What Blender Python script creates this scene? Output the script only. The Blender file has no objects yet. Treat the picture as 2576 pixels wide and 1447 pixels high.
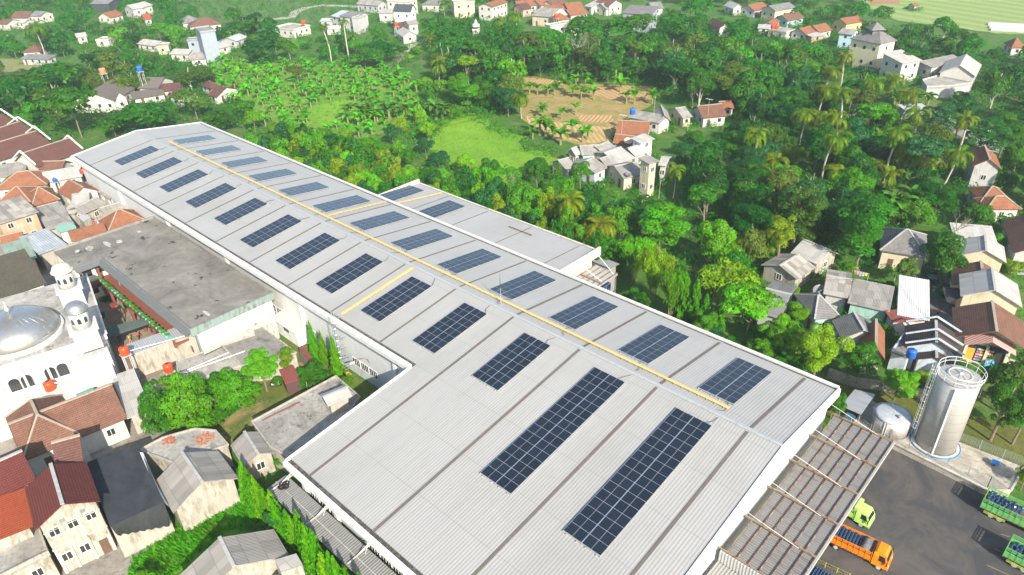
EXPO = 0.9; HAZE = .0003
import bpy, math, random
import numpy as np
from mathutils import Vector, Matrix
random.seed(7)
sc = bpy.context.scene
col = sc.collection
R = math.radians
# ---------------------------------------------------------------- camera
CAM = np.array([170.1893, -54.8001, 60.9453]); FPX = 1790.19; YAW, PIT, ROL = 2.3388, .5426, -.0343
def _axes():
    f = np.array([math.cos(YAW)*math.cos(PIT), math.sin(YAW)*math.cos(PIT), -math.sin(PIT)])
    r = np.array([math.sin(YAW), -math.cos(YAW), 0.]); u = np.cross(r, f)
    return r*math.cos(ROL)+u*math.sin(ROL), -r*math.sin(ROL)+u*math.cos(ROL), f
AR, AU, AF = _axes()
def at(u, v, z=0.0):
    """where the line of sight through a place in the photo (2576 wide) meets height z"""
    d = AF+AR*(u-1288)/FPX-AU*(v-723.5)/FPX
    p = CAM+d*(z-CAM[2])/d[2]
    return Vector((p[0], p[1], z))
def img(p):
    d = np.array(p)-CAM; w = d@AF
    return 1288+FPX*(d@AR)/w, 723.5-FPX*(d@AU)/w
cd = bpy.data.cameras.new('camera'); cam = bpy.data.objects.new('camera', cd); col.objects.link(cam)
cd.sensor_width = 36; cd.lens = FPX/2576*36; cd.clip_start = .5; cd.clip_end = 6000
M4 = Matrix(((AR[0], AU[0], -AF[0], CAM[0]), (AR[1], AU[1], -AF[1], CAM[1]), (AR[2], AU[2], -AF[2], CAM[2]), (0, 0, 0, 1)))
cam.matrix_world = M4; sc.camera = cam
# ---------------------------------------------------------------- light
SUN_AZ = math.atan2(-.39, .92); SUN_EL = R(33)
sd = bpy.data.lights.new('sun', 'SUN'); sd.energy = 5.0; sd.angle = R(.6); sd.color = (1, .91, .77)
so = bpy.data.objects.new('sun', sd); col.objects.link(so)
sv = Vector((math.cos(SUN_AZ)*math.cos(SUN_EL), math.sin(SUN_AZ)*math.cos(SUN_EL), math.sin(SUN_EL)))
so.rotation_euler = sv.to_track_quat('Z', 'Y').to_euler(); so.location = (200, -100, 120)
w = bpy.data.worlds.new('World'); sc.world = w; w.use_nodes = True
wt = w.node_tree; sky = wt.nodes.new('ShaderNodeTexSky'); sky.sky_type = 'NISHITA'; sky.sun_disc = False
sky.sun_elevation = SUN_EL; sky.sun_rotation = math.pi/2-SUN_AZ; sky.dust_density = 1.5
wt.links.new(sky.outputs[0], wt.nodes['Background'].inputs[0]); wt.nodes['Background'].inputs[1].default_value = .14
sc.view_settings.view_transform = 'Standard'; sc.view_settings.look = 'None'; sc.view_settings.gamma = 1
sc.view_settings.exposure = EXPO
sc.render.engine = 'CYCLES'
# ---------------------------------------------------------------- materials
class NT:
    def __init__(s, name):
        s.m = bpy.data.materials.new(name); s.m.use_nodes = True; s.t = s.m.node_tree; s.b = s.t.nodes['Principled BSDF']
        s.b.inputs['Specular IOR Level'].default_value = .3
    def n(s, kind, **kw):
        o = s.t.nodes.new('ShaderNode'+kind)
        for k, v in kw.items():
            if k.startswith('i_'): o.inputs[k[2:]].default_value = v
            elif k.startswith('j'): o.inputs[int(k[1:])].default_value = v
            else: setattr(o, k, v)
        return o
    def l(s, a, b): s.t.links.new(a, b)
    def math(s, op, a, b=None, c=None):
        o = s.t.nodes.new('ShaderNodeMath'); o.operation = op
        for i, x in enumerate((a, b, c)):
            if x is None: continue
            if isinstance(x, (int, float)): o.inputs[i].default_value = x
            else: s.l(x, o.inputs[i])
        return o.outputs[0]
    def mix(s, fac, a, b, mode='MIX'):
        o = s.t.nodes.new('ShaderNodeMix'); o.data_type = 'RGBA'; o.blend_type = mode
        for i, x in ((0, fac), (6, a), (7, b)):
            if isinstance(x, (int, float)): o.inputs[i].default_value = x
            elif isinstance(x, (tuple, list)): o.inputs[i].default_value = (*x[:3], 1)
            else: s.l(x, o.inputs[i])
        return o.outputs[2]
    def noise(s, scale, vec=None, detail=4, rough=.6, dist=0):
        o = s.n('TexNoise', i_Scale=scale, i_Detail=detail, i_Roughness=rough, i_Distortion=dist)
        if vec is not None: s.l(vec, o.inputs['Vector'])
        return o.outputs[0]
    def ramp(s, fac, *stops):
        o = s.t.nodes.new('ShaderNodeValToRGB'); e = o.color_ramp.elements
        while len(e) < len(stops): e.new(.5)
        for k, (p, c) in enumerate(stops):
            e[k].position = p; e[k].color = (*c, 1) if isinstance(c, (tuple, list)) else (c, c, c, 1)
        s.l(fac, o.inputs[0]); return o.outputs[0]
    def pos(s): return s.n('NewGeometry').outputs['Position']
    def uv(s): return s.n('UVMap').outputs[0]
    def sep(s, v): o = s.n('SeparateXYZ'); s.l(v, o.inputs[0]); return o.outputs
    def scaled(s, v, x, y, z=1):
        o = s.n('Mapping'); o.inputs['Scale'].default_value = (x, y, z); s.l(v, o.inputs[0]); return o.outputs[0]
    def color(s, c):
        if isinstance(c, (tuple, list)): s.b.inputs['Base Color'].default_value = (*c[:3], 1)
        else: s.l(c, s.b.inputs['Base Color'])
    def bump(s, h, st=.5, d=.05):
        o = s.n('Bump', i_Strength=st, i_Distance=d); s.l(h, o.inputs['Height']); s.l(o.outputs[0], s.b.inputs['Normal'])
    def rough(s, r):
        if isinstance(r, (int, float)): s.b.inputs['Roughness'].default_value = r
        else: s.l(r, s.b.inputs['Roughness'])
_MC = {}
def cached(fn):
    def g(*a):
        k = (fn.__name__,)+a
        if k not in _MC: _MC[k] = fn(*a)
        return _MC[k]
    return g
def sc3(c, k): return tuple(min(1, x*k) for x in c)
@cached
def plain(c, rough=.6, metal=0.0, var=.12):
    s = NT('paint'); n = s.noise(1.3, s.pos(), 5)
    s.color(s.mix(s.ramp(n, (.35, 0.), (.65, 1.)), sc3(c, 1-var), sc3(c, 1+var*.6))); s.rough(rough); s.b.inputs['Metallic'].default_value = metal
    return s.m
@cached
def plaster(c, dirt=.35, dc=(.16, .14, .11)):
    s = NT('plaster'); p = s.pos()
    n1 = s.noise(.35, p, 6, .65); n2 = s.noise(2.2, s.scaled(p, 1, 1, .25), 5, .7)
    f = s.math('MULTIPLY', s.ramp(n2, (.44, 0.), (.62, 1.)), s.ramp(n1, (.38, .15), (.62, 1.)))
    s.color(s.mix(s.math('MULTIPLY', f, dirt*1.6), s.mix(n1, sc3(c, .9), sc3(c, 1.05)), dc)); s.rough(.85)
    s.bump(s.noise(6, p, 4), .25, .03); return s.m
@cached
def corr(c, pitch=.3, dirt=.25, rough=.5, dc=(.12, .11, .10), panel=0.0, metal=0.0):
    """sheet roofing: ribs run up the slope; overlapped sheets differ a little in tone"""
    s = NT('roof_sheet'); uv = s.uv(); x, y, _ = s.sep(uv)
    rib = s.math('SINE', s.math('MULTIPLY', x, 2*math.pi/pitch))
    n = s.noise(.25, s.scaled(uv, 1, .5), 6, .65); st = s.noise(1.6, s.scaled(uv, 1.3, .12), 5, .7)
    base = s.mix(n, sc3(c, .88), sc3(c, 1.06))
    if panel:
        wn = s.n('TexWhiteNoise'); cm = s.n('CombineXYZ')
        s.l(s.math('FLOOR', s.math('MULTIPLY', x, 1/.95)), cm.inputs[0]); s.l(s.math('FLOOR', s.math('MULTIPLY', y, 1/1.9)), cm.inputs[1]); s.l(cm.outputs[0], wn.inputs['Vector'])
        base = s.mix(panel, base, s.mix(wn.outputs[0], sc3(c, .55), sc3(c, 1.25)))
        fr = s.math('FRACT', s.math('MULTIPLY', y, 1/1.9)); base = s.mix(s.math('MULTIPLY', s.math('LESS_THAN', fr, .05), .5), base, sc3(c, .45))
    base = s.mix(s.math('MULTIPLY', s.ramp(st, (.5, 0.), (.8, 1.)), dirt), base, dc)
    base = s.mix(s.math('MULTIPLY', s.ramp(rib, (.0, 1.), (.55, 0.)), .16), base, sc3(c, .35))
    s.color(base); s.rough(rough); s.b.inputs['Metallic'].default_value = metal; s.bump(rib, .6, pitch*.12); return s.m
@cached
def tile(c1, c2, dark=.4, moss=.15):
    """clay tiles laid in courses"""
    s = NT('roof_tile'); uv = s.uv(); x, y, _ = s.sep(uv)
    row = s.math('FLOOR', s.math('MULTIPLY', y, 1/.28)); fr = s.math('FRACT', s.math('MULTIPLY', y, 1/.28))
    xs = s.math('MULTIPLY', x, 1/.22); cm = s.n('CombineXYZ'); s.l(s.math('FLOOR', xs), cm.inputs[0]); s.l(row, cm.inputs[1])
    wn = s.n('TexWhiteNoise'); s.l(cm.outputs[0], wn.inputs['Vector'])
    n = s.noise(.5, uv, 6, .7); n2 = s.noise(2.5, uv, 4, .7)
    base = s.mix(s.math('ADD', s.math('MULTIPLY', wn.outputs[0], .5), s.math('MULTIPLY', n2, .5)), c1, c2)
    base = s.mix(s.math('MULTIPLY', s.ramp(n, (.42, 0.), (.7, 1.)), dark), base, sc3(c1, .35))
    base = s.mix(s.math('MULTIPLY', s.ramp(s.noise(1.1, uv, 5, .8), (.6, 0.), (.8, 1.)), moss), base, (.10, .12, .05))
    base = s.mix(s.math('MULTIPLY', s.math('LESS_THAN', fr, .28), .65), base, sc3(c1, .25))
    hx = s.math('SINE', s.math('MULTIPLY', xs, 2*math.pi)); s.color(base); s.rough(.8)
    s.bump(s.math('ADD', fr, s.math('MULTIPLY', hx, .35)), .7, .05); return s.m
@cached
def concrete(c, stain=.5, sc_=.18, slab=0.0):
    s = NT('concrete'); p = s.pos(); n = s.noise(sc_, p, 8, .7, .6); n2 = s.noise(sc_*7, p, 6, .75)
    b = s.mix(s.ramp(n, (.33, 0.), (.66, 1.)), sc3(c, .6), sc3(c, 1.2)); b = s.mix(s.math('MULTIPLY', s.ramp(n2, (.5, 0.), (.64, 1.)), stain*.8), b, sc3(c, .35)); b = s.mix(s.math('MULTIPLY', s.ramp(s.noise(sc_*1.6, p, 7, .75), (.58, 0.), (.62, 1.)), stain*.9), b, sc3(c, .16))
    b = s.mix(s.math('MULTIPLY', s.ramp(s.noise(sc_*3, p, 6, .8), (.58, 0.), (.68, 1.)), stain*.6), b, sc3(c, 1.6))
    s.color(b); s.rough(.9); s.bump(n2, .3, .05); return s.m
@cached
def glass(c=(.02, .025, .03)):
    s = NT('window_glass'); s.color(c); s.rough(.12); s.b.inputs['Specular IOR Level'].default_value = .6; return s.m
@cached
def metal(c, rough=.35):
    s = NT('metal'); n = s.noise(1.5, s.scaled(s.pos(), 1, 1, .3), 5, .7)
    s.color(s.mix(n, sc3(c, .8), sc3(c, 1.1))); s.b.inputs['Metallic'].default_value = .85; s.rough(s.ramp(n, (.3, rough), (.7, rough+.2))); return s.m
# ---------------------------------------------------------------- meshes
class MB:
    def __init__(s): s.v = []; s.f = []; s.mi = []; s.cur = 0
    def m(s, i): s.cur = i; return s
    def face(s, *pts):
        k = len(s.v); s.v += [tuple(p) for p in pts]; s.f.append(tuple(range(k, k+len(pts)))); s.mi.append(s.cur); return s
    def idx(s, vs, fs):
        k = len(s.v); s.v += [tuple(p) for p in vs]
        for f in fs: s.f.append(tuple(i+k for i in f)); s.mi.append(s.cur)
        return s
    def slab(s, pts, t):
        """polygon (counter-clockwise seen from above) thickened downward by t"""
        n = len(pts); top = [Vector(p) for p in pts]; bot = [p-Vector((0, 0, t)) for p in top]
        s.face(*top); s.face(*reversed(bot))
        for i in range(n): j = (i+1) % n; s.face(top[j], top[i], bot[i], bot[j])
        return s
    def box(s, x0, y0, z0, x1, y1, z1, fr=None):
        c = [Vector((x, y, z)) for z in (z0, z1) for x, y in ((x0, y0), (x1, y0), (x1, y1), (x0, y1))]
        if fr is not None: c = [fr(p) for p in c]
        for q in ((3, 2, 1, 0), (4, 5, 6, 7), (0, 1, 5, 4), (1, 2, 6, 5), (2, 3, 7, 6), (3, 0, 4, 7)): s.face(*[c[i] for i in q])
        return s
    def bar(s, a, b, w, h=None, up=(0, 0, 1)):
        a, b = Vector(a), Vector(b); h = h or w; d = (b-a)
        if d.length < 1e-6: return s
        d.normalize(); u = Vector(up)
        if abs(d.dot(u)) > .98: u = Vector((1, 0, 0))
        r = d.cross(u).normalized(); u = r.cross(d)
        c = [p+r*sx*w/2+u*sz*h/2 for p in (a, b) for sx, sz in ((-1, -1), (1, -1), (1, 1), (-1, 1))]
        for q in ((0, 1, 2, 3), (7, 6, 5, 4), (4, 5, 1, 0), (5, 6, 2, 1), (6, 7, 3, 2), (7, 4, 0, 3)): s.face(*[c[i] for i in q])
        return s
    def tube(s, pts, r, n=6, r2=None, cap=True):
        pts = [Vector(p) for p in pts]; rs = [r+(r2-r)*i/(len(pts)-1) if r2 is not None else r for i in range(len(pts))]
        rings = []
        for i, p in enumerate(pts):
            d = (pts[min(i+1, len(pts)-1)]-pts[max(i-1, 0)]).normalized()
            a = d.cross(Vector((0, 0, 1))) if abs(d.z) < .95 else d.cross(Vector((1, 0, 0))); a.normalize(); b = a.cross(d)
            rings.append([p+(a*math.cos(2*math.pi*k/n)+b*math.sin(2*math.pi*k/n))*rs[i] for k in range(n)])
        vs = [q for g in rings for q in g]; fs = []
        for i in range(len(pts)-1):
            for k in range(n): fs.append((i*n+k, i*n+(k+1) % n, (i+1)*n+(k+1) % n, (i+1)*n+k))
        if cap: fs += [tuple(reversed(range(n))), tuple(range((len(pts)-1)*n, len(pts)*n))]
        return s.idx(vs, fs)
    def lathe(s, prof, c=(0, 0, 0), n=32, cap=True):
        vs = [(c[0]+r*math.cos(2*math.pi*k/n), c[1]+r*math.sin(2*math.pi*k/n), c[2]+z) for r, z in prof for k in range(n)]; fs = []
        for i in range(len(prof)-1):
            for k in range(n): fs.append((i*n+k, i*n+(k+1) % n, (i+1)*n+(k+1) % n, (i+1)*n+k))
        if cap: fs += [tuple(reversed(range(n))), tuple(range((len(prof)-1)*n, len(prof)*n))]
        return s.idx(vs, fs)
    def ring(s, c, r, t, n=40, a0=0, a1=2*math.pi):
        pts = [Vector((c[0]+r*math.cos(a0+(a1-a0)*k/n), c[1]+r*math.sin(a0+(a1-a0)*k/n), c[2])) for k in range(n+1)]
        return s.tube(pts, t, 5, cap=False)
    def build(s, name, mats, parent=None, smooth=False, loc=None):
        me = bpy.data.meshes.new(name); me.from_pydata(s.v, [], s.f)
        if not isinstance(mats, (list, tuple)): mats = [mats]
        for m in mats: me.materials.append(m)
        nf = len(s.f)
        if len(mats) > 1: me.polygons.foreach_set('material_index', s.mi)
        # metric uv: first axis level along the face, second up its slope
        uvl = me.uv_layers.new(name='UVMap'); nl = len(me.loops)
        co = np.empty(len(me.vertices)*3); me.vertices.foreach_get('co', co); co = co.reshape(-1, 3)
        lv = np.empty(nl, dtype=np.int32); me.loops.foreach_get('vertex_index', lv)
        nm = np.empty(nf*3); me.polygons.foreach_get('normal', nm); nm = nm.reshape(-1, 3)
        lt = np.empty(nf, dtype=np.int32); me.polygons.foreach_get('loop_total', lt)
        t = np.stack([-nm[:, 1], nm[:, 0], np.zeros(nf)], 1); ln = np.linalg.norm(t, axis=1); flat = ln < .03
        t[flat] = (1, 0, 0); ln[flat] = 1; t /= ln[:, None]; b = np.cross(nm, t)
        T = np.repeat(t, lt, 0); Bb = np.repeat(b, lt, 0); P = co[lv]
        uv = np.stack([(P*T).sum(1), (P*Bb).sum(1)], 1); uvl.data.foreach_set('uv', uv.ravel())
        if smooth: me.polygons.foreach_set('use_smooth', [True]*nf)
        me.update(); o = bpy.data.objects.new(name, me); col.objects.link(o)
        if parent is not None: o.parent = parent; o.matrix_parent_inverse = Matrix.Translation(-parent.location)
        if loc is not None: o.location = loc
        return o
def tag(o, label=None, cat=None, group=None, kind=None):
    for k, v in (('label', label), ('category', cat), ('group', group), ('kind', kind)):
        if v: o[k] = v
    return o
def thing(name, label, cat, loc=(0, 0, 0), group=None):
    o = bpy.data.objects.new(name, None); col.objects.link(o); o.location = loc; o.empty_display_size = .3
    return tag(o, label, cat, group)
def copy_tree(o, parent=None):
    c = o.copy(); col.objects.link(c)
    if parent is not None: c.parent = parent
    for ch in [x for x in KIDS.get(o.name, [])]: copy_tree(ch, c)
    return c
KIDS = {}
def reg(root, *parts):
    KIDS[root.name] = list(parts); return root
def struct(name, mb, mat, smooth=False):
    return tag(mb.build(name, mat, None, smooth), kind='structure')
# ================================================================ factory
SL = .128; RZ = 11.0
def lz(y): return RZ-SL*abs(y)
ROOFC = (.350, .348, .334)
def roof_white():
    s = NT('white_ribbed_sheet'); uv = s.uv(); x, y, _ = s.sep(uv)
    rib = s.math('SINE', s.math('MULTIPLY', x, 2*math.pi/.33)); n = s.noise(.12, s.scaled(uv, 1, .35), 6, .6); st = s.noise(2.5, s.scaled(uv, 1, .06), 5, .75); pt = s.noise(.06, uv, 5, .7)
    b = s.mix(n, sc3(ROOFC, .86), sc3(ROOFC, 1.08)); b = s.mix(s.math('MULTIPLY', s.ramp(st, (.45, 0.), (.75, 1.)), .35), b, sc3(ROOFC, .62))
    fr = s.math('FRACT', s.math('MULTIPLY', y, 1/6.2)); b = s.mix(s.math('MULTIPLY', s.math('LESS_THAN', fr, .012), .35), b, sc3(ROOFC, .4))
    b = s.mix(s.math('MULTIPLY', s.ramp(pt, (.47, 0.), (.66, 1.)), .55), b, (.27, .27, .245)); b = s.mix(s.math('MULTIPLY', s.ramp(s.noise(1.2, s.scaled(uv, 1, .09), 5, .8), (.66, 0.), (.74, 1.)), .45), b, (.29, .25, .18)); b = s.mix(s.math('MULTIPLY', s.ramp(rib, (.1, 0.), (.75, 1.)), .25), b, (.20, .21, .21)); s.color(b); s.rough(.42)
    s.bump(rib, .3, .025); return s.m
RW = roof_white()
WALLM = corr((.62, .63, .62), .2, .3, .55); FASC = plaster((.66, .66, .64), .3, (.30, .30, .28)); LOWW = plaster((.50, .55, .58), .3)
DARKJ = plaster((.12, .105, .095), .4); GUT = plaster((.055, .05, .045), .6, (.22, .20, .17))
F = thing('factory_building', 'very long white ribbed-roof factory hall with rows of solar panels on it', 'factory', (80, 0, 0))
x0, x1, yl, yr, yw, xw = 1.7, 153.3, -13.6, 14.1, -31.4, 114.0
mb = MB(); t = .12
mb.slab([(x0, yl, lz(yl)), (xw, yl, lz(yl)), (xw, 0, RZ), (x0, 0, RZ)], t)
mb.slab([(xw, yw, lz(yw)), (x1, yw, lz(yw)), (x1, 0, RZ), (xw, 0, RZ)], t)
mb.slab([(x0, 0, RZ), (x1, 0, RZ), (x1, yr, lz(yr)), (x0, yr, lz(yr))], t)
mb.build('roof', RW, F)
mb = MB()   # ridge capping
mb.slab([(x0-.1, -.24, lz(.24)+.09), (x1, -.24, lz(.24)+.09), (x1, 0, RZ+.09), (x0-.1, 0, RZ+.09)], .06)
mb.slab([(x0-.1, 0, RZ+.09), (x1, 0, RZ+.09), (x1, .24, lz(.24)+.09), (x0-.1, .24, lz(.24)+.09)], .06); mb.build('ridge_cap', plaster((.33, .36, .38), .25), F)
for k in range(1, 15):   # joints between the roof bays
    x = 10.7*k; wj = .10+.03*(k > 4)+.03*(k > 10); y = yl if x < xw else yw
    mb = MB().slab([(x-wj, y, lz(y)+.05), (x+wj, y, lz(y)+.05), (x+wj, -.4, lz(.4)+.05), (x-wj, -.4, lz(.4)+.05)], .06); mb.build('roof_joint', DARKJ, F)
    MB().slab([(x-wj, .4, lz(.4)+.05), (x+wj, .4, lz(.4)+.05), (x+wj, yr-.3, lz(yr-.3)+.05), (x-wj, yr-.3, lz(yr-.3)+.05)], .06).build('roof_joint', DARKJ, F)
def eave(x_a, x_b, y, sgn, z):
    """gutter trough and deep fascia along one eave"""
    g = MB(); g.box(x_a, min(y, y+sgn*.5), z-.35, x_b, max(y, y+sgn*.5), z-.16); g.build('gutter', GUT, F)
    f = MB(); f.box(x_a-.1, min(y+sgn*.5, y+sgn*.72), z-1.15, x_b, max(y+sgn*.5, y+sgn*.72), z+.12)
    f.box(x_a-.1, min(y+sgn*.72, y+sgn*.92), z-.55, x_b, max(y+sgn*.72, y+sgn*.92), z+.02); f.build('fascia', FASC, F)
eave(x0, xw-.25, yl, -1, lz(yl)); eave(x0, x1, yr, 1, lz(yr)+.0); eave(xw, x1, yw, -1, lz(yw))
# verge boards: far gable, near gable, wing side
for y_a, y_b, x, sx in ((yl-.5, 0, x0, -1), (0, yr+.5, x0, -1), (yw-.5, 0, x1, 1), (0, yr+.5, x1, 1), (yw-.5, yl-.75, xw, -1)):
    za, zb = lz(y_a), lz(y_b); xa, xb = sorted((x, x+sx*.3))
    MB().slab([(xa, y_a, za+.12), (xb, y_a, za+.12), (xb, y_b, zb+.12), (xa, y_b, zb+.12)], 1.1 if sx > 0 else .8).build('verge_board', FASC, F)
# walls
def prism_wall(mb, pts, z0, ztop, th=0):
    for a, b in zip(pts[:-1], pts[1:]):
        mb.face((a[0], a[1], z0), (b[0], b[1], z0), (b[0], b[1], ztop(b)), (a[0], a[1], ztop(a)))
ZB = 3.1
up = MB(); lo = MB(); ring_ = [(2.2, -13.2), (114.6, -13.2), (114.6, -30.9), (152.9, -30.9), (152.9, 0), (152.9, 13.8), (2.2, 13.8), (2.2, 0), (2.2, -13.2)]
prism_wall(up, ring_, ZB, lambda p: lz(p[1])-.14)
rin = [(a+(.08 if a < 10 or abs(a-114.6) < .1 else -.08), b+(.08 if b < -5 else (-.08 if b > 5 else 0))) for a, b in ring_]
prism_wall(lo, rin, 0, lambda p: ZB+.05)
up.build('wall', WALLM, F); lo.build('lower_wall', LOWW, F)
for x, y in [(.9+21.65*k, -13.2) for k in range(1, 6)]+[(115.1, -30.9), (121.0, -30.9), (132.2, -30.9), (143.3, -30.9)]:
    MB().box(x-.28, y-.38, 0, x+.28, y, lz(y)-.3).box(x-.4, y-.5, 0, x+.4, y+.02, .6).build('pilaster', FASC, F)
WG = glass(); WF = plain((.75, .76, .75))
def wwin(xa, y, n=2):
    for k in range(n):
        o = MB().box(xa+k*.85, y-.13, 1.75, xa+k*.85+.78, y-.10, 2.95).build('window', WG, F)
        fr = MB()
        for a, b, c, d in ((-.05, 1.68, .83, 1.76), (-.05, 2.94, .83, 3.03), (-.05, 1.76, .0, 2.94), (.78, 1.76, .83, 2.94)): fr.box(xa+k*.85+a, y-.16, b, xa+k*.85+c, y-.09, d)
        fr.box(xa+k*.85+.37, y-.15, 1.76, xa+k*.85+.41, y-.125, 2.94); fr.build('window_frame', WF, o)
for xa in (77.6, 79.5, 88.6, 99.1, 101.0, 102.9): wwin(xa, -13.12)
for xa in (115.7, 117.6, 119.5, 126.2, 128.0, 129.9, 133.0, 134.9): wwin(xa, -30.82)
for x, y, w_ in ((98.2, -13.2, .8), ):
    pass
# ---- solar arrays
def solar_mat():
    s = NT('solar_cells'); tc = s.n('TexCoord').outputs['Object']; x, y, _ = s.sep(tc)
    fx = s.math('ABSOLUTE', s.math('SUBTRACT', s.math('FRACT', s.math('ADD', s.math('MULTIPLY', x, 12/2.02), .0)), .5)); fy = s.math('ABSOLUTE', s.math('SUBTRACT', s.math('FRACT', s.math('MULTIPLY', y, 6/1.1)), .5))
    ln = s.math('MAXIMUM', s.math('GREATER_THAN', fx, .475), s.math('GREATER_THAN', fy, .465))
    mid = s.math('LESS_THAN', s.math('ABSOLUTE', x), .018); oi = s.n('ObjectInfo')
    b = s.mix(oi.outputs['Random'], (.004, .0065, .012), (.007, .011, .020)); b = s.mix(s.math('MULTIPLY', ln, .35), b, (.07, .08, .10)); b = s.mix(s.math('MULTIPLY', mid, .7), b, (.35, .37, .40))
    s.color(b); s.rough(.2); s.b.inputs['IOR'].default_value = 1.75; s.b.inputs['Specular IOR Level'].default_value = .5
    return s.m
SM = solar_mat(); ALU = metal((.75, .77, .78), .35)
pm = MB().box(-1.0, -.55, .0, 1.0, .55, .035); proto_p = None
def array(xc, y_a, y_b, sgn, label, grp):
    """sgn -1: left slope, +1: right slope, 2: annex roof"""
    global proto_p
    n = max(1, round((y_b-y_a)/1.15)); pit = (y_b-y_a)/n; yc = (y_a+y_b)/2
    zf = (lambda y: lz(y)) if sgn != 2 else annex_z
    sl = (SL if sgn < 0 else -SL) if sgn != 2 else -.06
    T = thing('solar_array', label, 'solar panels', (xc, yc, zf(yc)+.1), grp)
    ang = math.atan(sl); rt = Matrix.Rotation(ang, 4, 'X'); T.rotation_euler = rt.to_euler()
    fr = MB(); L = (y_b-y_a)/math.cos(ang)/2
    for x in (-2.09, 2.09, -.03, .03): fr.box(x-.025, -L-.1, .0, x+.025, L+.1, .09)
    for k in range(n+1): y = -L+2*L*k/n; fr.box(-2.1, y-.02, .0, 2.1, y+.02, .1)
    for x in (-1.7, -.5, .5, 1.7):
        for y in (-L-.14, L+.14, -L/2, L/2, 0): fr.box(x-.05, y-.06, -.08, x+.05, y+.06, .02)
    o = fr.build('mounting_frame', ALU); o.parent = T
    for k in range(n):
        for sx in (-1.06, 1.06):
            if proto_p is None: proto_p = pm.build('solar_panel', SM); p = proto_p
            else: p = proto_p.copy(); col.objects.link(p)
            p.parent = T; p.location = (sx, -L+(k+.5)*2*L/n, .075); p.scale = (1.0, (2*L/n-.05)/1.1, 1)
annex_z = lambda y: 8.7-.06*(y-14)
ords = ['farthest', 'second farthest', 'third farthest', 'fourth farthest', 'fifth farthest', 'sixth farthest', 'middle', 'sixth nearest', 'fifth nearest', 'fourth nearest', 'third nearest']
for i in range(13):
    xc = 3.45+10.7*(i+1)+2.05
    lab = f'dark blue solar array on the left roof slope, {ords[i]} of the short ones' if i < 11 else ('longest-looking dark solar array at the near end of the left roof slope' if i == 12 else 'long dark solar array beside the short ones on the left roof slope')
    ya, yb = (-10.05, -2.0) if i < 5 else ((-11.15, -2.0) if i < 11 else (-20.5, -1.9))
    if i < 6: lab = f'short dark blue solar array on the left roof slope, {ords[i]} from camera'
    elif i < 11: lab = f'dark solar array, left roof slope, number {11-i} counting back from the two long arrays'
    array(xc, ya, yb, -1, lab, 'solar arrays on the left roof slope')
    ya, yb = (2.55, 10.55) if i < 5 else (2.65, 11.9)
    nm = ['far end', 'second from far end', 'third from far end', 'fourth from far end', 'fifth from far end', 'last before the yellow side walkway', 'first past the yellow side walkway', 'seventh from near end', 'beside the left branch walkway junction', 'fourth from near end', 'third from near end', 'second from near end', 'near end corner'][i]
    if i == 7: nm = 'with two bluer panels, sixth from near end'
    if i == 8: nm = 'fifth from near end, by the lightning mast'
    array(xc, ya, yb, 1, f'grey-blue array on right roof slope, {nm}', 'solar arrays on the right roof slope')
# ---- annex on the right
A = thing('annex_building', 'lower white-roofed side hall joined to the right of the long factory', 'annex', (90, 20, 0))
az = annex_z; ax0, ax1, ay0, ay1 = 69.0, 112.0, 15.05, 24.9
MB().slab([(ax0, ay0, az(ay0)), (ax1, ay0, az(ay0)), (ax1, ay1, az(ay1)), (ax0, ay1, az(ay1))], .12).build('roof', RW, A)
for x in (88.4, 98.5, 108.8, 78.2): MB().slab([(x-.07, ay0, az(ay0)+.05), (x+.07, ay0, az(ay0)+.05), (x+.07, ay1-.4, az(ay1)+.075), (x-.07, ay1-.4, az(ay1)+.075)], .06).build('roof_joint', DARKJ, A)
f = MB().box(ax0-.25, ay0, az(ay1)-.7, ax0-.02, ay1+.5, az(ay0)+.15).box(ax1+.02, ay0, az(ay1)-.75, ax1+.3, ay1+.5, az(ay0)+.12).box(ax0-.02, ay1+.25, az(ay1)-.7, ax1+.02, ay1+.5, az(ay1)+.08)
f.build('fascia', plaster((.62, .60, .53), .7, (.30, .27, .2)), A)
MB().box(ax0, ay1, az(ay1)-.3, ax1, ay1+.25, az(ay1)-.1).build('gutter', GUT, A)
MB().box(ax0+.4, ay0-.9, 0, ax1-.8, ay1-.3, az(ay1)-.2).build('wall', corr((.58, .54, .45), .22, .15, .6), A)
array(71.1, 15.7, 23.0, 2, 'pale solar array at the far end of the lower side hall roof', 'solar arrays on the side hall roof')
array(82.2, 15.7, 23.0, 2, 'half dark solar array on the lower side hall roof, nearer of two', 'solar arrays on the side hall roof')
tag(MB().tube([(95.9, 21.9, az(21.9)+.25), (101, 21.9, az(21.9)+.25)], .07).build('steel_pipe', plain((.16, .05, .035))), 'rusty red pipe lying on the lower side hall roof', 'pipe')
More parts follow.
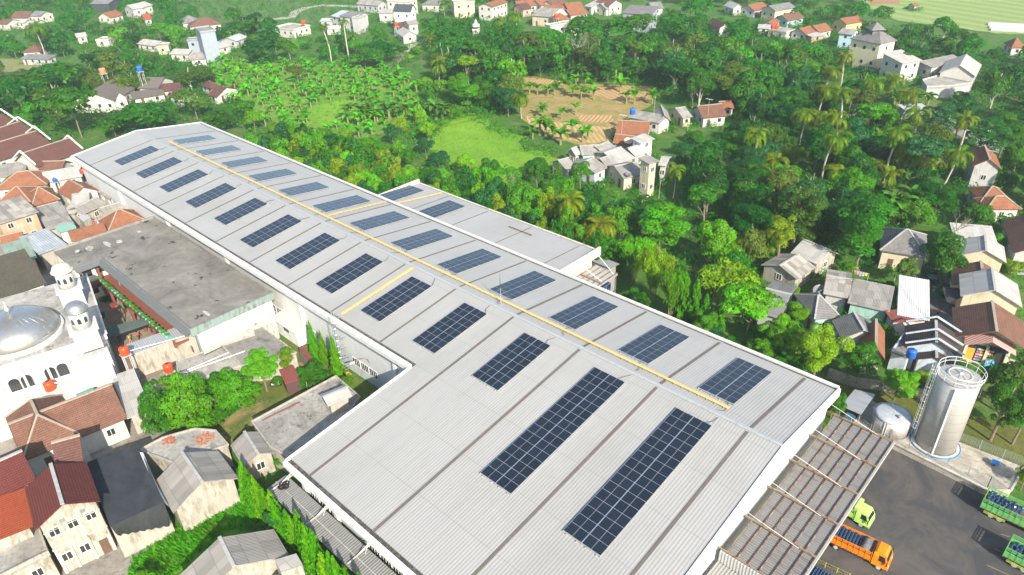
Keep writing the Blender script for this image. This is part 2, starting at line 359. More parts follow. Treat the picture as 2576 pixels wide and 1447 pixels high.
# yellow walkways
YM = NT('yellow_grating'); YM.color(YM.mix(YM.noise(.8, YM.pos(), 5), (.50, .36, .12), (.62, .46, .18))); YM.rough(.7); YM = YM.m
def walk(a, b, wdt, label):
    T = thing('roof_walkway', label, 'walkway', a, 'yellow roof walkways'); a, b = Vector(a), Vector(b); d = (b-a); n = max(2, int(d.length/3.0)); dn = d.normalized()
    s_ = dn.cross(Vector((0, 0, 1))).normalized(); mbx = MB()
    for k in range(n):
        p, q = a+d*(k/n), a+d*((k+1)/n)-dn*.03; mbx.bar(p, q, wdt, .05)
    mbx.build('deck', YM, T); L2 = MB()
    for k in range(n*3):
        p = a+d*((k+.5)/(n*3)); L2.bar(p-s_*(wdt/2+.08)+Vector((0, 0, -.07)), p+s_*(wdt/2+.08)+Vector((0, 0, -.07)), .08, .08)
    L2.build('support', ALU, T)
walk((14.7, 1.55, lz(1.55)+.22), (146.7, 1.6, lz(1.6)+.22), .38, 'long yellow walkway running beside the ridge of the factory roof')
walk((73.3, 1.95, lz(1.95)+.2), (73.4, 13.9, lz(13.9)+.2), .42, 'yellow walkway crossing the right slope towards the side hall')
walk((74.4, 15.2, az(15.2)+.2), (76.3, 24.6, az(24.6)+.2), .42, 'yellow walkway crossing the lower side hall roof')
walk((98.2, -13.3, lz(13.3)+.2), (98.2, -.5, lz(.5)+.25), .46, 'yellow walkway going down the left roof slope to the eave ladder')
T = thing('lightning_mast', 'thin white lightning mast standing on the factory ridge', 'mast', (114.3, .9, lz(.9)))
MB().tube([(114.3, .9, lz(.9)), (114.3, .9, 13.4)], .05, 6, .03).build('pole', ALU, T); MB().tube([(114.3, .9, 13.4), (114.3, .9, 15.3)], .06, 6, .02).build('rod', plain((.05, .05, .05)), T)
wr = MB()
for q in ((112.0, 3.4), (116.8, 2.2), (113.2, -2.2)): wr.tube([(114.3, .9, 13.2), (q[0], q[1], lz(q[1])+.1)], .007, 4)
wr.build('stay_wire', plain((.3, .3, .3)), T)
cb = plain((.03, .03, .03))
for i in range(13):   # short cables from the arrays to the ridge tray
    x = 3.45+10.7*(i+1)+3.6
    for sg in (-1, 1):
        ys = [1.95*sg, 1.3*sg, .5*sg] if sg < 0 else [2.6, 1.9, .9, .5]
        pts = [Vector((x+.5*math.sin(k*1.3+i), y, lz(y)+.14)) for k, y in enumerate(ys)]
        o = MB().tube(pts, .03, 4).build('cable', cb); tag(o, 'short black cable linking a solar array to the factory ridge', 'cable', 'cables between the arrays and the ridge')
# caged ladder on the left wall
T = thing('wall_ladder', 'grey caged steel ladder up the left wall of the factory', 'ladder', (98.1, -14.3, 0)); rl = MB(); yv = -14.45
for x in (97.8, 98.4): rl.tube([(x, yv, .2), (x, yv, 10.4)], .04, 5)
rl.build('rail', ALU, T); rg = MB()
for k in range(30): rg.tube([(97.8, yv, .4+k*.32), (98.4, yv, .4+k*.32)], .02, 4)
rg.build('rungs', ALU, T); cg = MB()
for k in range(9): cg.ring((98.1, yv-.1, 2.3+k*.95), .42, .022, 14, math.pi, 2*math.pi)
for a in (1.15, 1.35, 1.5, 1.65, 1.85): cg.tube([(98.1+.42*math.cos(a*math.pi), yv-.1+.42*math.sin(a*math.pi), 2.3), (98.1+.42*math.cos(a*math.pi), yv-.1+.42*math.sin(a*math.pi), 9.9)], .015, 4)
cg.build('cage', ALU, T); br = MB()
for k in range(6): br.bar((97.8, yv, .9+k*1.7), (97.8, -13.2, .9+k*1.7), .05).bar((98.4, yv, .9+k*1.7), (98.4, -13.2, .9+k*1.7), .05).bar((97.2, yv+.2, 1.2+k*1.7), (99.2, yv+.2, 1.2+k*1.7), .04)
br.build('bracket', ALU, T)
# curved wall lamps
for x, z, lab in ((103.2, 4.3, 'curved wall lamp above the factory windows near the inner corner'), (69.8, 5.1, 'curved wall lamp on the factory wall above the flat school roof')):
    T = thing('wall_lamp', lab, 'lamp', (x, -13.2, z), 'curved lamps on the factory wall')
    MB().tube([(x, -13.2, z-.5), (x-.05, -13.5, z+.3), (x-.2, -14.0, z+.6), (x-.5, -14.6, z+.55), (x-.8, -15.0, z+.3)], .04, 6).build('arm', plain((.25, .10, .07)), T)
    MB().tube([(x-.8, -15.0, z+.3), (x-1.15, -15.5, z+.15)], .14, 8, .09).build('lamp_head', plain((.8, .8, .8), .3), T)
# lean-to box under the left wall
T = thing('lean_to', 'small white lean-to with streaked sheet roof against the factory wall', 'lean-to', (84.6, -14.1, 0))
MB().box(82.0, -14.9, 0, 87.5, -13.1, 2.9).build('wall', plaster((.76, .78, .78), .2), T)
MB().slab([(81.6, -15.4, 2.85), (87.9, -15.4, 2.85), (87.9, -13.0, 3.4), (81.6, -13.0, 3.4)], .06).build('roof', corr((.55, .54, .48), .33, .6, .5, (.30, .26, .17)), T)
MB().box(84, -14.98, 1.5, 85.3, -14.9, 2.2).build('window', WG, T)
# loading canopy at the near gable
RU1 = plaster((.25, .195, .13), .8, (.15, .04, .02)); RU2 = plaster((.16, .065, .05), .7, (.36, .28, .18))
CZ = 5.6
def canopy_z(x): return CZ-.03*(x-153)
T = thing('loading_canopy', 'rusty-framed grey loading canopy on the near gable end of the factory', 'canopy', (156, 3, 0))
cxa, cxb, cya, cyb = 153.35, 160.1, -10.8, 14.4
MB().slab([(cxa+.5, cya, canopy_z(cxa)), (cxb, cya, canopy_z(cxb)), (cxb, cyb, canopy_z(cxb)), (cxa+.5, cyb, canopy_z(cxa))], .06).build('roof', corr((.20, .20, .195), .28, .9, .75, (.085, .07, .055)), T)
for k in range(7):
    x = cxa+.45+k*(cxb-cxa-.5)/6
    MB().bar((x, cya, canopy_z(x)+.14), (x, cyb, canopy_z(x)+.12), .06, .12).build('purlin', RU2 if k else RU1, T)
for k in range(6):
    y = cyb-.1-k*5.0; MB().bar((cxa-.3, y, canopy_z(cxa)+.24), (cxb, y, canopy_z(cxb)+.24), .13, .18).build('beam', RU1, T)
    if k < 5: MB().tube([(152.95, y-1.6, 8.3), (cxb-1.6, y-.2, canopy_z(cxb)+.35)], .024, 5).build('tie_rod', plain((.6, .6, .6), .4), T)
MB().box(cxb, cya, canopy_z(cxb)-.15, cxb+.18, cyb, canopy_z(cxb)+.2).build('gutter', corr((.5, .48, .44), .3, .8), T)
T = thing('side_canopy', 'lower ribbed canopy with upright sheet end beside the loading canopy', 'canopy', (157, -17, 0))
MB().slab([(cxa, -31, 4.6), (160.2, -31, 4.4), (160.2, -11.2, 4.4), (cxa, -11.2, 4.6)], .06).build('roof', corr((.30, .30, .28), .3, .8, .6, (.14, .11, .07)), T)
MB().box(cxa, -11.1, 4.3, 160.3, -10.9, 5.9).build('end_panel', corr((.38, .39, .38), .3, .6), T)
for x in (154, 160.6): MB().box(x-.1, -30, 0, x+.1, -29.8, 4.4).build('post', RU1, T)
for x in (155.2, 157.5): MB().bar((x, -31, 4.68), (x, -13, 4.7), .08).build('purlin', RU2, T)
# canopy along the wing's left wall
T = thing('wall_canopy', 'long ribbed steel canopy under the windows of the factory wing', 'canopy', (132, -33, 0))
MB().slab([(112.2, -34.1, 3.25), (152, -34.1, 3.25), (152, -31.6, 3.5), (112.2, -31.6, 3.5)], .06).build('roof', corr((.24, .245, .24), .3, .9, .6, (.10, .08, .06)), T)
for x in (113.0, 119.8, 126.9, 134, 141, 148):
    MB().bar((x, -30.9, 3.75), (x, -34.0, 3.5), .09, .12).build('beam', plaster((.50, .49, .45), .4), T)
    MB().bar((x+.6, -30.9, 5.0), (x, -32.6, 3.65), .08).bar((x-.6, -30.9, 3.9), (x+.5, -32.2, 3.7), .07).build('brace', FASC, T)
MB().bar((112.2, -32.9, 3.45), (152, -32.9, 3.45), .06).build('purlin', plaster((.50, .49, .45), .4), T)
T = thing('tyre_pile', 'black rubber heap on the far end of the wing canopy', 'rubber heap', (113.6, -32.6, 3.4)); q = MB()
for k in range(5): q.ring((113.3+.25*(k % 3), -32.9+.4*(k//2)*.6, 3.5+.06*k), .33, .08, 16)
q.build('tyres', plain((.015, .015, .015), .6), T)
# canopies in the corner of the annex
T = thing('annex_canopy', 'small rusty-beamed steel canopy at the end of the side hall', 'canopy', (113.7, 23, 0))
MB().slab([(111.3, 16, 5.05), (115.6, 16, 4.9), (115.6, 25.6, 4.9), (111.3, 25.6, 5.05)], .06).build('roof', corr((.42, .42, .42), .3, .6), T)
for k in range(5): x = 111.4+k*1.02; MB().bar((x, 16, 5.15), (x, 25.6, 5.15), .1, .12).build('purlin', RU1, T)
MB().bar((111.3, 21.5, 5.25), (115.6, 21.5, 5.1), .14).build('beam', RU1, T)
for a, b in (((111.4, 20.6, 7.7), (115.2, 22, 5.1)), ((111.4, 25, 7.9), (115.3, 24.9, 5.1))): MB().tube([a, b], .04, 5).build('tie_rod', plain((.8, .8, .8), .4), T)
for y in (17, 25.3): MB().box(115.3, y-.08, 0, 115.46, y+.08, 4.85).build('post', ALU, T)
T = thing('bottle_cage', 'dark blue water bottles stacked in a mesh cage under the annex canopy', 'bottle stack', (113.7, 22, 0))
cgm = NT('blue_bottles'); vv = cgm.n('TexVoronoi', i_Scale=3.2); cgm.l(cgm.pos(), vv.inputs['Vector']); cgm.color(cgm.ramp(vv.outputs[0], (.0, (.06, .16, .34)), (.6, (.008, .02, .06)))); cgm.rough(.2)
MB().box(112, 19, 0, 115.0, 24.6, 3.6).build('bottles', cgm.m, T); q = MB()
for y in np.arange(19, 24.8, 1.12): q.bar((115.05, y, 0), (115.05, y, 3.7), .06)
for z in (.1, 1.3, 2.5, 3.7): q.bar((115.05, 19, z), (115.05, 24.6, z), .06)
q.build('cage', ALU, T)
T = thing('storage_shed', 'dark sheet-roofed shed behind the side hall', 'shed', (112.2, 27.2, 0))
MB().slab([(109.6, 26.0, 5.2), (113.9, 26.0, 5.2), (113.9, 28.4, 5.0), (109.6, 28.4, 5.0)], .06).build('roof', corr((.28, .29, .30), .3, .7), T)
MB().box(109.9, 26.2, 0, 113.4, 28.1, 4.95).build('wall', plaster((.3, .28, .25), .5), T)
# ================================================================ ground sheets (each about 4 mm above the one below)
def E(p):
    rc, x, y = p
    if rc == 0: return x, y
    r, c = divmod(rc, 10); return (c-1)*644+x*.25, (r-1)*361.7+y*.25
def grass_mat(c1, c2, c3, s1=.05, s2=.6, dirt=.0, dc=(.22, .15, .08), ds=.12):
    s = NT('grass'); p = s.pos(); n = s.noise(s1, p, 6, .65); n2 = s.noise(s2, p, 6, .75); n3 = s.noise(3.5, p, 4, .8)
    b = s.mix(s.ramp(n, (.35, 0.), (.65, 1.)), c1, c2); b = s.mix(s.ramp(n2, (.45, 0.), (.7, 1.)), b, c3); b = s.mix(s.math('MULTIPLY', s.ramp(n3, (.3, 1.), (.6, 0.)), .5), b, sc3(c1, .45))
    if dirt: b = s.mix(s.math('MULTIPLY', s.ramp(s.noise(ds, p, 7, .7), (.52, 0.), (.62, 1.)), dirt), b, dc)
    s.color(b); s.rough(.9); s.bump(n3, .8, .15); return s.m
GB = grass_mat((.045, .13, .012), (.08, .19, .018), (.03, .09, .01), dirt=.35)
g = MB(); K = 30
g.face((-1480, -1480, 0), (1480, -1480, 0), (1480, 1480, 0), (-1480, 1480, 0)); struct('ground', g, GB)
_sz = [0]
def sheet(name, pts, mat, z=None, jag=0):
    _sz[0] += 1; z = z if z is not None else .004*_sz[0]
    P = [at(*E(p), 0) if len(p) == 3 else Vector((*p, 0)) for p in pts]; rr = random.Random(len(pts)+_sz[0])
    if jag:   # a natural edge: subdivide and shift
        Q = []
        for i in range(len(P)):
            a, b = P[i], P[(i+1) % len(P)]; n = max(1, int((b-a).length/2.5))
            for k in range(n): Q.append(a.lerp(b, k/n)+Vector((rr.uniform(-jag, jag), rr.uniform(-jag, jag), 0)))
        P = Q
    A2 = sum(P[i].x*P[(i+1) % len(P)].y-P[(i+1) % len(P)].x*P[i].y for i in range(len(P)))
    if A2 < 0: P.reverse()
    m = MB(); m.face(*[Vector((p.x, p.y, z)) for p in P]); return struct(name, m, mat)
DIRT = NT('packed_earth'); p_ = DIRT.pos(); DIRT.color(DIRT.mix(DIRT.ramp(DIRT.noise(.4, p_, 7, .7), (.4, 0.), (.62, 1.)), DIRT.mix(DIRT.noise(2, p_, 5), (.20, .155, .10), (.30, .24, .16)), (.07, .105, .025))); DIRT.rough(.95); DIRT = DIRT.m
VILL = concrete((.25, .23, .20), .6, .35)
LAWN = grass_mat((.08, .26, .010), (.14, .34, .015), (.09, .24, .012), .04, .35)
FIELD = grass_mat((.12, .29, .010), (.20, .38, .02), (.15, .26, .02), .045, .25, .3, (.10, .19, .015), .1)
OLIVE = grass_mat((.10, .115, .018), (.14, .15, .025), (.06, .08, .015), .12, .8, .4, (.16, .12, .05))
BAN = grass_mat((.10, .25, .015), (.17, .30, .03), (.06, .17, .015), .05, .5, .7, (.30, .21, .11), .07)
def rows(c1, c2, ang, pitch):
    s = NT('ploughed_rows'); p = s.pos(); x, y, _ = s.sep(p); t = s.math('ADD', s.math('MULTIPLY', x, math.cos(ang)), s.math('MULTIPLY', y, math.sin(ang)))
    t = s.math('ADD', t, s.math('MULTIPLY', s.noise(.12, p), .8)); w_ = s.math('SINE', s.math('MULTIPLY', t, 2*math.pi/pitch)); n = s.noise(.35, p, 6, .7)
    b = s.mix(s.ramp(s.math('ADD', s.math('MULTIPLY', w_, .5), s.noise(.8, p, 5)), (.2, 0.), (1., 1.)), c1, c2); b = s.mix(s.math('MULTIPLY', s.ramp(n, (.55, 0.), (.7, 1.)), .5), b, (.14, .17, .04)); s.color(b); s.rough(.95); s.bump(w_, .5, .12); return s.m
sheet('village_ground', [(0, -200, 380), (0, 215, 440), (30, -14.5), (80, -14.5), (0, 640, 830), (0, 700, 870), (0, 690, 1000), (0, 560, 1070), (0, 420, 1140), (0, 420, 1330), (0, 330, 1500), (0, -400, 1600)], VILL, jag=.3)
sheet('yard_soil', [(83.5, -14.2), (113.5, -14.2), (113.5, -24), (0, 640, 1110), (0, 480, 1110), (0, 400, 1060), (0, 640, 970), (0, 700, 880)], grass_mat((.10, .13, .02), (.14, .15, .035), (.05, .09, .015), .1, .6, .8, (.30, .22, .11), .16), jag=.2)
sheet('side_lawn', [(92, -20.5), (92, -13.6), (114, -13.6), (114, -21), (103, -19)], grass_mat((.09, .15, .02), (.14, .18, .025), (.07, .11, .02), .2, .9, .5, (.2, .16, .09), .3))
sheet('courtyard', [(49.3, -33.5), (51.2, -28.3), (78, -28.3), (78, -35.4), (51, -35.4)], concrete((.25, .20, .145), .25, .2))
sheet('meadow', [(41, 1270, 1480), (41, 1330, 1300), (41, 1740, 1000), (41, 2460, 640), (42, 20, 560), (42, 60, 860), (42, 0, 990), (41, 2200, 1130), (41, 1700, 1500)], LAWN, jag=.3)
sheet('light_green_field', [(0, 1082, 345), (0, 1112, 312), (0, 1150, 284), (0, 1215, 292), (0, 1260, 330), (0, 1310, 345), (0, 1330, 372), (0, 1392, 385), (0, 1400, 425), (0, 1330, 445), (0, 1240, 425), (0, 1160, 430), (0, 1090, 400)], FIELD, jag=2.2)
sheet('garden_lawn', [(0, 362, 200), (0, 385, 187), (0, 452, 190), (0, 462, 214), (0, 420, 226), (0, 395, 222)], LAWN, jag=.4)
sheet('banana_ground', [(0, 520, 165), (0, 560, 145), (0, 700, 160), (0, 900, 165), (0, 1010, 185), (0, 1060, 225), (0, 1060, 300), (0, 1000, 330), (0, 900, 350), (0, 760, 345), (0, 640, 300), (0, 560, 240)], BAN, jag=1.5)
sheet('banana_clearing', [(0, 790, 265), (0, 860, 250), (0, 930, 262), (0, 900, 300), (0, 800, 325), (0, 770, 300)], FIELD, jag=1)
TER = rows((.34, .22, .10), (.44, .29, .14), .35, 1.1)
sheet('terrace_slope', [(0, 1312, 190), (0, 1480, 212), (0, 1645, 218), (0, 1640, 262), (0, 1570, 300), (0, 1545, 345), (0, 1500, 372), (0, 1400, 352), (0, 1312, 300)], grass_mat((.26, .22, .07), (.36, .26, .11), (.15, .18, .03), .09, .5, .8, (.38, .25, .12), .1), jag=.6)
sheet('upper_terrace', [(0, 1318, 195), (0, 1375, 199), (0, 1450, 210), (0, 1450, 217), (0, 1420, 216), (0, 1325, 208)], TER, jag=.3)
sheet('middle_terrace', [(0, 1480, 214), (0, 1640, 217), (0, 1630, 245), (0, 1560, 262), (0, 1500, 240)], rows((.33, .21, .10), (.43, .28, .14), 1.2, 1.6), jag=.4)
sheet('lower_terrace_field', [(0, 1322, 292), (0, 1400, 308), (0, 1545, 322), (0, 1530, 355), (0, 1495, 362), (0, 1410, 350), (0, 1330, 312)], rows((.36, .25, .10), (.46, .33, .16), .9, 1.3), jag=.3)
sheet('field_patch', [(0, 1450, 290), (0, 1540, 290), (0, 1545, 310), (0, 1460, 306)], TER, jag=.3)
sheet('meadow_patch', [(0, 0, 148), (0, 108, 152), (0, 90, 178), (0, 0, 190)], grass_mat((.20, .22, .07), (.25, .24, .10), (.14, .17, .05)), jag=1)
sheet('grass_patch', [(0, 545, 70), (0, 640, 85), (0, 640, 100), (0, 560, 110)], FIELD, jag=1)
sheet('hill_meadow', [(0, 370, -10), (0, 720, 0), (0, 950, 30), (0, 930, 55), (0, 770, 60), (0, 640, 40), (0, 500, 60), (0, 450, 30)], grass_mat((.07, .15, .03), (.12, .20, .05), (.05, .10, .02)), jag=1)
sheet('lawn_patch', [(0, 710, 102), (0, 765, 98), (0, 770, 125), (0, 715, 128)], LAWN, jag=.5)
sheet('hillside_grass', [(0, 1020, 110), (0, 1120, 100), (0, 1130, 75), (0, 1060, 130), (0, 1030, 150)], FIELD, jag=.5)
sheet('hill_field', [(0, 2160, -20), (0, 2700, -20), (0, 2700, 90), (0, 2500, 85), (0, 2440, 75), (0, 2260, 52), (0, 2180, 20)], rows((.17, .27, .07), (.26, .30, .11), 1.25, 9), jag=1)
sheet('bare_field', [(0, 2175, -15), (0, 2270, -12), (0, 2262, 10), (0, 2190, 12)], plain((.30, .17, .09), .9))
ROADM = concrete((.40, .37, .31), .3, .3)
def road(name, pts, wd, mat=ROADM):
    P = [at(*p, 0) for p in pts]; Lf, Rt = [], []
    for i, p in enumerate(P):
        d = (P[min(i+1, len(P)-1)]-P[max(0, i-1)]).normalized(); n = Vector((-d.y, d.x, 0))*wd/2; Lf.append(p+n); Rt.append(p-n)
    _sz[0] += 1; z = .004*_sz[0]; m = MB()
    for i in range(len(P)-1): m.face(Vector((*Rt[i][:2], z)), Vector((*Rt[i+1][:2], z)), Vector((*Lf[i+1][:2], z)), Vector((*Lf[i][:2], z)))
    return struct(name, m, mat)
road('road', [(640, 55), (732, 44), (745, 30), (770, 20), (810, 14), (860, 15), (900, 18), (950, 32), (1000, 38)], 5)
road('path', [(1024, 130), (1032, 118), (1055, 107), (1075, 98)], 3)
road('village_road', [(2325, 270), (2350, 300), (2400, 320), (2450, 345), (2520, 380)], 6, concrete((.28, .27, .25), .4, .3))
road('street', [(2330, 655), (2345, 720), (2352, 790), (2370, 850), (2420, 915)], 5.5, concrete((.11, .115, .12), .5, .4))
sheet('shop_forecourt', [(34, 1940, 620), (34, 2200, 700), (34, 2430, 720), (34, 2576, 760), (34, 2330, 800), (34, 2000, 760)], CONC_ := concrete((.40, .37, .31), .3, .3))
# asphalt yard, tank plinth, lawn behind it
ASP = NT('asphalt'); p_ = ASP.pos(); n1 = ASP.noise(.16, p_, 8, .72, 1.2); n2 = ASP.noise(8, p_, 4, .8); n3 = ASP.noise(.7, ASP.scaled(p_, 1, .25), 6, .75)
b_ = ASP.mix(ASP.ramp(n1, (.40, 0.), (.60, 1.)), (.022, .026, .035), (.078, .068, .062)); b_ = ASP.mix(ASP.math('MULTIPLY', n2, .5), b_, (.13, .12, .11)); b_ = ASP.mix(ASP.math('MULTIPLY', ASP.ramp(n3, (.6, 0.), (.72, 1.)), .5), b_, (.16, .14, .12)); ASP.color(b_); ASP.rough(.85); ASP.bump(n2, .4, .02); ASP = ASP.m
sheet('yard', [(153.0, -60), (153.0, 18), (44, 0) if False else (157.2, 20.1), (169.3, 19.2), (0, 2473, 1248), (0, 2700, 1330), (200, 0), (200, -60)], ASP)
sheet('silo_lawn', [(150, 21), (0, 2080, 960), (0, 2230, 985), (0, 2330, 1010), (0, 2600, 1090), (0, 2750, 1300), (0, 2576, 1225), (0, 2400, 1120), (160, 22)], OLIVE, jag=.2)
# ================================================================ houses
FOOT = []   # footprints kept clear of plants
def wpt(p, z): u, v = E(p); return at(u, v, z)
T_OR = tile((.34, .14, .07), (.20, .085, .05), .45); T_BR = tile((.15, .065, .05), (.09, .045, .04), .35); T_RD = tile((.13, .028, .022), (.09, .022, .02), .2, 0)
T_OLD = tile((.24, .11, .07), (.12, .07, .055), .6, .3); T_DK = tile((.085, .055, .055), (.06, .042, .045), .3); T_OLV = tile((.095, .085, .06), (.06, .055, .042), .3, .3)
T_GR = tile((.24, .23, .225), (.16, .155, .15), .6, .1)
A_GR = corr((.29, .275, .25), .2, .6, .9, (.09, .085, .075), .5); A_LT = corr((.42, .41, .385), .2, .5, .9, (.14, .13, .11), .35); A_DK = corr((.20, .20, .20), .2, .6, .85, (.07, .065, .06), .45)
A_PT = corr((.33, .31, .28), .2, .7, .9, (.11, .06, .045), .9); A_WH = corr((.62, .62, .60), .3, .3, .5, (.35, .28, .2)); A_BL = corr((.30, .42, .62), .3, .2, .5); A_GN = corr((.24, .33, .27), .25, .6, .7, (.2, .09, .07), .5)
A_RD = corr((.20, .06, .05), .3, .4, .7); A_MT = corr((.44, .46, .48), .3, .4, .45, (.2, .18, .15))
W_WH = plaster((.52, .51, .475), .6, (.40, .36, .28)); W_CR = plaster((.54, .48, .35), .35, (.25, .2, .12)); W_GY = plaster((.42, .42, .42), .3); W_BL = plaster((.45, .52, .58), .25); W_PK = plaster((.62, .36, .32), .3)
W_DT = plaster((.38, .355, .305), .8, (.22, .19, .15)); W_BK = plaster((.38, .26, .17), .5, (.55, .48, .36)); W_MG = plaster((.30, .50, .44), .3); W_YL = plaster((.66, .50, .22), .3); W_SL = plaster((.27, .31, .36), .2)
CONC = concrete((.24, .23, .21), .6); CONC_L = concrete((.34, .325, .29), .6, .3); CONC_D = concrete((.19, .185, .17), .45, .12)
HG = glass((.03, .032, .035)); HFM = plain((.62, .60, .56)); HFD = plain((.12, .07, .05))
def frame(p0, p1, p2, ez):
    a, b = wpt(p0, ez), wpt(p1, ez); X = (b-a); L = X.length; X.normalize(); Y = Vector((-X.y, X.x, 0))
    if isinstance(p2, (int, float)):
        away = Vector((AF[0], AF[1], 0)); W = abs(p2)
        if (Y.dot(away) < 0) != (p2 < 0): Y = -Y
    else:
        c = wpt(p2, ez)-a; W = c.dot(Y)
        if W < 0: Y = -Y; W = -W
    a.z = 0
    return a, X, Y, L, W
def H(label, cat, p0, p1, p2, ez, rise, kind, wall, roof, name='house', win=None, o=.45, door=True, zb=0., ridge=True, stor=1, wmat=None, grp=None):
    ez = ez*.88 if ez < 5 and zb == 0 else ez
    if p0[0] in (11, 12, 13, 14) and stor == 1: ez *= .85
    a, X, Y, L, W = frame(p0, p1, p2, ez)
    f = lambda p: a+X*p[0]+Y*p[1]+Vector((0, 0, p[2]))
    ctr = f((L/2, W/2, 0)); T = thing(name, label, cat, ctr, grp); FOOT.append((ctr.x, ctr.y, math.hypot(L, W)/2, X.copy(), L/2, W/2))
    flip = X.cross(Y).z < 0
    def sl(mb, pts, t):
        pts = [f(p) for p in pts]
        mb.slab(list(reversed(pts)) if flip else pts, t)
    r = MB(); t = .13; dist = (Vector(CAM)-ctr).length
    if kind == 'gable':
        sl(r, [(0, 0, ez), (L, 0, ez), (L, W/2, ez+rise), (0, W/2, ez+rise)], t); sl(r, [(0, W/2, ez+rise), (L, W/2, ez+rise), (L, W, ez), (0, W, ez)], t)
    elif kind == 'hip':
        h = min(W/2, L/2*.95)
        A, B = (h, W/2, ez+rise), (L-h, W/2, ez+rise)
        for q in ([(0, 0, ez), (L, 0, ez), B, A], [(L, W, ez), (0, W, ez), A, B], [(0, W, ez), (0, 0, ez), A], [(L, 0, ez), (L, W, ez), B]): sl(r, q, t)
    elif kind == 'mono': sl(r, [(0, 0, ez), (L, 0, ez), (L, W, ez+rise), (0, W, ez+rise)], t)
    elif kind == 'flat': sl(r, [(0, 0, ez), (L, 0, ez), (L, W, ez), (0, W, ez)], .3)
    r.build('roof', roof, T)
    if kind == 'flat':
        pp = MB()
        for q in ((0, 0, L, .18), (0, W-.18, L, W), (0, .18, .18, W-.18), (L-.18, .18, L, W-.18)): pp.box(q[0], q[1], ez+.003, q[2], q[3], ez+max(.2, rise), f)
        pp.build('parapet', wall, T)
    if ridge and kind in ('gable', 'hip') and dist < 230:
        h = 0 if kind == 'gable' else min(W/2, L/2*.95); rc = MB(); rc.bar(f((h-.05, W/2, ez+rise+.02)), f((L-h+.05, W/2, ez+rise+.02)), .34, .16)
        if kind == 'hip':
            for s0, y0 in ((0, 0), (0, W), (L, 0), (L, W)): rc.bar(f((s0, y0, ez+.03)), f((h if s0 == 0 else L-h, W/2, ez+rise+.03)), .22, .12)
        rc.build('ridge_cap', plaster((.34, .28, .22), .4) if roof in (T_OR, T_BR, T_OLD) else plaster((.36, .36, .35), .4), T)
    # walls follow the roof
    x0, x1, y0, y1 = o, L-o, o, W-o
    if kind == 'flat': x0, x1, y0, y1 = .1, L-.1, .1, W-.1
    def top(x, y):
        if kind == 'gable': return ez+rise*(1-abs(y-W/2)/(W/2))-t-.02
        if kind == 'mono': return ez+rise*y/W-t-.02
        return ez-t-.02+(o/(W/2)*rise if kind == 'hip' else 0)
    mw = MB(); ring = [(x0, y0), (x1, y0)]+([(x1, W/2)] if kind == 'gable' else [])+[(x1, y1), (x0, y1)]+([(x0, W/2)] if kind == 'gable' else [])
    n = len(ring)
    for i in range(n):
        p, q = ring[i], ring[(i+1) % n]; c = [f((p[0], p[1], zb)), f((q[0], q[1], zb)), f((*q, top(*q))), f((*p, top(*p)))]
        mw.face(*(reversed(c) if flip else c))
    mw.build('wall', wall, T)
    # windows on the sides that face the camera
    sides = {'s': ((x0, y0), (1, 0), L-2*o, (0, -1)), 'n': ((x0, y1), (1, 0), L-2*o, (0, 1)), 'w': ((x0, y0), (0, 1), W-2*o, (-1, 0)), 'e': ((x1, y0), (0, 1), W-2*o, (1, 0))}
    first = True
    for k, (b, d, ln, nn) in sides.items():
        nw = X*nn[0]+Y*nn[1]; mid = f((b[0]+d[0]*ln/2, b[1]+d[1]*ln/2, 2))
        if nw.dot(Vector(CAM)-mid) < 0: continue
        cnt = (win or {}).get(k, max(1, int(ln/2.9)) if win is None else 0)
        for s_ in range(stor):
            zc = ez*(s_+.5)/stor+.25
            for i in range(cnt):
                m = ln*(i+.5)/cnt; isd = door and first and s_ == 0 and i == 0 and cnt > 1
                ww, hh = (.4, .95) if isd else (.42, .48); zc2 = 1.05 if isd else zc
                def bx(mb, m0, m1, z0, z1, d0, d1):
                    c = [(b[0]+d[0]*mm+nn[0]*dd, b[1]+d[1]*mm+nn[1]*dd) for mm in (m0, m1) for dd in (d0, d1)]
                    mb.box(min(q[0] for q in c), min(q[1] for q in c), z0, max(q[0] for q in c), max(q[1] for q in c), z1, f)
                if isd:
                    q = MB(); bx(q, m-ww, m+ww, zb+.05, zb+2.05, .0, .05); q.build('door', HFD, T); first = False; continue
                if zc2+hh > ez-.2: zc2 = ez-.3-hh
                q = MB(); bx(q, m-ww, m+ww, zc2-hh, zc2+hh, 0, .04); wo = q.build('window', HG, T)
                if dist < 190:
                    q = MB(); e = .09
                    for m0, m1, z0, z1 in ((m-ww-e, m+ww+e, zc2+hh, zc2+hh+e), (m-ww-e, m+ww+e, zc2-hh-e, zc2-hh), (m-ww-e, m-ww, zc2-hh, zc2+hh), (m+ww, m+ww+e, zc2-hh, zc2+hh), (m-.03, m+.03, zc2-hh, zc2+hh)): bx(q, m0, m1, z0, z1, .0, .09)
                    q.build('window_frame', HFM, wo)
    return T, f, L, W
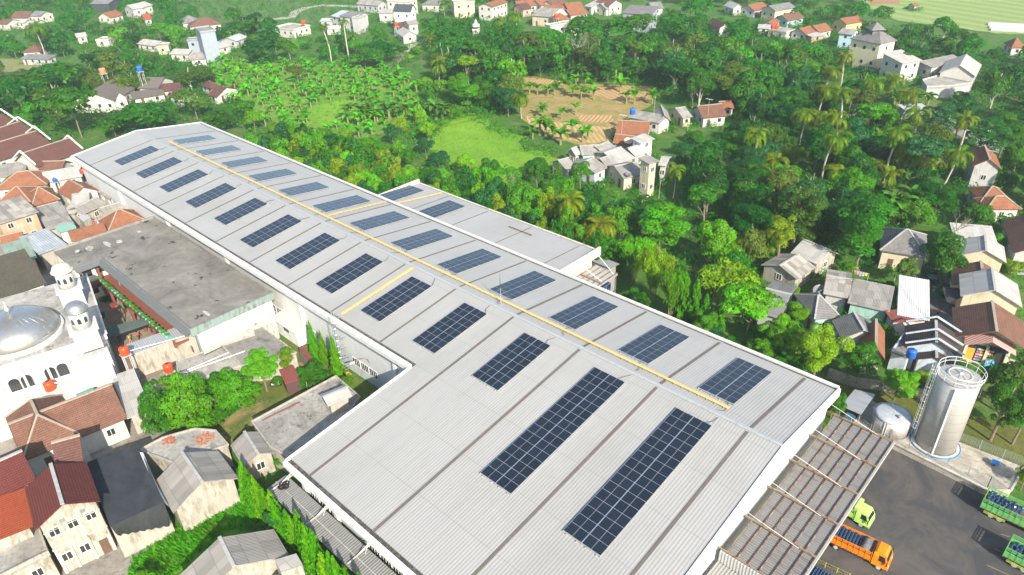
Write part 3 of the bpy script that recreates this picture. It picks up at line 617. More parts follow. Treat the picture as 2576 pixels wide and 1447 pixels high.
def slabthing(name, label, cat, pts, z, th, roof, wall=None, parapet=0, grp=None, zs=None):
    P = [wpt(p, z) for p in pts]
    if zs: 
        P = [wpt(p, zz) for p, zz in zip(pts, zs)]
    A2 = sum(P[i].x*P[(i+1) % len(P)].y-P[(i+1) % len(P)].x*P[i].y for i in range(len(P)))
    if A2 < 0: P.reverse()
    c = sum(P, Vector())/len(P); c.z = 0; T = thing(name, label, cat, c, grp)
    MB().slab(P, th).build('roof', roof, T)
    FOOT.append((c.x, c.y, max((p-c).length for p in P)*.8, None, 0, 0))
    if wall:
        m = MB(); Q = [c+(p-c)*.985 for p in P]
        for i in range(len(Q)):
            a, b = Q[i], Q[(i+1) % len(Q)]; m.face((a.x, a.y, 0), (b.x, b.y, 0), (b.x, b.y, b.z-th), (a.x, a.y, a.z-th))
        m.build('wall', wall, T)
    if parapet:
        m = MB(); n = len(P)
        for i in range(n):
            a, b = P[i], P[(i+1) % n]; d = (b-a).normalized()*.09
            m.bar(a-d+Vector((0, 0, parapet/2+.004)), b-d+Vector((0, 0, parapet/2+.004)), .18, parapet)
        m.build('parapet', wall or roof, T)
    return T, P
# ---- left village, top to bottom
for i, (p, q, lab) in enumerate([((21, 842, 74), (21, 368, 238), 'brown tiled long roof with white verge nearest the factory corner'), ((11, 525, 1450), (21, -60, 190), 'second brown tiled long roof behind the one at the factory corner'),
    ((11, 378, 1340), (11, -200, 1540), 'third brown tiled long roof, stepped behind two nearer ones'), ((11, 195, 1256), (11, -250, 1400), 'farthest stepped brown tiled long roof at the left photo edge')]):
    T, f, L, W = H(lab, 'hall', p, q, 11 if i else 9, 4.2, 2.6, 'gable', W_WH, T_BR, name='school_hall', win={'s': 4, 'w': 0, 'e': 0}, grp='stepped brown roofs')
    v = MB()
    for x in (0, L):
        for y0, z0 in ((0, 4.2), (W, 4.2)): v.bar(f((x, y0, z0+.12)), f((x, W/2, 6.8+.12)), .3, .3)
    v.build('verge_board', FASC, T)
H('terracotta hip roof house at the left edge below the brown halls', 'house', (21, -60, 470), (21, 470, 410), 8, 3.2, 2.2, 'hip', W_WH, T_OR)
H('terracotta hip roof house with pale side wall left of the patched shed', 'house', (21, 320, 632), (21, 605, 560), 8, 3.2, 2.2, 'hip', W_WH, T_OR)
H('terracotta roof house at the left edge above the patched two storey house', 'house', (21, -80, 640), (21, 320, 600), 9, 3.2, 2.3, 'hip', W_WH, T_OR)
H('small white house with grey roof beside red water barrel near factory corner', 'house', (21, 440, 395), (21, 830, 325), 6, 3, 1.4, 'gable', W_WH, A_LT)
H('small tile roof over white wall next to brown hall', 'house', (21, 380, 275), (21, 620, 268), 5, 3.2, 1.4, 'gable', W_WH, T_OLD)
H('grey sheet roof at left edge under the brown halls', 'house', (21, -40, 345), (21, 250, 300), 7, 3.2, .8, 'mono', W_GY, A_GR)
H('white gabled house with half tile half grey roof facing the camera', 'house', (21, 715, 562), (21, 575, 480), (21, 1045, 492), 3.6, 1.8, 'gable', W_WH, T_OR, win={'s': 1, 'w': 1})
H('long grey gable roof behind the half tiled white house', 'house', (21, 900, 430), (21, 1100, 560), 4, 3.4, 1.0, 'gable', W_WH, A_GR)
H('patched grey roof two storey house with open balcony and brick side', 'house', (21, -30, 815), (21, 392, 683), (21, 215, 565), 5.6, .9, 'mono', W_BK, A_PT, stor=2)
H('grey tarred roof sheet beside the brick sided house', 'house', (21, 470, 872), (21, 740, 800), (21, 545, 640), 3.2, .9, 'mono', W_DT, A_GR, win={})
H('beige grey lean roof behind the grey tarred roof', 'house', (21, 600, 700), (21, 745, 705), 5, 3.2, .6, 'mono', W_DT, A_LT, win={})
H('pale grey roof with broken tiles above the alley', 'house', (21, 720, 632), (21, 900, 600), (21, 820, 530), 3.6, .9, 'mono', W_DT, A_LT)
H('weathered grey roof along the alley with blue washing', 'house', (21, 850, 705), (21, 1080, 600), 5, 3.4, 1.0, 'gable', W_DT, A_GR)
H('grey patched roof house with white wall beside blue tarpaulin', 'house', (21, 1060, 732), (21, 1335, 650), (21, 955, 660), 3.6, 1.0, 'gable', W_WH, A_GR)
H('small grey roof directly beside the factory wall', 'house', (21, 1290, 645), (21, 1385, 640), 4, 3.5, .8, 'mono', W_WH, A_LT)
H('tile hip roof house touching the flat school roof', 'house', (21, 1085, 893), (21, 1485, 775), 7, 3.9, 2.4, 'hip', W_WH, T_OR)
H('long narrow tile roof strip beside the flat school roof', 'house', (21, 720, 988), (21, 1085, 893), 3.2, 4.6, .9, 'mono', W_WH, T_OR, win={})
H('shed with square panelled blue grey roof', 'shed', (21, 388, 1112), (21, 672, 1012), (21, 245, 950), 4.2, .5, 'mono', W_DT, corr((.36, .40, .44), .4, .4, .8, (.18, .18, .17), .5), name='shed', win={})
H('faded green sheet roof house left of the square panelled shed', 'house', (21, 100, 1222), (21, 375, 1142), (21, 0, 1050), 4.2, .6, 'mono', W_PK, A_GN)
H('thin teal roof strip over a bright white wall', 'shed', (21, 582, 897), (21, 770, 845), (21, 540, 862), 3.8, .5, 'mono', W_WH, corr((.20, .36, .30), .3, .6, .7), name='shed', win={})
H('little terracotta roof between green roof and brick house', 'house', (21, 25, 1030), (21, 250, 975), 4, 3.2, 1.2, 'gable', W_DT, T_OR, win={})
slabthing('tarpaulin', 'bright blue tarpaulin hung against the factory wall', 'tarpaulin', [(21, 1295, 682), (21, 1388, 645), (21, 1415, 722), (21, 1330, 708)], 3, .05, plain((.02, .10, .55), .5), zs=[3.2, 3.4, 1.2, 1.2])
slabthing('tin_roof', 'small square white tin roof in the alley', 'tin roof', [(21, 785, 735), (21, 860, 695), (21, 912, 740), (21, 840, 785)], 2.6, .05, A_MT, W_DT)
# ---- school round its courtyard
S = thing('school_building', 'two storey school with flat dark concrete roof around a courtyard', 'school', (60, -22, 0))
SZ = 6.6; FOOT.append((60, -24, 26, None, 0, 0))
RC = NT('flat_roof_screed'); p_ = RC.pos(); n1 = RC.noise(.16, p_, 9, .78, .5); n2 = RC.noise(.35, p_, 6, .7)
b_ = RC.mix(RC.ramp(n1, (.32, 0.), (.68, 1.)), (.10, .095, .085), (.26, .245, .215)); b_ = RC.mix(RC.ramp(n2, (.61, 0.), (.64, 1.)), b_, (.035, .035, .035)); b_ = RC.mix(RC.math('MULTIPLY', RC.ramp(RC.noise(1.2, p_, 6, .8), (.62, 0.), (.7, 1.)), .5), b_, (.42, .40, .36))
RC.color(b_); RC.rough(.95); RC = RC.m
MB().slab([(40.8, -26.9, SZ), (81.6, -26.9, SZ), (81.6, -14.4, SZ), (40.8, -14.4, SZ)], .35).slab([(40.8, -31.2, SZ-.004), (49.6, -31.2, SZ-.004), (49.6, -26.9, SZ-.004), (40.8, -26.9, SZ-.004)], .35).build('roof', RC, S)
EDG = plaster((.20, .27, .25), .7, (.12, .12, .10))
for q, zt in (((40.6, -14.4, 81.8, -14.2), .35), ((81.6, -27.1, 81.8, -14.4), .3), ((40.6, -31.2, 40.8, -14.4), .4)): MB().box(q[0], q[1], SZ-.9, q[2], q[3], SZ+zt).build('parapet', EDG if q[0] > 80 else CONC, S)
# sloping eave strips round the court
sh = corr((.13, .14, .145), .2, .4, .8)
MB().slab([(49.6, -27.8, SZ-.55), (81.5, -27.8, SZ-.55), (81.5, -26.6, SZ+.12), (49.6, -26.6, SZ+.12)], .1).slab([(49.3, -31.2, SZ+.12), (50.5, -31.2, SZ-.55), (50.5, -27.8, SZ-.55), (49.3, -26.6, SZ+.12)], .1).build('eave_strip', sh, S)
MAR = plaster((.19, .06, .04), .2); CRM = plaster((.74, .70, .58), .15); GRN = plain((.13, .50, .36))
MB().box(41, -26.4, 0, 81.4, -14.6, SZ-.36).box(41, -31.1, 0, 49.2, -26.4, SZ-.36).build('wall', CRM, S)
MB().box(49.2, -28.3, 3.0, 78, -26.4, 3.35).box(49.2, -31.2, 3.0, 51.2, -28.3, 3.35).build('gallery_floor', MAR, S)
MB().box(51.2, -28.5, 2.75, 78, -28.3, 4.1).box(51.0, -31.2, 2.75, 51.2, -28.3, 4.1).build('balcony_front', MAR, S)
MB().box(51.2, -28.54, 4.1, 78, -28.26, 4.2).box(50.96, -31.2, 4.1, 51.24, -28.5, 4.2).build('handrail', GRN, S)
for x in (53.5, 57.5, 61.5, 65.5, 69.5, 73.5): MB().box(x, -28.45, 0, x+.35, -28.1, 2.75).build('column', MAR, S)
for y in (-31.0, -28.5): MB().box(50.9, y, 0, 51.2, y+.35, 5.9).build('column', MAR, S)
for x in np.arange(52, 78, 3.1):
    for z in (1.0, 4.2): MB().box(x, -26.46, z, x+1.7, -26.4, z+1.1).build('window', HG, S)
for y in (-30.2, -28.2):
    for z in (.9, 4.2): MB().box(49.2, y, z, 49.26, y+1.4, z+1.1).build('window', HG, S)
MB().box(81.4, -26.6, 0, 81.9, -26.4, 5.6).box(81.4, -26.4, 2.3, 83.0, -15.5, 2.6).build('rear_gallery', EDG, S); MB().box(82.8, -26.6, 2.6, 83.0, -15.5, 3.7).build('rear_parapet', plaster((.50, .42, .36), .7, (.20, .27, .25)), S)
MB().box(81.42, -24.4, 3.2, 81.5, -15.6, 5.7).build('rear_wall', plaster((.80, .80, .78), .05), S)
MB().box(83.0, -26.6, 0, 83.2, -15.5, 3.0).build('rear_lower_wall', plaster((.48, .50, .44), .8, (.26, .24, .18)), S)
# planters on the gallery
rp = random.Random(3)
for i in range(22):
    x = 52.5+i*1.15; T = thing('potted_plant', 'small potted plant on the gallery edge above the courtyard', 'potted plant', (x, -28.9, 4.1), 'potted plants along the gallery')
    MB().lathe([(.14, 0), (.2, .35)], (x, -28.72, 4.12), 8).build('pot', plain((.16, .50, .44)), T); POTS = globals().setdefault('POTS', []); POTS.append((T, x, -28.72, 4.5, rp.uniform(.3, .5)))
# dark tiled arm of the school
H('dark olive tiled long roof of the school arm behind the mosque', 'school wing', (21, 470, 1402), (21, -120, 1600), (21, 645, 1085), 5.6, 2.6, 'mono', CRM, T_OLV, name='school_wing', win={'s': 5})
# awnings and grey sheet roof
slabthing('awning', 'long dark green awning crossing the courtyard', 'awning', [(31, 1040, 415), (31, 1600, 265), (31, 1632, 322), (31, 1090, 502)], 3.1, .08, corr((.07, .10, .09), .2, .3, .6), zs=[3.4, 3.4, 3.0, 3.0])
H('beige walled hall with grey sheet roof in front of the courtyard', 'hall', (31, 1300, 685), (31, 1905, 468), (31, 1180, 572), 4.6, -.5, 'mono', W_DT, A_MT, name='hall', win={}, o=.15)
# ---- mosque
MQ = plaster((.50, .505, .50), .6, (.35, .33, .28)); MQR = concrete((.38, .365, .33), .7, .3)
Mq = thing('mosque', 'white mosque with big silver dome and two domed towers', 'mosque', (76.2, -35.6, 0)); FOOT.append((67, -46, 16, None, 0, 0))
mz = 7.6; MO, MA = Vector((75.4, -35.7, 0)), -.223
def mloc(u, v, z):
    p = at(u, v, z)-MO; ca, sa = math.cos(-MA), math.sin(-MA); return 76.2+p.x*ca-p.y*sa, -35.6+p.x*sa+p.y*ca
MB().box(56.5, -62, 0, 76.2, -35.6, mz).build('wall', MQ, Mq)
MB().box(56.3, -62, mz+.003, 76.3, -35.5, mz+.15).build('roof', MQR, Mq)
MB().box(76.2, -62, mz-.35, 76.6, -35.4, mz+.35).box(56.3, -35.5, mz+.15, 76.2, -35.25, mz+.45).build('parapet', MQ, Mq)
MB().box(76.2, -40.3, 0, 78.4, -35.8, 6.4).build('stair_block', MQ, Mq); MB().box(78.4, -40.8, 0, 80.6, -36.0, 4.6).build('side_block', MQ, Mq)
MB().box(76.2, -62, 0, 80.6, -40.3, 2.9).build('lower_terrace', plaster((.66, .64, .58), .7, (.3, .28, .22)), Mq)
DM = NT('dome_metal'); p_ = DM.n('TexCoord').outputs['Object']; nn_ = DM.noise(.35, p_, 6, .7); DM.color(DM.mix(DM.ramp(nn_, (.4, 0.), (.7, 1.)), (.42, .44, .46), (.32, .28, .20))); DM.b.inputs['Metallic'].default_value = .75; DM.rough(DM.ramp(nn_, (.3, .28), (.7, .5)))
bk = DM.sep(p_); an_ = DM.math('ARCTAN2', bk[1], bk[0]); sm2 = DM.math('GREATER_THAN', DM.math('ABSOLUTE', DM.math('SUBTRACT', DM.math('FRACT', DM.math('MULTIPLY', an_, 32/6.2832)), .5)), .46); hz_ = DM.math('GREATER_THAN', DM.math('ABSOLUTE', DM.math('SUBTRACT', DM.math('FRACT', DM.math('MULTIPLY', bk[2], 1/.9)), .5)), .47); DM.bump(DM.math('SUBTRACT', 1.0, DM.math('MAXIMUM', sm2, hz_)), .6, .04); DM = DM.m
DC = (*mloc(49, 846, mz+.15), mz+.15); DR = 5.1
d = MB().lathe([(DR*math.cos(a*math.pi/2/16)**.96, DR*.62*math.sin(a*math.pi/2/16)) for a in range(16)]+[(.05, DR*.62)], (0, 0, .5), 48); o = d.build('dome', DM, Mq, True); o.location = (DC[0], DC[1], DC[2])
o = MB().lathe([(DR+.35, 0), (DR+.35, .5), (DR-.05, .5)], (0, 0, 0), 48).build('dome_base', plaster((.62, .62, .60), .5), Mq); o.location = DC
o = MB().lathe([(.1, 0), (.12, .35), (.34, .5), (.4, .75), (.3, 1.0), (.05, 1.1), (.04, 1.9)], (0, 0, 0), 14).build('finial', metal((.7, .66, .58)), Mq, True); o.location = (DC[0], DC[1], DC[2]+DR*.62+.45)
for i, y in enumerate((-41.6, -43.0, -45.7, -47.1, -49.8, -51.2, -53.9, -55.3)):
    pts = [(-.6, 0), (.6, 0)]+[(.6*math.cos(a*math.pi/8), 1.3+.6*math.sin(a*math.pi/8)) for a in range(9)]
    m = MB(); m.face(*[(76.24, y+a, 3.7+b) for a, b in pts]); m.build('arched_window', HG, Mq)
    m = MB()
    pp_ = [(76.27, y+a*1.12, 3.68+b*1.05) for a, b in pts]; m.tube(pp_+[pp_[0]], .06, 4); m.build('arch_frame', MQ, Mq)
for k in range(9):
    y = -40.4-k*2.7
    MB().box(76.2, y-.14, 2.9, 76.42, y+.14, mz-.35).build('pilaster', MQ, Mq)
for (cx_, cy_), zt in ((mloc(155, 680, 13.2), 0), (mloc(190, 778, 13.2), 0)):
    m = MB().box(cx_-1.5, cy_-1.45, mz, cx_+1.5, cy_+1.45, 10.4).box(cx_-1.75, cy_-1.7, 10.4, cx_+1.75, cy_+1.7, 10.62); tw = m.build('tower', MQ, Mq)
    MB().lathe([(1.15, 0), (1.1, 2.5)], (cx_, cy_, 10.62), 24).build('drum', MQ, tw, True)
    MB().lathe([(1.45, -.05), (1.45, .12), (1.3, .2)]+[(1.28*math.cos(a*math.pi/2/8), .2+1.0*math.sin(a*math.pi/2/8)) for a in range(8)]+[(.03, 1.2)], (cx_, cy_, 13.1), 28).build('small_dome', plaster((.50, .48, .42), .6, (.2, .24, .18)) if cx_ < 69 else DM, tw, True)
    for a in (-.1, -.8, -1.5, .6):
        ca, sa = math.cos(a), math.sin(a); m = MB(); q = [(-.2, 0), (.2, 0), (.2, .55), (.14, .75), (0, .85), (-.14, .75), (-.2, .55)]
        m.face(*[(cx_+ca*1.16-sa*u_, cy_+sa*1.16+ca*u_, 11.5+v_) for u_, v_ in q]); m.build('arched_window', HG, tw)
Mq.location = MO; Mq.rotation_euler = (0, 0, MA)
# ---- flat roofs between school and wing
slabthing('flat_roof_house', 'low house with stained grey flat roof behind the trees', 'house', [(31, 2235, 590), (31, 2560, 480), (0, 640, 810), (0, 745, 888), (0, 700, 905), (31, 2440, 790)], 3.1, .3, CONC, W_DT, .15)
slabthing('flat_roof_house', 'low house with dark mouldy flat roof beside the beige hall', 'house', [(31, 1780, 740), (31, 2235, 590), (31, 2430, 780), (31, 2200, 850), (31, 1800, 990)], 3.0, .3, CONC_L, W_DT, .15)
slabthing('flat_roof_house', 'wide flat roof with black stains next to the factory wing', 'house', [(0, 634, 1062), (0, 845, 948), (0, 905, 1000), (0, 884, 1030), (0, 722, 1150), (0, 680, 1125)], 3.2, .3, concrete((.30, .29, .26), .9, .22), W_DT, .2)
H('small rooftop room of pale brick with fibre roof on the stained flat roof', 'hut', (32, 722, 1192), (32, 968, 1088), (32, 575, 1108), 5.3, .5, 'gable', W_DT, A_LT, name='rooftop_room', zb=3.2, win={})
H('dark brown metal shed behind the parked motorbike', 'shed', (32, 292, 968), (32, 442, 918), 3.0, 2.3, .3, 'mono', plain((.09, .05, .045)), A_RD, name='shed', win={}, o=.1)
slabthing('tin_roof', 'narrow red tin roof beside the conical trees', 'tin roof', [(32, 430, 610), (32, 470, 590), (32, 572, 705), (32, 520, 735)], 2.5, .05, A_RD, W_DT)
# ---- lower left
T, f, L, W = H('long terracotta tiled house with white walls in front of the mosque', 'house', (41, 235, 300), (31, 1282, 1312), 9, 3.6, 2.6, 'gable', W_WH, T_OLD, win={'s': 3, 'e': 1, 'w': 1})
H('steep terracotta side wing with mossy ridge beside the long tiled house', 'house', (31, 50, 1310), (41, 225, 300), (31, 650, 1140), 3.6, 3.0, 'hip', W_WH, T_OLD)
H('pale grey sheet roofed open shed right of the terracotta house', 'shed', (31, 1278, 1318), (31, 1520, 1226), (31, 930, 985), 3.6, .4, 'mono', W_DT, A_LT, name='shed', win={})
slabthing('awning', 'translucent teal sheet awning behind the terracotta ridge', 'awning', [(31, 760, 1075), (31, 930, 1003), (31, 1000, 1092), (31, 825, 1135)], 4.3, .05, corr((.10, .34, .30), .3, .4, .4), W_PK)
slabthing('awning', 'translucent blue sheet awning behind the terracotta ridge', 'awning', [(31, 735, 1150), (31, 870, 1098), (31, 985, 1105), (31, 750, 1198)], 4.0, .05, corr((.08, .24, .48), .3, .4, .4))
H('dark red tiled tall house with plain white gable wall and black windows', 'house', (41, 1010, 700), (41, 872, 312), (41, 345, 985), 7.2, 1.6, 'gable', W_DT, T_RD, win={'w': 3}, stor=2, wmat=1)
H('small brown roof with white battens behind the dark red gable', 'house', (41, 560, 392), (41, 842, 312), 5, 7.0, 1.8, 'gable', W_DT, T_BR, win={})
H('deep red roof at the left photo edge behind the red gable', 'house', (41, -80, 700), (41, 365, 490), 7, 6.2, 1.8, 'gable', W_WH, T_RD, win={'s': 2})
H('glossy orange red tile roof at the lower left edge', 'house', (41, -120, 1130), (41, 332, 952), (41, 240, 640), 5.4, .9, 'mono', W_DT, tile((.27, .055, .02), (.20, .04, .02), .1, 0), win={'s': 3, 'e': 0})
H('lower white annex with concrete ledge at the bottom left corner', 'house', (41, -150, 1560), (41, 500, 1230), 5, 4.2, .4, 'flat', W_DT, CONC_L, win={'s': 3})
T, P4 = slabthing('tarpaulin_house', 'house covered by a big black tarpaulin roof with hanging cloth', 'house', [(41, 1108, 962), (41, 1650, 712), (41, 1395, 135), (41, 872, 312)], 4.8, .08, NT('x').m if False else concrete((.035, .04, .05), .3, .3), W_DT)
def cloth(name, mat, parent, top, bot, n=22, sag=.12):
    m = MB(); a, b = Vector(top[0]), Vector(top[1]); c, d_ = Vector(bot[0]), Vector(bot[1]); K = 6; g_ = []
    for j in range(K+1):
        for i in range(n+1):
            s_, t_ = i/n, j/K; p = a.lerp(b, s_).lerp(c.lerp(d_, s_), t_); nrm = (b-a).cross(Vector((0, 0, 1))).normalized(); g_.append(p+nrm*(sag*math.sin(i*1.9)*t_+.25*math.sin(t_*3.1)))
    m.idx(g_, [(j*(n+1)+i, j*(n+1)+i+1, (j+1)*(n+1)+i+1, (j+1)*(n+1)+i) for j in range(K) for i in range(n)])
    return m.build(name, mat, parent, True)
BLK = concrete((.03, .034, .036), .3, .5)
cloth('tarpaulin', BLK, T, (wpt((41, 1112, 955), 4.85), wpt((41, 1652, 708), 4.85)), (wpt((41, 1190, 1050), 3.1), wpt((41, 1715, 950), 2.2)))
cloth('white_cloth', plain((.75, .74, .70)), T, (wpt((41, 1405, 210), 4.95), wpt((41, 1440, 215), 4.8)), (wpt((41, 1660, 712), 4.7), wpt((41, 1700, 760), 3.9)), 8)
H('weathered grey fibre roof house with crumbling plaster gable', 'house', (41, 2402, 472), (41, 2192, 192), (41, 1702, 757), 4.4, 2.0, 'gable', W_DT, A_GR, win={'w': 0, 'e': 0, 's': 0}, door=False)
slabthing('flat_roof_house', 'pale cracked flat roof with a pile of red tiles on it', 'house', [(41, 1405, 195), (41, 1640, 70), (41, 1960, -20), (41, 2170, 0), (41, 2295, 140), (41, 1770, 330)], 3.4, .3, CONC_L, W_DT, .2)
H('small grey double pitched shed roof beside the stained flat roof', 'shed', (42, 200, 212), (42, 60, 0), (41, 2470, 400), 3.4, 1.0, 'gable', W_DT, A_GR, name='shed', win={'w': 1})
T, f, L, W = H('large grey hip roof house at the bottom edge of the photo', 'house', (42, 335, 1252), (42, 178, 982), (41, 1740, 1480), 3.6, 2.4, 'gable', W_DT, A_GR, win={})
slabthing('tin_roof', 'small light sheet roof with dry grass at the bottom edge', 'tin roof', [(42, 185, 1292), (42, 405, 1230), (42, 470, 1340), (42, 250, 1412)], 3.9, .06, A_LT, W_DT)
H('grey patched low roof right at the bottom edge', 'house', (42, 200, 1440), (42, 400, 1420), -5, 3.0, .8, 'gable', W_DT, A_DK, win={})
# ---- right village
H('grey patched hip roof house between the big trees on the right', 'house', (24, 1125, 1072), (24, 1610, 1150), 9, 4.0, 2.4, 'hip', W_CR, T_GR)
H('light grey gable roof with dark ridge right of the round tree', 'house', (24, 1942, 1117), (24, 1935, 965), (24, 2402, 1197), 4.0, 1.5, 'gable', W_CR, A_LT)
H('long pale grey roof behind the round tree near the right edge', 'house', (24, 1890, 1010), (24, 2330, 1050), 6, 3.6, 1.2, 'mono', W_CR, A_LT, win={'s': 3})
H('rust brown tiled roof between two grey gabled roofs on the right', 'house', (24, 1850, 1420), (24, 1838, 1235), (24, 2378, 1312), 4.0, 1.8, 'gable', W_CR, T_OLD)
H('big light grey gable roof with beige wall above the shop', 'house', (34, 1937, 82), (24, 1920, 1312), (34, 2552, 152), 4.8, 1.9, 'gable', W_CR, A_LT, win={'w': 1})
T, f, L, W = H('brown tiled shop house with open lit shop front under pink eave', 'shop', (34, 1872, 500), (34, 1852, 202), (34, 2640, 650), 4.6, 2.2, 'gable', W_CR, T_OLD, name='shop_house', win={}, door=False, o=1.6)
SHOP = (T, f, L, W)
H('bright white ribbed long roof beside the narrow street', 'house', (34, 1298, 268), (34, 1628, 332), (24, 1400, 1362), 3.6, .5, 'mono', W_WH, A_WH, win={})
T, f, L, W = H('dark brown tiled house with pale blue parapets behind the tall silo', 'house', (34, 1370, 592), (34, 1378, 382), (34, 1958, 712), 4.2, 1.7, 'gable', W_BL, T_DK)
v = MB()
for x in (-.1, L*.42, L+.05):
    v.bar(f((x, 0, 4.35)), f((x, W/2, 6.05)), .14, .22).bar(f((x, W/2, 6.05)), f((x, W, 4.35)), .14, .22)
v.build('parapet', W_BL, T)
H('small dark tiled porch roof with blue parapet in front of the blue house', 'porch', (34, 1480, 722), (34, 1480, 612), (34, 1870, 722), 3.2, 1.0, 'gable', W_BL, T_DK, name='porch', win={})
H('grey concrete flat roof with blue water tank beside the dark tiled house', 'house', (34, 1240, 640), (34, 1410, 700), (34, 1215, 362), 3.6, .25, 'flat', W_BL, CONC, win={})
H('grey complex roof with light green ridge lines', 'house', (34, 470, 320), (34, 735, 300), 7, 3.8, 1.7, 'hip', W_MG, T_GR)
T, f, L, W = H('pale grey gable roof with green streaks and blue fascia', 'house', (34, 738, 515), (34, 640, 330), (34, 1060, 372), 3.8, 1.5, 'gable', W_GY, T_GR)
H('narrow tile roof with dark left side and bright orange right side', 'house', (34, 937, 672), (34, 948, 402), (34, 1178, 766), 3.8, 1.7, 'gable', W_WH, T_OR)
H('wide plain grey roof with green wall right of the satellite dish', 'house', (34, 800, 152), (34, 1226, 246), (24, 830, 1386), 3.6, .7, 'mono', W_MG, A_GR, win={})
H('patchwork grey roof behind the plain grey roof on the right', 'house', (34, 555, 62), (34, 820, 110), (24, 640, 1266), 3.6, 1.0, 'gable', W_GY, A_PT, win={})
H('broken grey roof shed with debris below the dark wood', 'house', (24, 225, 1097), (24, 497, 1217), 6, 3.2, 1.6, 'gable', W_DT, A_LT)
H('rust patched plank like roof in front of the broken grey shed', 'house', (24, 292, 1366), (24, 482, 1242), 6.5, 3.0, 1.2, 'gable', W_DT, A_PT)
H('plain dark grey roof beside the bright green tree', 'house', (0, 1900, 785), (0, 1965, 802), (0, 1930, 702), 3.4, 1.3, 'gable', W_GY, A_DK, win={})
H('pale blue walled house with pink red roof at the upper right', 'house', (24, 2058, 226), (24, 2015, 86), (24, 2310, 150), 5, 1.8, 'gable', W_GY, T_OR)
H('red tiled roofs half hidden by trees at the right edge', 'house', (24, 2140, 585), (24, 2480, 600), 7, 3.5, 1.8, 'hip', W_WH, T_OR)
H('second red tiled roof just below the half hidden one', 'house', (24, 2200, 660), (24, 2560, 660), 5, 3.3, 1.6, 'hip', W_WH, T_OR)
H('brown roof with grey lower edge cut by the right photo edge', 'house', (24, 2467, 1102), (24, 2350, 777), (24, 2850, 950), 4.4, 2.0, 'gable', W_GY, T_OLD)
slabthing('carport', 'black sheet carport with white brackets beside the street', 'carport', [(34, 1755, 0), (34, 1935, 0), (34, 1950, 100), (34, 1800, 148)], 2.9, .06, corr((.05, .045, .05), .3, .2, .6))
H('small brown tin roof joined to the white ribbed roof', 'shed', (34, 1255, 350), (34, 1540, 335), 2.6, 3.2, .4, 'mono', W_WH, A_RD, name='shed', win={})
# ---- upper right
T, f, L, W = H('cream two storey house with big grey hip roof and small cupola', 'house', (14, 820, 386), (14, 1135, 446), (14, 1290, 404), 8.6, 3.2, 'hip', plaster((.72, .64, .42), .15), T_GR, stor=2, win={'s': 3, 'e': 1, 'n': 0, 'w': 0})
m = MB(); c_ = f((L/2, W/2, 0))
m.lathe([(2.2, 0), (2.2, 1.4)], (c_.x, c_.y, 10.4), 4).lathe([(3.4, 0), (.05, 2.0)], (c_.x, c_.y, 11.8), 4); m.build('cupola', T_GR, T)
H('white two storey house with pale grey roof right of the cream house', 'house', (14, 1357, 642), (14, 1556, 606), 8, 6.0, 1.6, 'mono', W_WH, A_LT, stor=2)
T, f, L, W = H('large white gabled house with grey roof on a terrace', 'house', (14, 2095, 772), (14, 2152, 652), (14, 1715, 736), 5.4, 2.6, 'gable', W_WH, A_LT)
H('long white side wing with thin grey roof beside the white gabled house', 'house', (14, 1655, 680), (14, 2000, 608), 5, 5.0, .8, 'mono', W_WH, A_GR)
slabthing('terrace', 'grey concrete terrace on stilts below the white gabled house', 'terrace', [(14, 1550, 812), (14, 1600, 880), (14, 1850, 870), (14, 2050, 840), (14, 1700, 770)], 3.2, .4, CONC_L, W_GY, .4)
H('open kiosk with flat blue grey metal roof and low white wall', 'kiosk', (14, 1386, 1116), (14, 1642, 1104), (14, 1362, 1060), 3.0, .3, 'mono', W_GY, A_MT, name='kiosk', win={})
H('beige house with dark grey roof at the top edge', 'house', (14, 75, 112), (14, 285, 76), 8, 5, 1.6, 'gable', W_CR, A_DK)
H('brown tiled roof with green gable below the beige house', 'house', (14, 200, 212), (14, 372, 178), 7, 3.6, 1.8, 'gable', W_MG, T_OLD)
H('pair of red roofs left of the cream house, left one', 'house', (14, 385, 350), (14, 505, 322), 7, 3.6, 1.8, 'gable', W_WH, T_OR)
H('pair of red roofs left of the cream house, right one', 'house', (14, 520, 330), (14, 652, 300), 7, 3.6, 2.0, 'gable', W_WH, T_OR)
H('low brick red house with grey roof under the pair of red roofs', 'house', (14, 440, 372), (14, 580, 352), 5, 3.2, .5, 'mono', W_BK, A_LT)
H('red roofed house with yellow balcony behind the cream house', 'house', (14, 790, 245), (14, 970, 215), 7, 5, 1.6, 'gable', W_YL, T_OR)
H('pale blue fronted house left behind the cream house', 'house', (14, 705, 335), (14, 860, 352), 7, 5, 1.2, 'gable', plaster((.45, .62, .72), .1), A_GR, stor=2)
H('terracotta roof with white wall at the right edge near the fields', 'house', (14, 2450, 478), (14, 2600, 480), 7, 3.8, 2.4, 'hip', W_WH, T_OR)
H('tiny white walled hut in the striped fields', 'hut', (14, 1472, 62), (14, 1528, 58), 4, 2.6, .8, 'gable', W_GY, T_OR, name='field_hut', win={})
for i, (y0, y1, lab) in enumerate(((222, 236, 'farthest'), (250, 264, 'middle'), (278, 292, 'nearest'))):
    slabthing('plastic_tunnel', f'long pale plastic covered bed by the right edge, {lab} of three', 'plastic tunnel', [(14, 2215+i*15, y0+14), (14, 2620, y0+34), (14, 2620, y0+18), (14, 2230+i*10, y0)], .8, .3, plain((.52, .50, .52), .5), W_GY)
H('white house with red tank in the middle of the right slope', 'house', (14, 0, 300), (14, 185, 330), 6, 3.6, .4, 'flat', W_WH, CONC_L)
H('white cottage with reddish tin roof at the left of the right hill village', 'house', (14, 60, 262), (14, 125, 215), 5, 3.4, 1.2, 'gable', W_WH, T_OR)
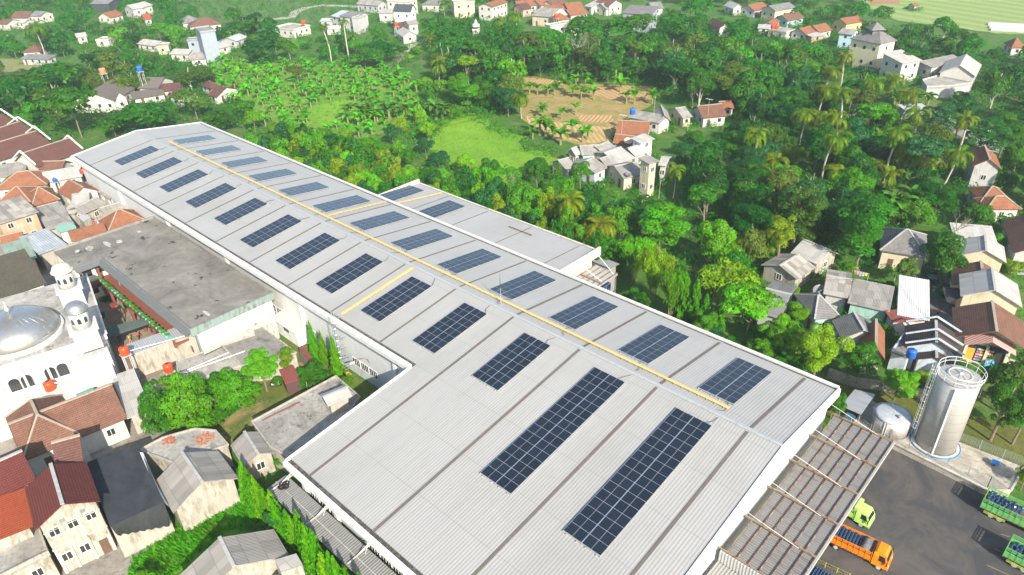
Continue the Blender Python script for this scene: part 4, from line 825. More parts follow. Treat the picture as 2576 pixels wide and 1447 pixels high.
H('white wall under dark red ridge in the dense wood', 'house', (13, 2085, 290), (13, 1955, 232), (13, 2130, 250), 4.2, 1.8, 'gable', W_WH, T_BR)
H('two pitched grey roof house in trees at the top right', 'house', (13, 2225, 90), (13, 2130, 55), (13, 2365, 92), 4.0, 1.8, 'gable', W_WH, A_LT)
H('orange red roof at the top edge right of the grey roof', 'house', (13, 2440, 110), (13, 2590, 80), 8, 3.8, 2.0, 'gable', W_GY, T_OR)
H('low grey roof at the middle of the upper right wood', 'house', (13, 2470, 285), (13, 2600, 290), 5, 3.2, .6, 'mono', W_WH, A_LT)
# ---- upper middle village (red roofs)
rv = [((50, 70), (255, 55), 'gable', T_OR, W_WH), ((110, 100), (205, 85), 'gable', T_BR, W_PK), ((290, 60), (400, 40), 'gable', T_OR, W_WH), ((420, 62), (560, 30), 'gable', T_OLD, W_WH), ((300, 112), (535, 118), 'gable', T_OR, W_WH),
      ((560, 95), (725, 80), 'gable', T_OR, W_WH), ((590, 160), (770, 135), 'gable', T_OR, W_WH), ((500, 240), (600, 225), 'gable', T_BR, W_WH), ((470, 205), (590, 190), 'hip', T_OR, W_CR), ((825, 30), (980, 60), 'gable', T_OLD, W_WH),
      ((950, 95), (1060, 75), 'gable', A_GR, W_WH), ((190, 155), (385, 172), 'mono', A_GR, W_CR), ((455, 165), (560, 150), 'gable', A_LT, W_WH), ((505, 275), (580, 290), 'gable', A_GR, W_WH), ((330, 250), (385, 265), 'flat', CONC_L, W_WH), ((725, 60), (800, 75), 'mono', A_LT, W_WH)]
adj = ['leftmost', 'second', 'third', 'fourth', 'fifth', 'sixth', 'seventh', 'eighth', 'ninth', 'tenth', 'eleventh', 'twelfth', 'thirteenth', 'fourteenth', 'fifteenth', 'sixteenth']
knd = {id(T_OR): 'orange tiled', id(T_BR): 'brown tiled', id(T_OLD): 'weathered tile', id(A_GR): 'grey sheet', id(A_LT): 'pale grey sheet', id(CONC_L): 'flat concrete'}
for i, (a_, b_, kd, rf, wl) in enumerate(sorted(rv, key=lambda q: q[0][0])):
    H(f'{knd[id(rf)]} roof house in the crowded village at top centre, {adj[i]} from the left', 'house', (13, *a_), (13, *b_), 8, 3.8+(i % 3)*.6, 2 if kd != 'flat' else .3, kd, wl, rf, grp='houses of the crowded top village')
T, f, L, W = H('blue grey two storey block with pale green tiled roof half', 'house', (13, 1105, 130), (13, 1400, 150), 9, 7, 1.6, 'mono', W_SL, T_GR, stor=2)
H('grey roof beside the blue grey block in trees', 'house', (13, 1410, 90), (13, 1530, 80), 8, 4, 2.0, 'gable', W_GY, A_DK)
# ---- hamlet by the brown terraces
H('white house with grey roof and blue tank above the hamlet', 'house', (13, 1165, 1178), (13, 1490, 1240), (13, 1240, 1135), 4.2, .8, 'mono', W_WH, A_GR, win={'s': 3, 'w': 1})
H('grey gable roof joined to the white house above the hamlet', 'house', (13, 1600, 1215), (13, 1560, 1110), (13, 1450, 1160), 4.0, 1.4, 'gable', W_WH, A_GR, win={})
H('small grey roof with cream wall behind green bushes', 'house', (13, 1720, 1190), (13, 1820, 1175), 8, 3.6, 1.5, 'gable', W_CR, A_GR)
H('orange tiled roof house with blue porch at the wood edge', 'house', (13, 1920, 1190), (13, 2170, 1165), 8, 3.6, 2.0, 'gable', W_WH, T_OLD)
H('tiny tiled roof hut behind the blue porch house', 'hut', (13, 2120, 1100), (13, 2245, 1090), 6, 3.2, 1.2, 'gable', W_GY, T_OR, name='hut')
H('old orange tile roof house below the white house', 'house', (13, 1040, 1340), (13, 1370, 1360), 8, 3.6, 2.0, 'gable', W_DT, T_OR)
H('lower orange tile roof joining the hamlet', 'house', (13, 1010, 1440), (13, 1210, 1460), 5, 3.4, 1.4, 'gable', W_DT, T_OR, win={})
H('pale blue two storey box house with flat grey roof in the hamlet', 'house', (13, 1300, 1446), (13, 1440, 1395), (13, 1222, 1400), 5.0, .5, 'mono', plaster((.62, .70, .74), .1), A_LT, stor=2)
hm = [((1, 700, 115), (905, 100), 5, A_GR, W_MG, 'grey roof with mint green wall at the left of the hamlet'), ((2, 940, 115), (1075, 55), 6, A_GR, W_MG, 'grey gable roof with turquoise wall in the hamlet middle'), ((3, 640, 120), (695, 100), 3, A_LT, W_DT, 'tiny shed roof at the far left of the hamlet'),
      ((4, 1065, 200), (1240, 140), 9, A_LT, W_DT, 'wide pale flat pitched roof in the hamlet centre'), ((5, 545, 265), (650, 235), 6, A_GR, W_WH, 'low grey roof at the lower left of the hamlet'), ((6, 835, 297), (965, 240), 8, A_GR, W_BL, 'grey hipped roof with blue door in the hamlet'),
      ((7, 960, 240), (1080, 200), 5, A_GR, W_DT, 'grey roof wedge between two hamlet houses'), ((8, 1120, 350), (1350, 305), 8, A_GR, W_CR, 'large grey gable roof house at the front of the hamlet'), ((9, 1240, 130), (1360, 90), 5, A_LT, W_WH, 'pale roof with red and white laundry in the hamlet')]
for (_, x0_, y0_), (x1_, y1_), w_, rf, wl, lab in hm: H(lab, 'house', (23, x0_, y0_), (23, x1_, y1_), w_, 3.4, 1.3, 'gable', wl, rf)
H('tall cream tower house with balcony at the right of the hamlet', 'house', (23, 1385, 207), (23, 1482, 172), (23, 1275, 160), 7.5, .5, 'mono', W_CR, A_GR, stor=2)
H('white lean roof behind the cream tower house', 'house', (23, 1470, 215), (23, 1555, 225), 6, 4.5, .8, 'gable', W_WH, A_LT)
# ---- upper middle white houses
H('low white modern bungalow with flat roof and red tank', 'house', (12, 190, 272), (12, 345, 290), (12, 320, 235), 3.8, .3, 'flat', W_WH, CONC_L)
H('white walled block joined to the modern bungalow', 'house', (12, 375, 305), (12, 545, 260), 11, 4.4, .4, 'flat', W_WH, CONC_L)
H('white barrel of pale metal roofs behind the bungalow', 'house', (12, 750, 160), (12, 900, 190), 12, 5, 1.5, 'gable', W_WH, A_MT, stor=2)
H('tall bare grey rendered block with pale side wall', 'house', (12, 960, 180), (12, 1050, 150), (12, 1150, 140), 7.5, .3, 'flat', W_GY, CONC_L, win={})
H('white balcony house with dark sheet roof beside the grey block', 'house', (12, 830, 160), (12, 985, 180), 7, 6, 1, 'mono', W_WH, A_DK, stor=2)
H('blue grey metal shed roof next to the bungalow', 'shed', (12, 640, 215), (12, 830, 215), 6, 3.4, .8, 'gable', W_WH, A_MT, name='shed')
H('white two storey house with black pitched roof and black windows', 'house', (12, 1375, 115), (12, 1560, 120), (12, 1650, 95), 8.0, 2.4, 'gable', plaster((.80, .78, .72), .1), corr((.05, .06, .07), .3, .2, .7), stor=2)
H('small white box house with rusty roof left of the black roofed house', 'house', (12, 1225, 130), (12, 1370, 130), 7, 5.2, .5, 'mono', W_WH, A_LT)
H('white gabled cottage with pale roof beside the long wall', 'house', (12, 1625, 355), (12, 1555, 310), (12, 1420, 335), 3.6, 1.8, 'gable', W_WH, A_LT)
H('little white tower house with grey roof above the cottage', 'house', (12, 1535, 250), (12, 1640, 235), 6, 5, 1.2, 'gable', W_WH, A_GR)
H('red tiled small roof left of the little tower house', 'house', (12, 1450, 280), (12, 1535, 265), 6, 3.5, 1.6, 'gable', W_WH, T_BR)
H('white open pavilion with low white wall by the palms', 'pavilion', (12, 700, 292), (12, 850, 285), 4, 3.4, .5, 'mono', W_WH, A_WH, name='pavilion')
H('long grey roofed shed beside the curved road at the top', 'shed', (12, 1005, 40), (12, 1225, 60), 7, 4.5, 1.8, 'gable', W_GY, A_GR, name='shed')
H('white two storey villa with blue tank at the top edge', 'house', (12, 1315, 12), (12, 1540, 20), 8, 6.5, 1.2, 'flat', W_WH, CONC_L, stor=2)
H('dark hip roofed white house at the top edge', 'house', (12, 1660, 45), (12, 1840, 50), 9, 4.4, 2.2, 'hip', W_WH, A_DK)
H('cream house with yellow trim at the top edge', 'house', (12, 1990, 45), (12, 2200, 30), 9, 6, 1, 'flat', W_CR, CONC_L, stor=2)
H('white tall house with red brick side at the top edge', 'house', (12, 2380, 70), (12, 2540, 20), 8, 6, 1.2, 'gable', W_WH, T_OR, stor=2)
T, f, L, W = H('small white shrine with pointed white cap among the trees', 'shrine', (12, 2175, 300), (12, 2240, 300), 3, 3.2, .2, 'flat', W_WH, W_WH, name='shrine', win={})
c_ = f((L/2, W/2, 0)); MB().lathe([(1.6, 0), (1.5, .8), (.7, 1.2), (.5, 2.0), (.05, 2.8)], (c_.x, c_.y, 3.4), 12).build('cap', W_WH, T)
# ---- upper left
T, f, L, W = H('slate blue three storey block with stacked white balconies', 'house', (11, 2010, 330), (11, 2165, 310), (11, 1840, 300), 12, .4, 'flat', W_SL, CONC, stor=3, win={'s': 0, 'w': 2, 'e': 0, 'n': 0})
H('low grey wing at the left foot of the slate blue block', 'house', (11, 1880, 410), (11, 2000, 400), (11, 1775, 395), 7, .3, 'flat', W_SL, CONC, stor=2)
H('dark tile hip roof porch house behind the slate block', 'house', (11, 1830, 240), (11, 2030, 215), 10, 4, 2.4, 'hip', W_WH, A_DK)
H('rust orange long hip roof right of the dark hip roof', 'house', (11, 1900, 275), (11, 2230, 240), 9, 3.8, 2.4, 'hip', W_WH, T_OLD)
H('small shed with bright blue barrel roof beside the slate block', 'shed', (11, 2170, 468), (11, 2265, 432), (11, 2085, 440), 3.6, .6, 'gable', W_WH, A_BL, name='shed')
H('small white shed beside the blue barrel roof', 'shed', (11, 2200, 490), (11, 2330, 460), 6, 3.4, 1.0, 'gable', W_WH, A_LT, name='shed')
H('metal shed with pale blue grey roof by the tree at upper left', 'shed', (11, 2380, 415), (11, 2500, 370), 8, 3.8, 1.2, 'gable', W_GY, A_MT, name='shed')
H('pale grey roofs stepping down left of the slate block, upper one', 'house', (11, 1370, 440), (11, 1560, 465), 7, 3.6, 1.2, 'gable', W_WH, A_LT)
H('pale grey box house left of the slate block', 'house', (11, 1580, 475), (11, 1695, 465), 6, 4, .3, 'flat', W_CR, CONC_L)
H('long pale grey roof at the foot of the slate block', 'house', (11, 1700, 545), (11, 1890, 550), 7, 3.6, 1.2, 'gable', W_WH, A_LT)
H('grey roof with white gable nearest the banana field', 'house', (11, 1910, 605), (11, 2080, 590), 8, 3.6, 1.5, 'gable', W_WH, A_GR)
H('pair of linked grey roofs with light walls at upper left', 'house', (11, 1330, 95), (11, 1450, 75), 9, 5, 1.6, 'gable', W_GY, A_LT)
H('grey roof with white wall right of the linked roofs', 'house', (11, 1440, 75), (11, 1540, 50), 9, 5, 1.6, 'gable', W_WH, A_LT)
H('red tiled low roof in front of the linked grey roofs', 'house', (11, 1110, 180), (11, 1245, 150), 9, 3.8, 2.0, 'gable', W_WH, T_OR)
H('bright red roof patch behind palms at upper left', 'house', (11, 1450, 200), (11, 1530, 190), 8, 3.8, 1.8, 'gable', W_WH, tile((.40, .08, .05), (.28, .07, .05), .2, 0))
H('open black hall with grey roof at the top edge', 'hall', (11, 900, 40), (11, 1090, 40), 12, 5, 1.5, 'gable', plain((.05, .06, .07)), A_DK, name='hall', win={})
H('brown tiled roof at far left, larger of two', 'house', (11, 100, 180), (11, 270, 180), 9, 3.8, 2.2, 'gable', W_GY, T_OLD)
H('grey tiled roof beside the larger brown roof at far left', 'house', (11, 290, 160), (11, 400, 165), 8, 4.5, 1.6, 'gable', W_WH, A_DK)
H('pale grey broad roof under the brown roof at far left', 'house', (11, 100, 225), (11, 240, 230), 6, 3.6, 1, 'gable', W_WH, A_LT)
H('white house at the left edge near the top', 'house', (11, -40, 240), (11, 60, 245), 8, 4, 1.5, 'gable', W_WH, T_OLD)
H('old tile roof under the tall leaning palm at left', 'house', (11, 215, 530), (11, 400, 520), 9, 3.6, 1.8, 'hip', W_WH, T_OLD)
H('dark low roof strip by the leaning palm foot', 'house', (11, 200, 590), (11, 490, 600), 4, 3.2, .8, 'mono', W_GY, A_DK)
H('small pale grey roof between dark trees at left', 'house', (11, 770, 380), (11, 880, 365), 6, 3.6, 1.2, 'gable', W_WH, A_LT)
H('white low house strip among dark trees at left', 'house', (11, 960, 410), (11, 1090, 405), 6, 3.6, .4, 'flat', W_WH, CONC_L)
T, f, L, W = H('large grey tiled villa with white gables among trees behind the factory', 'villa', (11, 1145, 1022), (11, 1020, 960), (11, 1240, 965), 4.2, 2.2, 'gable', W_WH, tile((.17, .15, .13), (.12, .105, .095), .3), name='villa')
GT = tile((.17, .15, .13), (.12, .105, .095), .3)
H('long grey tiled main wing of the villa with white fascia', 'villa wing', (11, 1150, 1015), (11, 1370, 880), 13, 4.6, 2.8, 'gable', W_WH, GT, name='villa_wing')
H('right grey tiled wing of the villa with white end wall', 'villa wing', (11, 1380, 890), (11, 1590, 890), 10, 4.6, 2.2, 'gable', W_WH, GT, name='villa_wing')
H('low grey front roof of the villa', 'villa wing', (11, 1340, 1000), (11, 1665, 945), 6, 3.2, .8, 'mono', W_WH, GT, name='villa_wing')
H('brown roofed garden wing right of the villa', 'house', (11, 1590, 925), (11, 1810, 905), 8, 3.4, 1.4, 'gable', W_WH, T_BR)
H('dark brown gable beside the garden wing', 'house', (11, 1690, 965), (11, 1815, 995), 7, 3.4, 1.8, 'gable', W_WH, T_BR)
H('dark brown pavilion roof on posts near the bananas', 'pavilion', (11, 2120, 895), (11, 2225, 870), 7, 3.2, 1.8, 'hip', W_WH, T_BR, name='pavilion')
H('dark brown steep roof left of the pavilion', 'house', (11, 2080, 960), (11, 2180, 975), 9, 3.2, 1.8, 'gable', W_WH, T_BR)
# orange and blue raised tanks behind the villa
def barrel(p, z, r, h, cmat, label, legs=0, grp='water tanks'):
    q = wpt(p, z); T = thing('water_tank', label, 'water tank', (q.x, q.y, z if legs == 0 else 0), grp)
    MB().lathe([(r*.9, 0), (r, .06*h), (r*.97, .3*h), (r, .34*h), (r*.97, .62*h), (r, .66*h), (r*.98, .86*h), (r*.55, .97*h)], (q.x, q.y, z), 20).build('tank', cmat, T, True)
    MB().lathe([(r*.38, 0), (r*.38, .12)], (q.x, q.y, z+.95*h), 12).build('lid', plain((.06, .05, .05)), T)
    if legs:
        for sx, sy in ((-1, -1), (1, -1), (1, 1), (-1, 1)): MB().bar((q.x+sx*r*.7, q.y+sy*r*.7, legs), (q.x+sx*r*.7, q.y+sy*r*.7, z-.03), .12).build('leg', W_GY, T)
        MB().box(q.x-r, q.y-r, z-.12, q.x+r, q.y+r, z-.003).build('platform', W_GY, T)
    return T
OR_ = plain((.62, .07, .02), .4); BLU = plain((.02, .12, .50), .4); ORL = plain((.80, .22, .10), .5)
barrel((11, 1038, 738), 7.6, .95, 1.7, ORL, 'faded orange tank on tall white legs behind the villa', .02)
barrel((11, 1408, 718), 8.2, .85, 1.7, BLU, 'blue tank on a tall white pillar behind the villa', .02)
barrel((31, 1262, 672), 5.2, .62, 1.3, OR_, 'orange water tank on the roof edge beside the grey sheet roof', .02)
barrel((31, 1705, 845), 4.0, .6, 1.3, OR_, 'orange water tank on a rickety stand by the mouldy flat roof', .02)
barrel((31, 1735, 890), 3.2, .42, 1.0, plain((.70, .42, .32)), 'small faded pink tank next to the orange tank on stand', .02)
barrel((31, 512, 1025), 3.0, .65, 1.35, OR_, 'orange water tank on the lower terrace of the mosque')
barrel((31, 1350, 888), .05, .4, .8, BLU, 'small blue barrel in the alley beside the mosque')
barrel((21, 832, 300), 3.8, .5, 1.1, OR_, 'small red water barrel on a roof near the factory corner')
barrel((21, 557, 385), 2.6, .42, .9, BLU, 'blue barrel on a back yard roof near the factory corner', .02)
barrel((34, 1432, 700), 3.9, .6, 1.3, BLU, 'blue water tank on the flat roof beside the dark tiled house')
barrel((13, 1212, 1150), 5.1, .7, 1.6, BLU, 'blue tank on the white house above the hamlet')
barrel((12, 477, 245), 4.4, .9, 1.6, OR_, 'red tank on the flat roofed white bungalow')
barrel((12, 1412, 265), 4.0, .9, 1.6, OR_, 'red tank between small houses below the black roofed house', .02)
barrel((13, 447, 185), 6, .9, 1.8, OR_, 'red tank above the crowded top village', .02)
barrel((14, 48, 290), 4, .8, 1.5, OR_, 'left red tank of a pair on a white flat roof')
barrel((14, 87, 290), 4, .8, 1.5, OR_, 'right red tank of a pair on a white flat roof')
# ================================================================ vegetation
def leaf_material(name='leaves', transl=.38, rough=.5):
    s = NT(name); oi = s.n('ObjectInfo'); at_ = s.n('Attribute', attribute_name='rnd'); v = at_.outputs['Fac']
    hs = s.n('HueSaturation'); s.l(oi.outputs['Color'], hs.inputs['Color']); s.l(s.math('ADD', s.math('MULTIPLY', v, .05), .475), hs.inputs['Hue']); s.l(s.math('ADD', s.math('MULTIPLY', v, .9), .6), hs.inputs['Value'])
    hs.inputs['Saturation'].default_value = 1.12; c = s.mix(s.math('MULTIPLY', s.ramp(v, (.8, 0.), (1., 1.)), .22), hs.outputs[0], (.20, .24, .02))
    s.color(c); s.rough(rough); s.b.inputs['Specular IOR Level'].default_value = .25
    tr = s.n('BsdfTranslucent'); s.l(s.mix(1.0, c, (1.1, 1.25, .5), 'MULTIPLY'), tr.inputs[0]); mx = s.n('MixShader'); mx.inputs[0].default_value = transl
    s.l(s.b.outputs[0], mx.inputs[1]); s.l(tr.outputs[0], mx.inputs[2]); s.l(mx.outputs[0], s.t.nodes['Material Output'].inputs['Surface']); return s.m
LEAF = leaf_material(); BARK = plaster((.19, .15, .11), .5); BARKP = plaster((.40, .37, .31), .4)
GOLD = {'dark': (.017, .090, .011), 'mid': (.040, .150, .013), 'bright': (.080, .250, .012), 'yellow': (.15, .26, .012), 'olive': (.075, .135, .022), 'blue': (.027, .115, .030), 'lime': (.12, .31, .015)}
def quads_mesh(name, C, N, S, A, rnd, mat=None, shape=(.5, .62)):
    """leaf faces: centres C, normals N, sizes S, long axis hint A"""
    n = len(C); N = N/np.linalg.norm(N, axis=1)[:, None]; a = A-(A*N).sum(1)[:, None]*N; a /= (np.linalg.norm(a, axis=1)[:, None]+1e-9); b = np.cross(N, a); S = S[:, None]
    v = np.stack([C-a*S*shape[1], C+b*S*shape[0]*.5, C+a*S*shape[1], C-b*S*shape[0]*.5], 1).reshape(-1, 3)
    me = bpy.data.meshes.new(name); me.vertices.add(4*n); me.vertices.foreach_set('co', v.ravel().astype(np.float32)); me.loops.add(4*n); me.loops.foreach_set('vertex_index', np.arange(4*n, dtype=np.int32))
    me.polygons.add(n); me.polygons.foreach_set('loop_start', np.arange(0, 4*n, 4, dtype=np.int32)); me.update(calc_edges=True)
    at_ = me.attributes.new('rnd', 'FLOAT', 'FACE'); at_.data.foreach_set('value', rnd.astype(np.float32)); me.materials.append(mat or LEAF); return me
def rsph(rg, n):
    v = rg.normal(size=(n, 3)); return v/np.linalg.norm(v, axis=1)[:, None]
def crown_arrays(seed, n, ls, rz=.8, lobes=16, lr=(.26, .44), top=.3, layered=0, cone=0):
    """points of a crown of unit radius, centre at the origin"""
    rg = np.random.default_rng(seed); L = []
    for i in range(lobes):
        d = rsph(rg, 1)[0]; r = rg.uniform(.35, .78); d[2] = abs(d[2])*1.15-top if rg.random() < .6 else d[2]
        p = d*r; p[2] *= rz; L.append((p, rg.uniform(*lr), rg.random()))
    L.append((np.zeros(3), .5, .3)); C, N, Rn = [], [], []; tot = sum(l[1]**2 for l in L)
    for p, r, t in L:
        k = int(n*r*r/tot*1.25); d = rsph(rg, k); d[:, 2] = np.where(d[:, 2] < -.35, -d[:, 2], d[:, 2]); rr = r*rg.uniform(.72, 1.08, k)**.6; q = p+d*rr[:, None]*np.array([1, 1, .75 if not layered else .35])
        keep = np.ones(k, bool)
        for p2, r2, _ in L:
            if p2 is p: continue
            keep &= np.linalg.norm((q-p2)/np.array([1, 1, .75]), axis=1) > r2*.7
        q, d = q[keep], d[keep]; C.append(q); N.append(d*.8+rsph(rg, len(q))*.55+np.array([0, 0, .45])); Rn.append(np.clip(t*.35+rg.random(len(q))*.65, 0, 1))
    C, N, Rn = np.concatenate(C), np.concatenate(N), np.concatenate(Rn)
    return C, N, ls*rg.uniform(.6, 1.35, len(C)), rsph(rg, len(C))+np.array([0, 0, -.4]), Rn
def crown_mesh(*a, **k): return quads_mesh('crown', *crown_arrays(*a, **k))
CR = {'near': [crown_mesh(10+i, 15000, .055, .9, 46, (.13, .27)) for i in range(4)],
      'bush': [crown_mesh(110+i, 11000, .068, 1.0, 40, (.16, .32), .62) for i in range(3)],
      'mid': [crown_mesh(30+i, 5000, .095, (.8, 1.0, .65, .9, 1.15, .75)[i], (24, 30, 22, 36, 28, 20)[i], (.18, .36)) for i in range(6)],
      'far': [crown_mesh(60+i, 1500, .17, (.8, 1.0, .7, .9)[i], 14) for i in range(4)],
      'tall': [crown_mesh(80+i, 5200, .10, 1.7, 26, (.24, .4), .05) for i in range(3)],
      'layer': [crown_mesh(90+i, 3600, .10, .45, 20, (.22, .36), .1, 1) for i in range(3)]}
def trunk_mesh(seed, h=1.0, r=.022, top=.012, limbs=4, bend=.04, spread=.28, l0=.5):
    rr = random.Random(seed); m = MB(); pts = [(bend*math.sin(i*1.3+seed)*i/6, bend*math.cos(i*.9+seed)*i/6, h*i/6) for i in range(7)]; m.tube(pts, r, 7, top)
    for k in range(limbs):
        a = 2*math.pi*k/limbs+rr.random(); z = h*(l0+.35*k/limbs); b = pts[min(6, int(z/h*6))]; q = [b, (b[0]+spread*.4*math.cos(a), b[1]+spread*.4*math.sin(a), z+.09*h), (b[0]+spread*.75*math.cos(a), b[1]+spread*.75*math.sin(a), z+.2*h)]; m.tube(q, r*.5, 5, r*.2)
    o = m.build('trunk', BARK); me = o.data; bpy.data.objects.remove(o); return me
TRK = [trunk_mesh(i) for i in range(4)]; TRKP = [trunk_mesh(9+i, 1, .028, .012, 6, .05, .3, .3) for i in range(2)]
for m_ in TRKP: m_.materials[0] = BARKP
def part(name, me, parent, loc=(0, 0, 0), scale=(1, 1, 1), rz=0, color=None):
    o = bpy.data.objects.new(name, me); col.objects.link(o); o.parent = parent; o.location = loc; o.scale = scale; o.rotation_euler = (0, 0, rz)
    if color: o.color = (*color, 1)
    return o
rt_ = random.Random(11)
def vary(c, k=.22): 
    f = 1+rt_.uniform(-k, k); return (min(1, c[0]*f*(1+rt_.uniform(-.15, .25))), min(1, c[1]*f), min(1, c[2]*f*(1+rt_.uniform(-.2, .2))))
PLACED = []
def tree(x, y, h, r, tone='mid', label='', group=None, lod=None, form='round', name='broadleaf_tree', pale=False, base=0.0, crown_h=None):
    d = math.dist((x, y, 6), CAM); lod = lod or ('near' if d < 105 else 'mid' if d < 215 else 'far'); T = thing(name, label, 'tree', (x, y, base), group)
    if form == 'tall': me = rt_.choice(CR['tall']) if lod != 'far' else rt_.choice(CR['far']); rz = h*.42; zc = h*.52
    elif form == 'layer': me = rt_.choice(CR['layer']); rz = r; zc = h*.85
    elif form == 'bush': me = rt_.choice(CR['bush' if lod == 'near' else lod]); rz = h*.58; zc = h*.44
    else: me = rt_.choice(CR[lod]); rz = max(min(r*1.1, h*.5), h*.46); zc = h-rz*.92
    if form == 'tall': rz /= 1.7
    c = GOLD[tone] if isinstance(tone, str) else tone
    part('trunk', rt_.choice(TRKP if pale else TRK), T, (0, 0, 0), (h*.8, h*.8, h*.8 if form != 'layer' else h*.86), rt_.uniform(0, 6))
    part('crown', me, T, (0, 0, zc), (r*rt_.uniform(.92, 1.08), r*rt_.uniform(.92, 1.08), rz), rt_.uniform(0, 6.28), vary(c)); PLACED.append((x, y, r)); return T
# coconut palm
def palm_crown(seed, n=16, L=1.0):
    rg = np.random.default_rng(seed); C, N, S, A, Rn = [], [], [], [], []
    for f in range(n):
        a = f*2.399+rg.uniform(-.2, .2); el = R(rg.uniform(-25, 50) if f > n*.3 else rg.uniform(40, 85)); d = np.array([math.cos(a), math.sin(a), 0]); Lf = L*rg.uniform(.85, 1.1); p = np.zeros(3); e = el; tone = rg.random(); side = np.array([-d[1], d[0], 0])
        K = 17
        for i in range(K):
            st = Lf/K; v = d*math.cos(e)+np.array([0, 0, math.sin(e)]); q = p+v*st; t = (i+.5)/K; ll = Lf*.235*math.sin(math.pi*min(1, .12+t*.86))**.7
            nrm = np.cross(side, v); nrm = nrm if nrm[2] > 0 else -nrm
            C.append((p+q)/2); N.append(nrm); S.append(st*1.15); A.append(v); Rn.append(.95)
            for sg in (-1, 1):
                for u_ in (.25, .75):
                    ax = side*sg*.8+v*.45-np.array([0, 0, .42+.2*rg.random()]); ax /= np.linalg.norm(ax); b = p+(q-p)*u_; C.append(b+ax*ll*.5); A.append(ax); N.append(nrm+side*sg*.35+rg.normal(size=3)*.12); S.append(ll*.9); Rn.append(np.clip(tone*.6+rg.random()*.3, 0, 1))
            p = q; e -= R(5.5+rg.uniform(0, 4))*(1+t)
    return quads_mesh('crown', np.array(C), np.array(N), np.array(S), np.array(A), np.array(Rn), None, (.15, .6))
PC = [palm_crown(i, 17) for i in range(4)]
def palm_trunk(seed, lean):
    m = MB(); m.tube([(lean*(i/8)**1.6, .3*math.sin(i*.5+seed)*.1, i/8) for i in range(9)], .02, 7, .013); o = m.build('trunk', BARKP); me = o.data; bpy.data.objects.remove(o); return me, lean
PT = [palm_trunk(i, l) for i, l in enumerate((.02, .1, .18, .3))]
nutm = MB()
for k in range(9): nutm.lathe([(.02, -.11), (.1, -.05), (.1, .05), (.02, .11)], (.24*math.cos(k*.7), .24*math.sin(k*.7), -.12-.09*(k % 3)), 6)
o = nutm.build('coconuts', plain((.42, .27, .05))); NUT = o.data; bpy.data.objects.remove(o)
def palm(x, y, h, r, label, group='coconut palms', tone=(.08, .17, .02), lean=None, rz=None):
    T = thing('coconut_palm', label, 'palm', (x, y, 0), group); me, ln = PT[lean if lean is not None else rt_.randrange(3)]; a = rz if rz is not None else rt_.uniform(0, 6.28)
    part('trunk', me, T, (0, 0, 0), (h, h, h), a); top = (ln*h*math.cos(a), ln*h*math.sin(a), h); part('crown', rt_.choice(PC), T, top, (r, r, r), rt_.uniform(0, 6.28), vary(tone, .12)); part('coconuts', NUT, T, top, (1, 1, 1)); PLACED.append((x, y, 2.6)); return T
# banana plants
def banana_crown(seed, n=9):
    rg = np.random.default_rng(seed); V, F, Rn = [], [], []
    for f in range(n):
        a = f*2.399+rg.uniform(-.3, .3); e = R(rg.uniform(35, 88)); d = np.array([math.cos(a), math.sin(a), 0]); side = np.array([-d[1], d[0], 0]); L = rg.uniform(.8, 1.15); p = np.zeros(3); K = 7; b0 = len(V); tone = rg.random()
        for i in range(K+1):
            t = i/K; w_ = .19*math.sin(math.pi*min(1, .08+t*.92))**.5 if t > .14 else .025; v = d*math.cos(e)+np.array([0, 0, math.sin(e)]); up = np.cross(side, v); up = up if up[2] > 0 else -up
            V += [p-side*w_+up*w_*.35, p.copy(), p+side*w_+up*w_*.35]
            if i < K:
                for s_ in (0, 1): F.append((b0+i*3+s_, b0+i*3+s_+1, b0+(i+1)*3+s_+1, b0+(i+1)*3+s_)); Rn.append(np.clip(tone*.7+rg.random()*.3, 0, 1))
            p = p+v*L/K; e -= R(rg.uniform(8, 20))
    me = bpy.data.meshes.new('leaves'); me.from_pydata([tuple(v) for v in V], [], F); at_ = me.attributes.new('rnd', 'FLOAT', 'FACE'); at_.data.foreach_set('value', np.array(Rn, dtype=np.float32)); me.materials.append(LEAF); return me
BC = [banana_crown(i, 8+i % 3) for i in range(6)]
sm_ = MB().tube([(0, 0, 0), (.02, 0, .5), (0, 0, 1)], .09, 7, .06); o = sm_.build('stem', plaster((.20, .22, .07), .6)); STM = o.data; bpy.data.objects.remove(o)
def banana(x, y, h, label, group, tone=(.09, .26, .025)):
    T = thing('banana_plant', label, 'banana plant', (x, y, 0), group); part('stem', STM, T, (0, 0, 0), (h*.8, h*.8, h*.6)); part('leaves', rt_.choice(BC), T, (0, 0, h*.55), (h*.72,)*3, rt_.uniform(0, 6.28), vary(tone, .2)); PLACED.append((x, y, 1)); return T
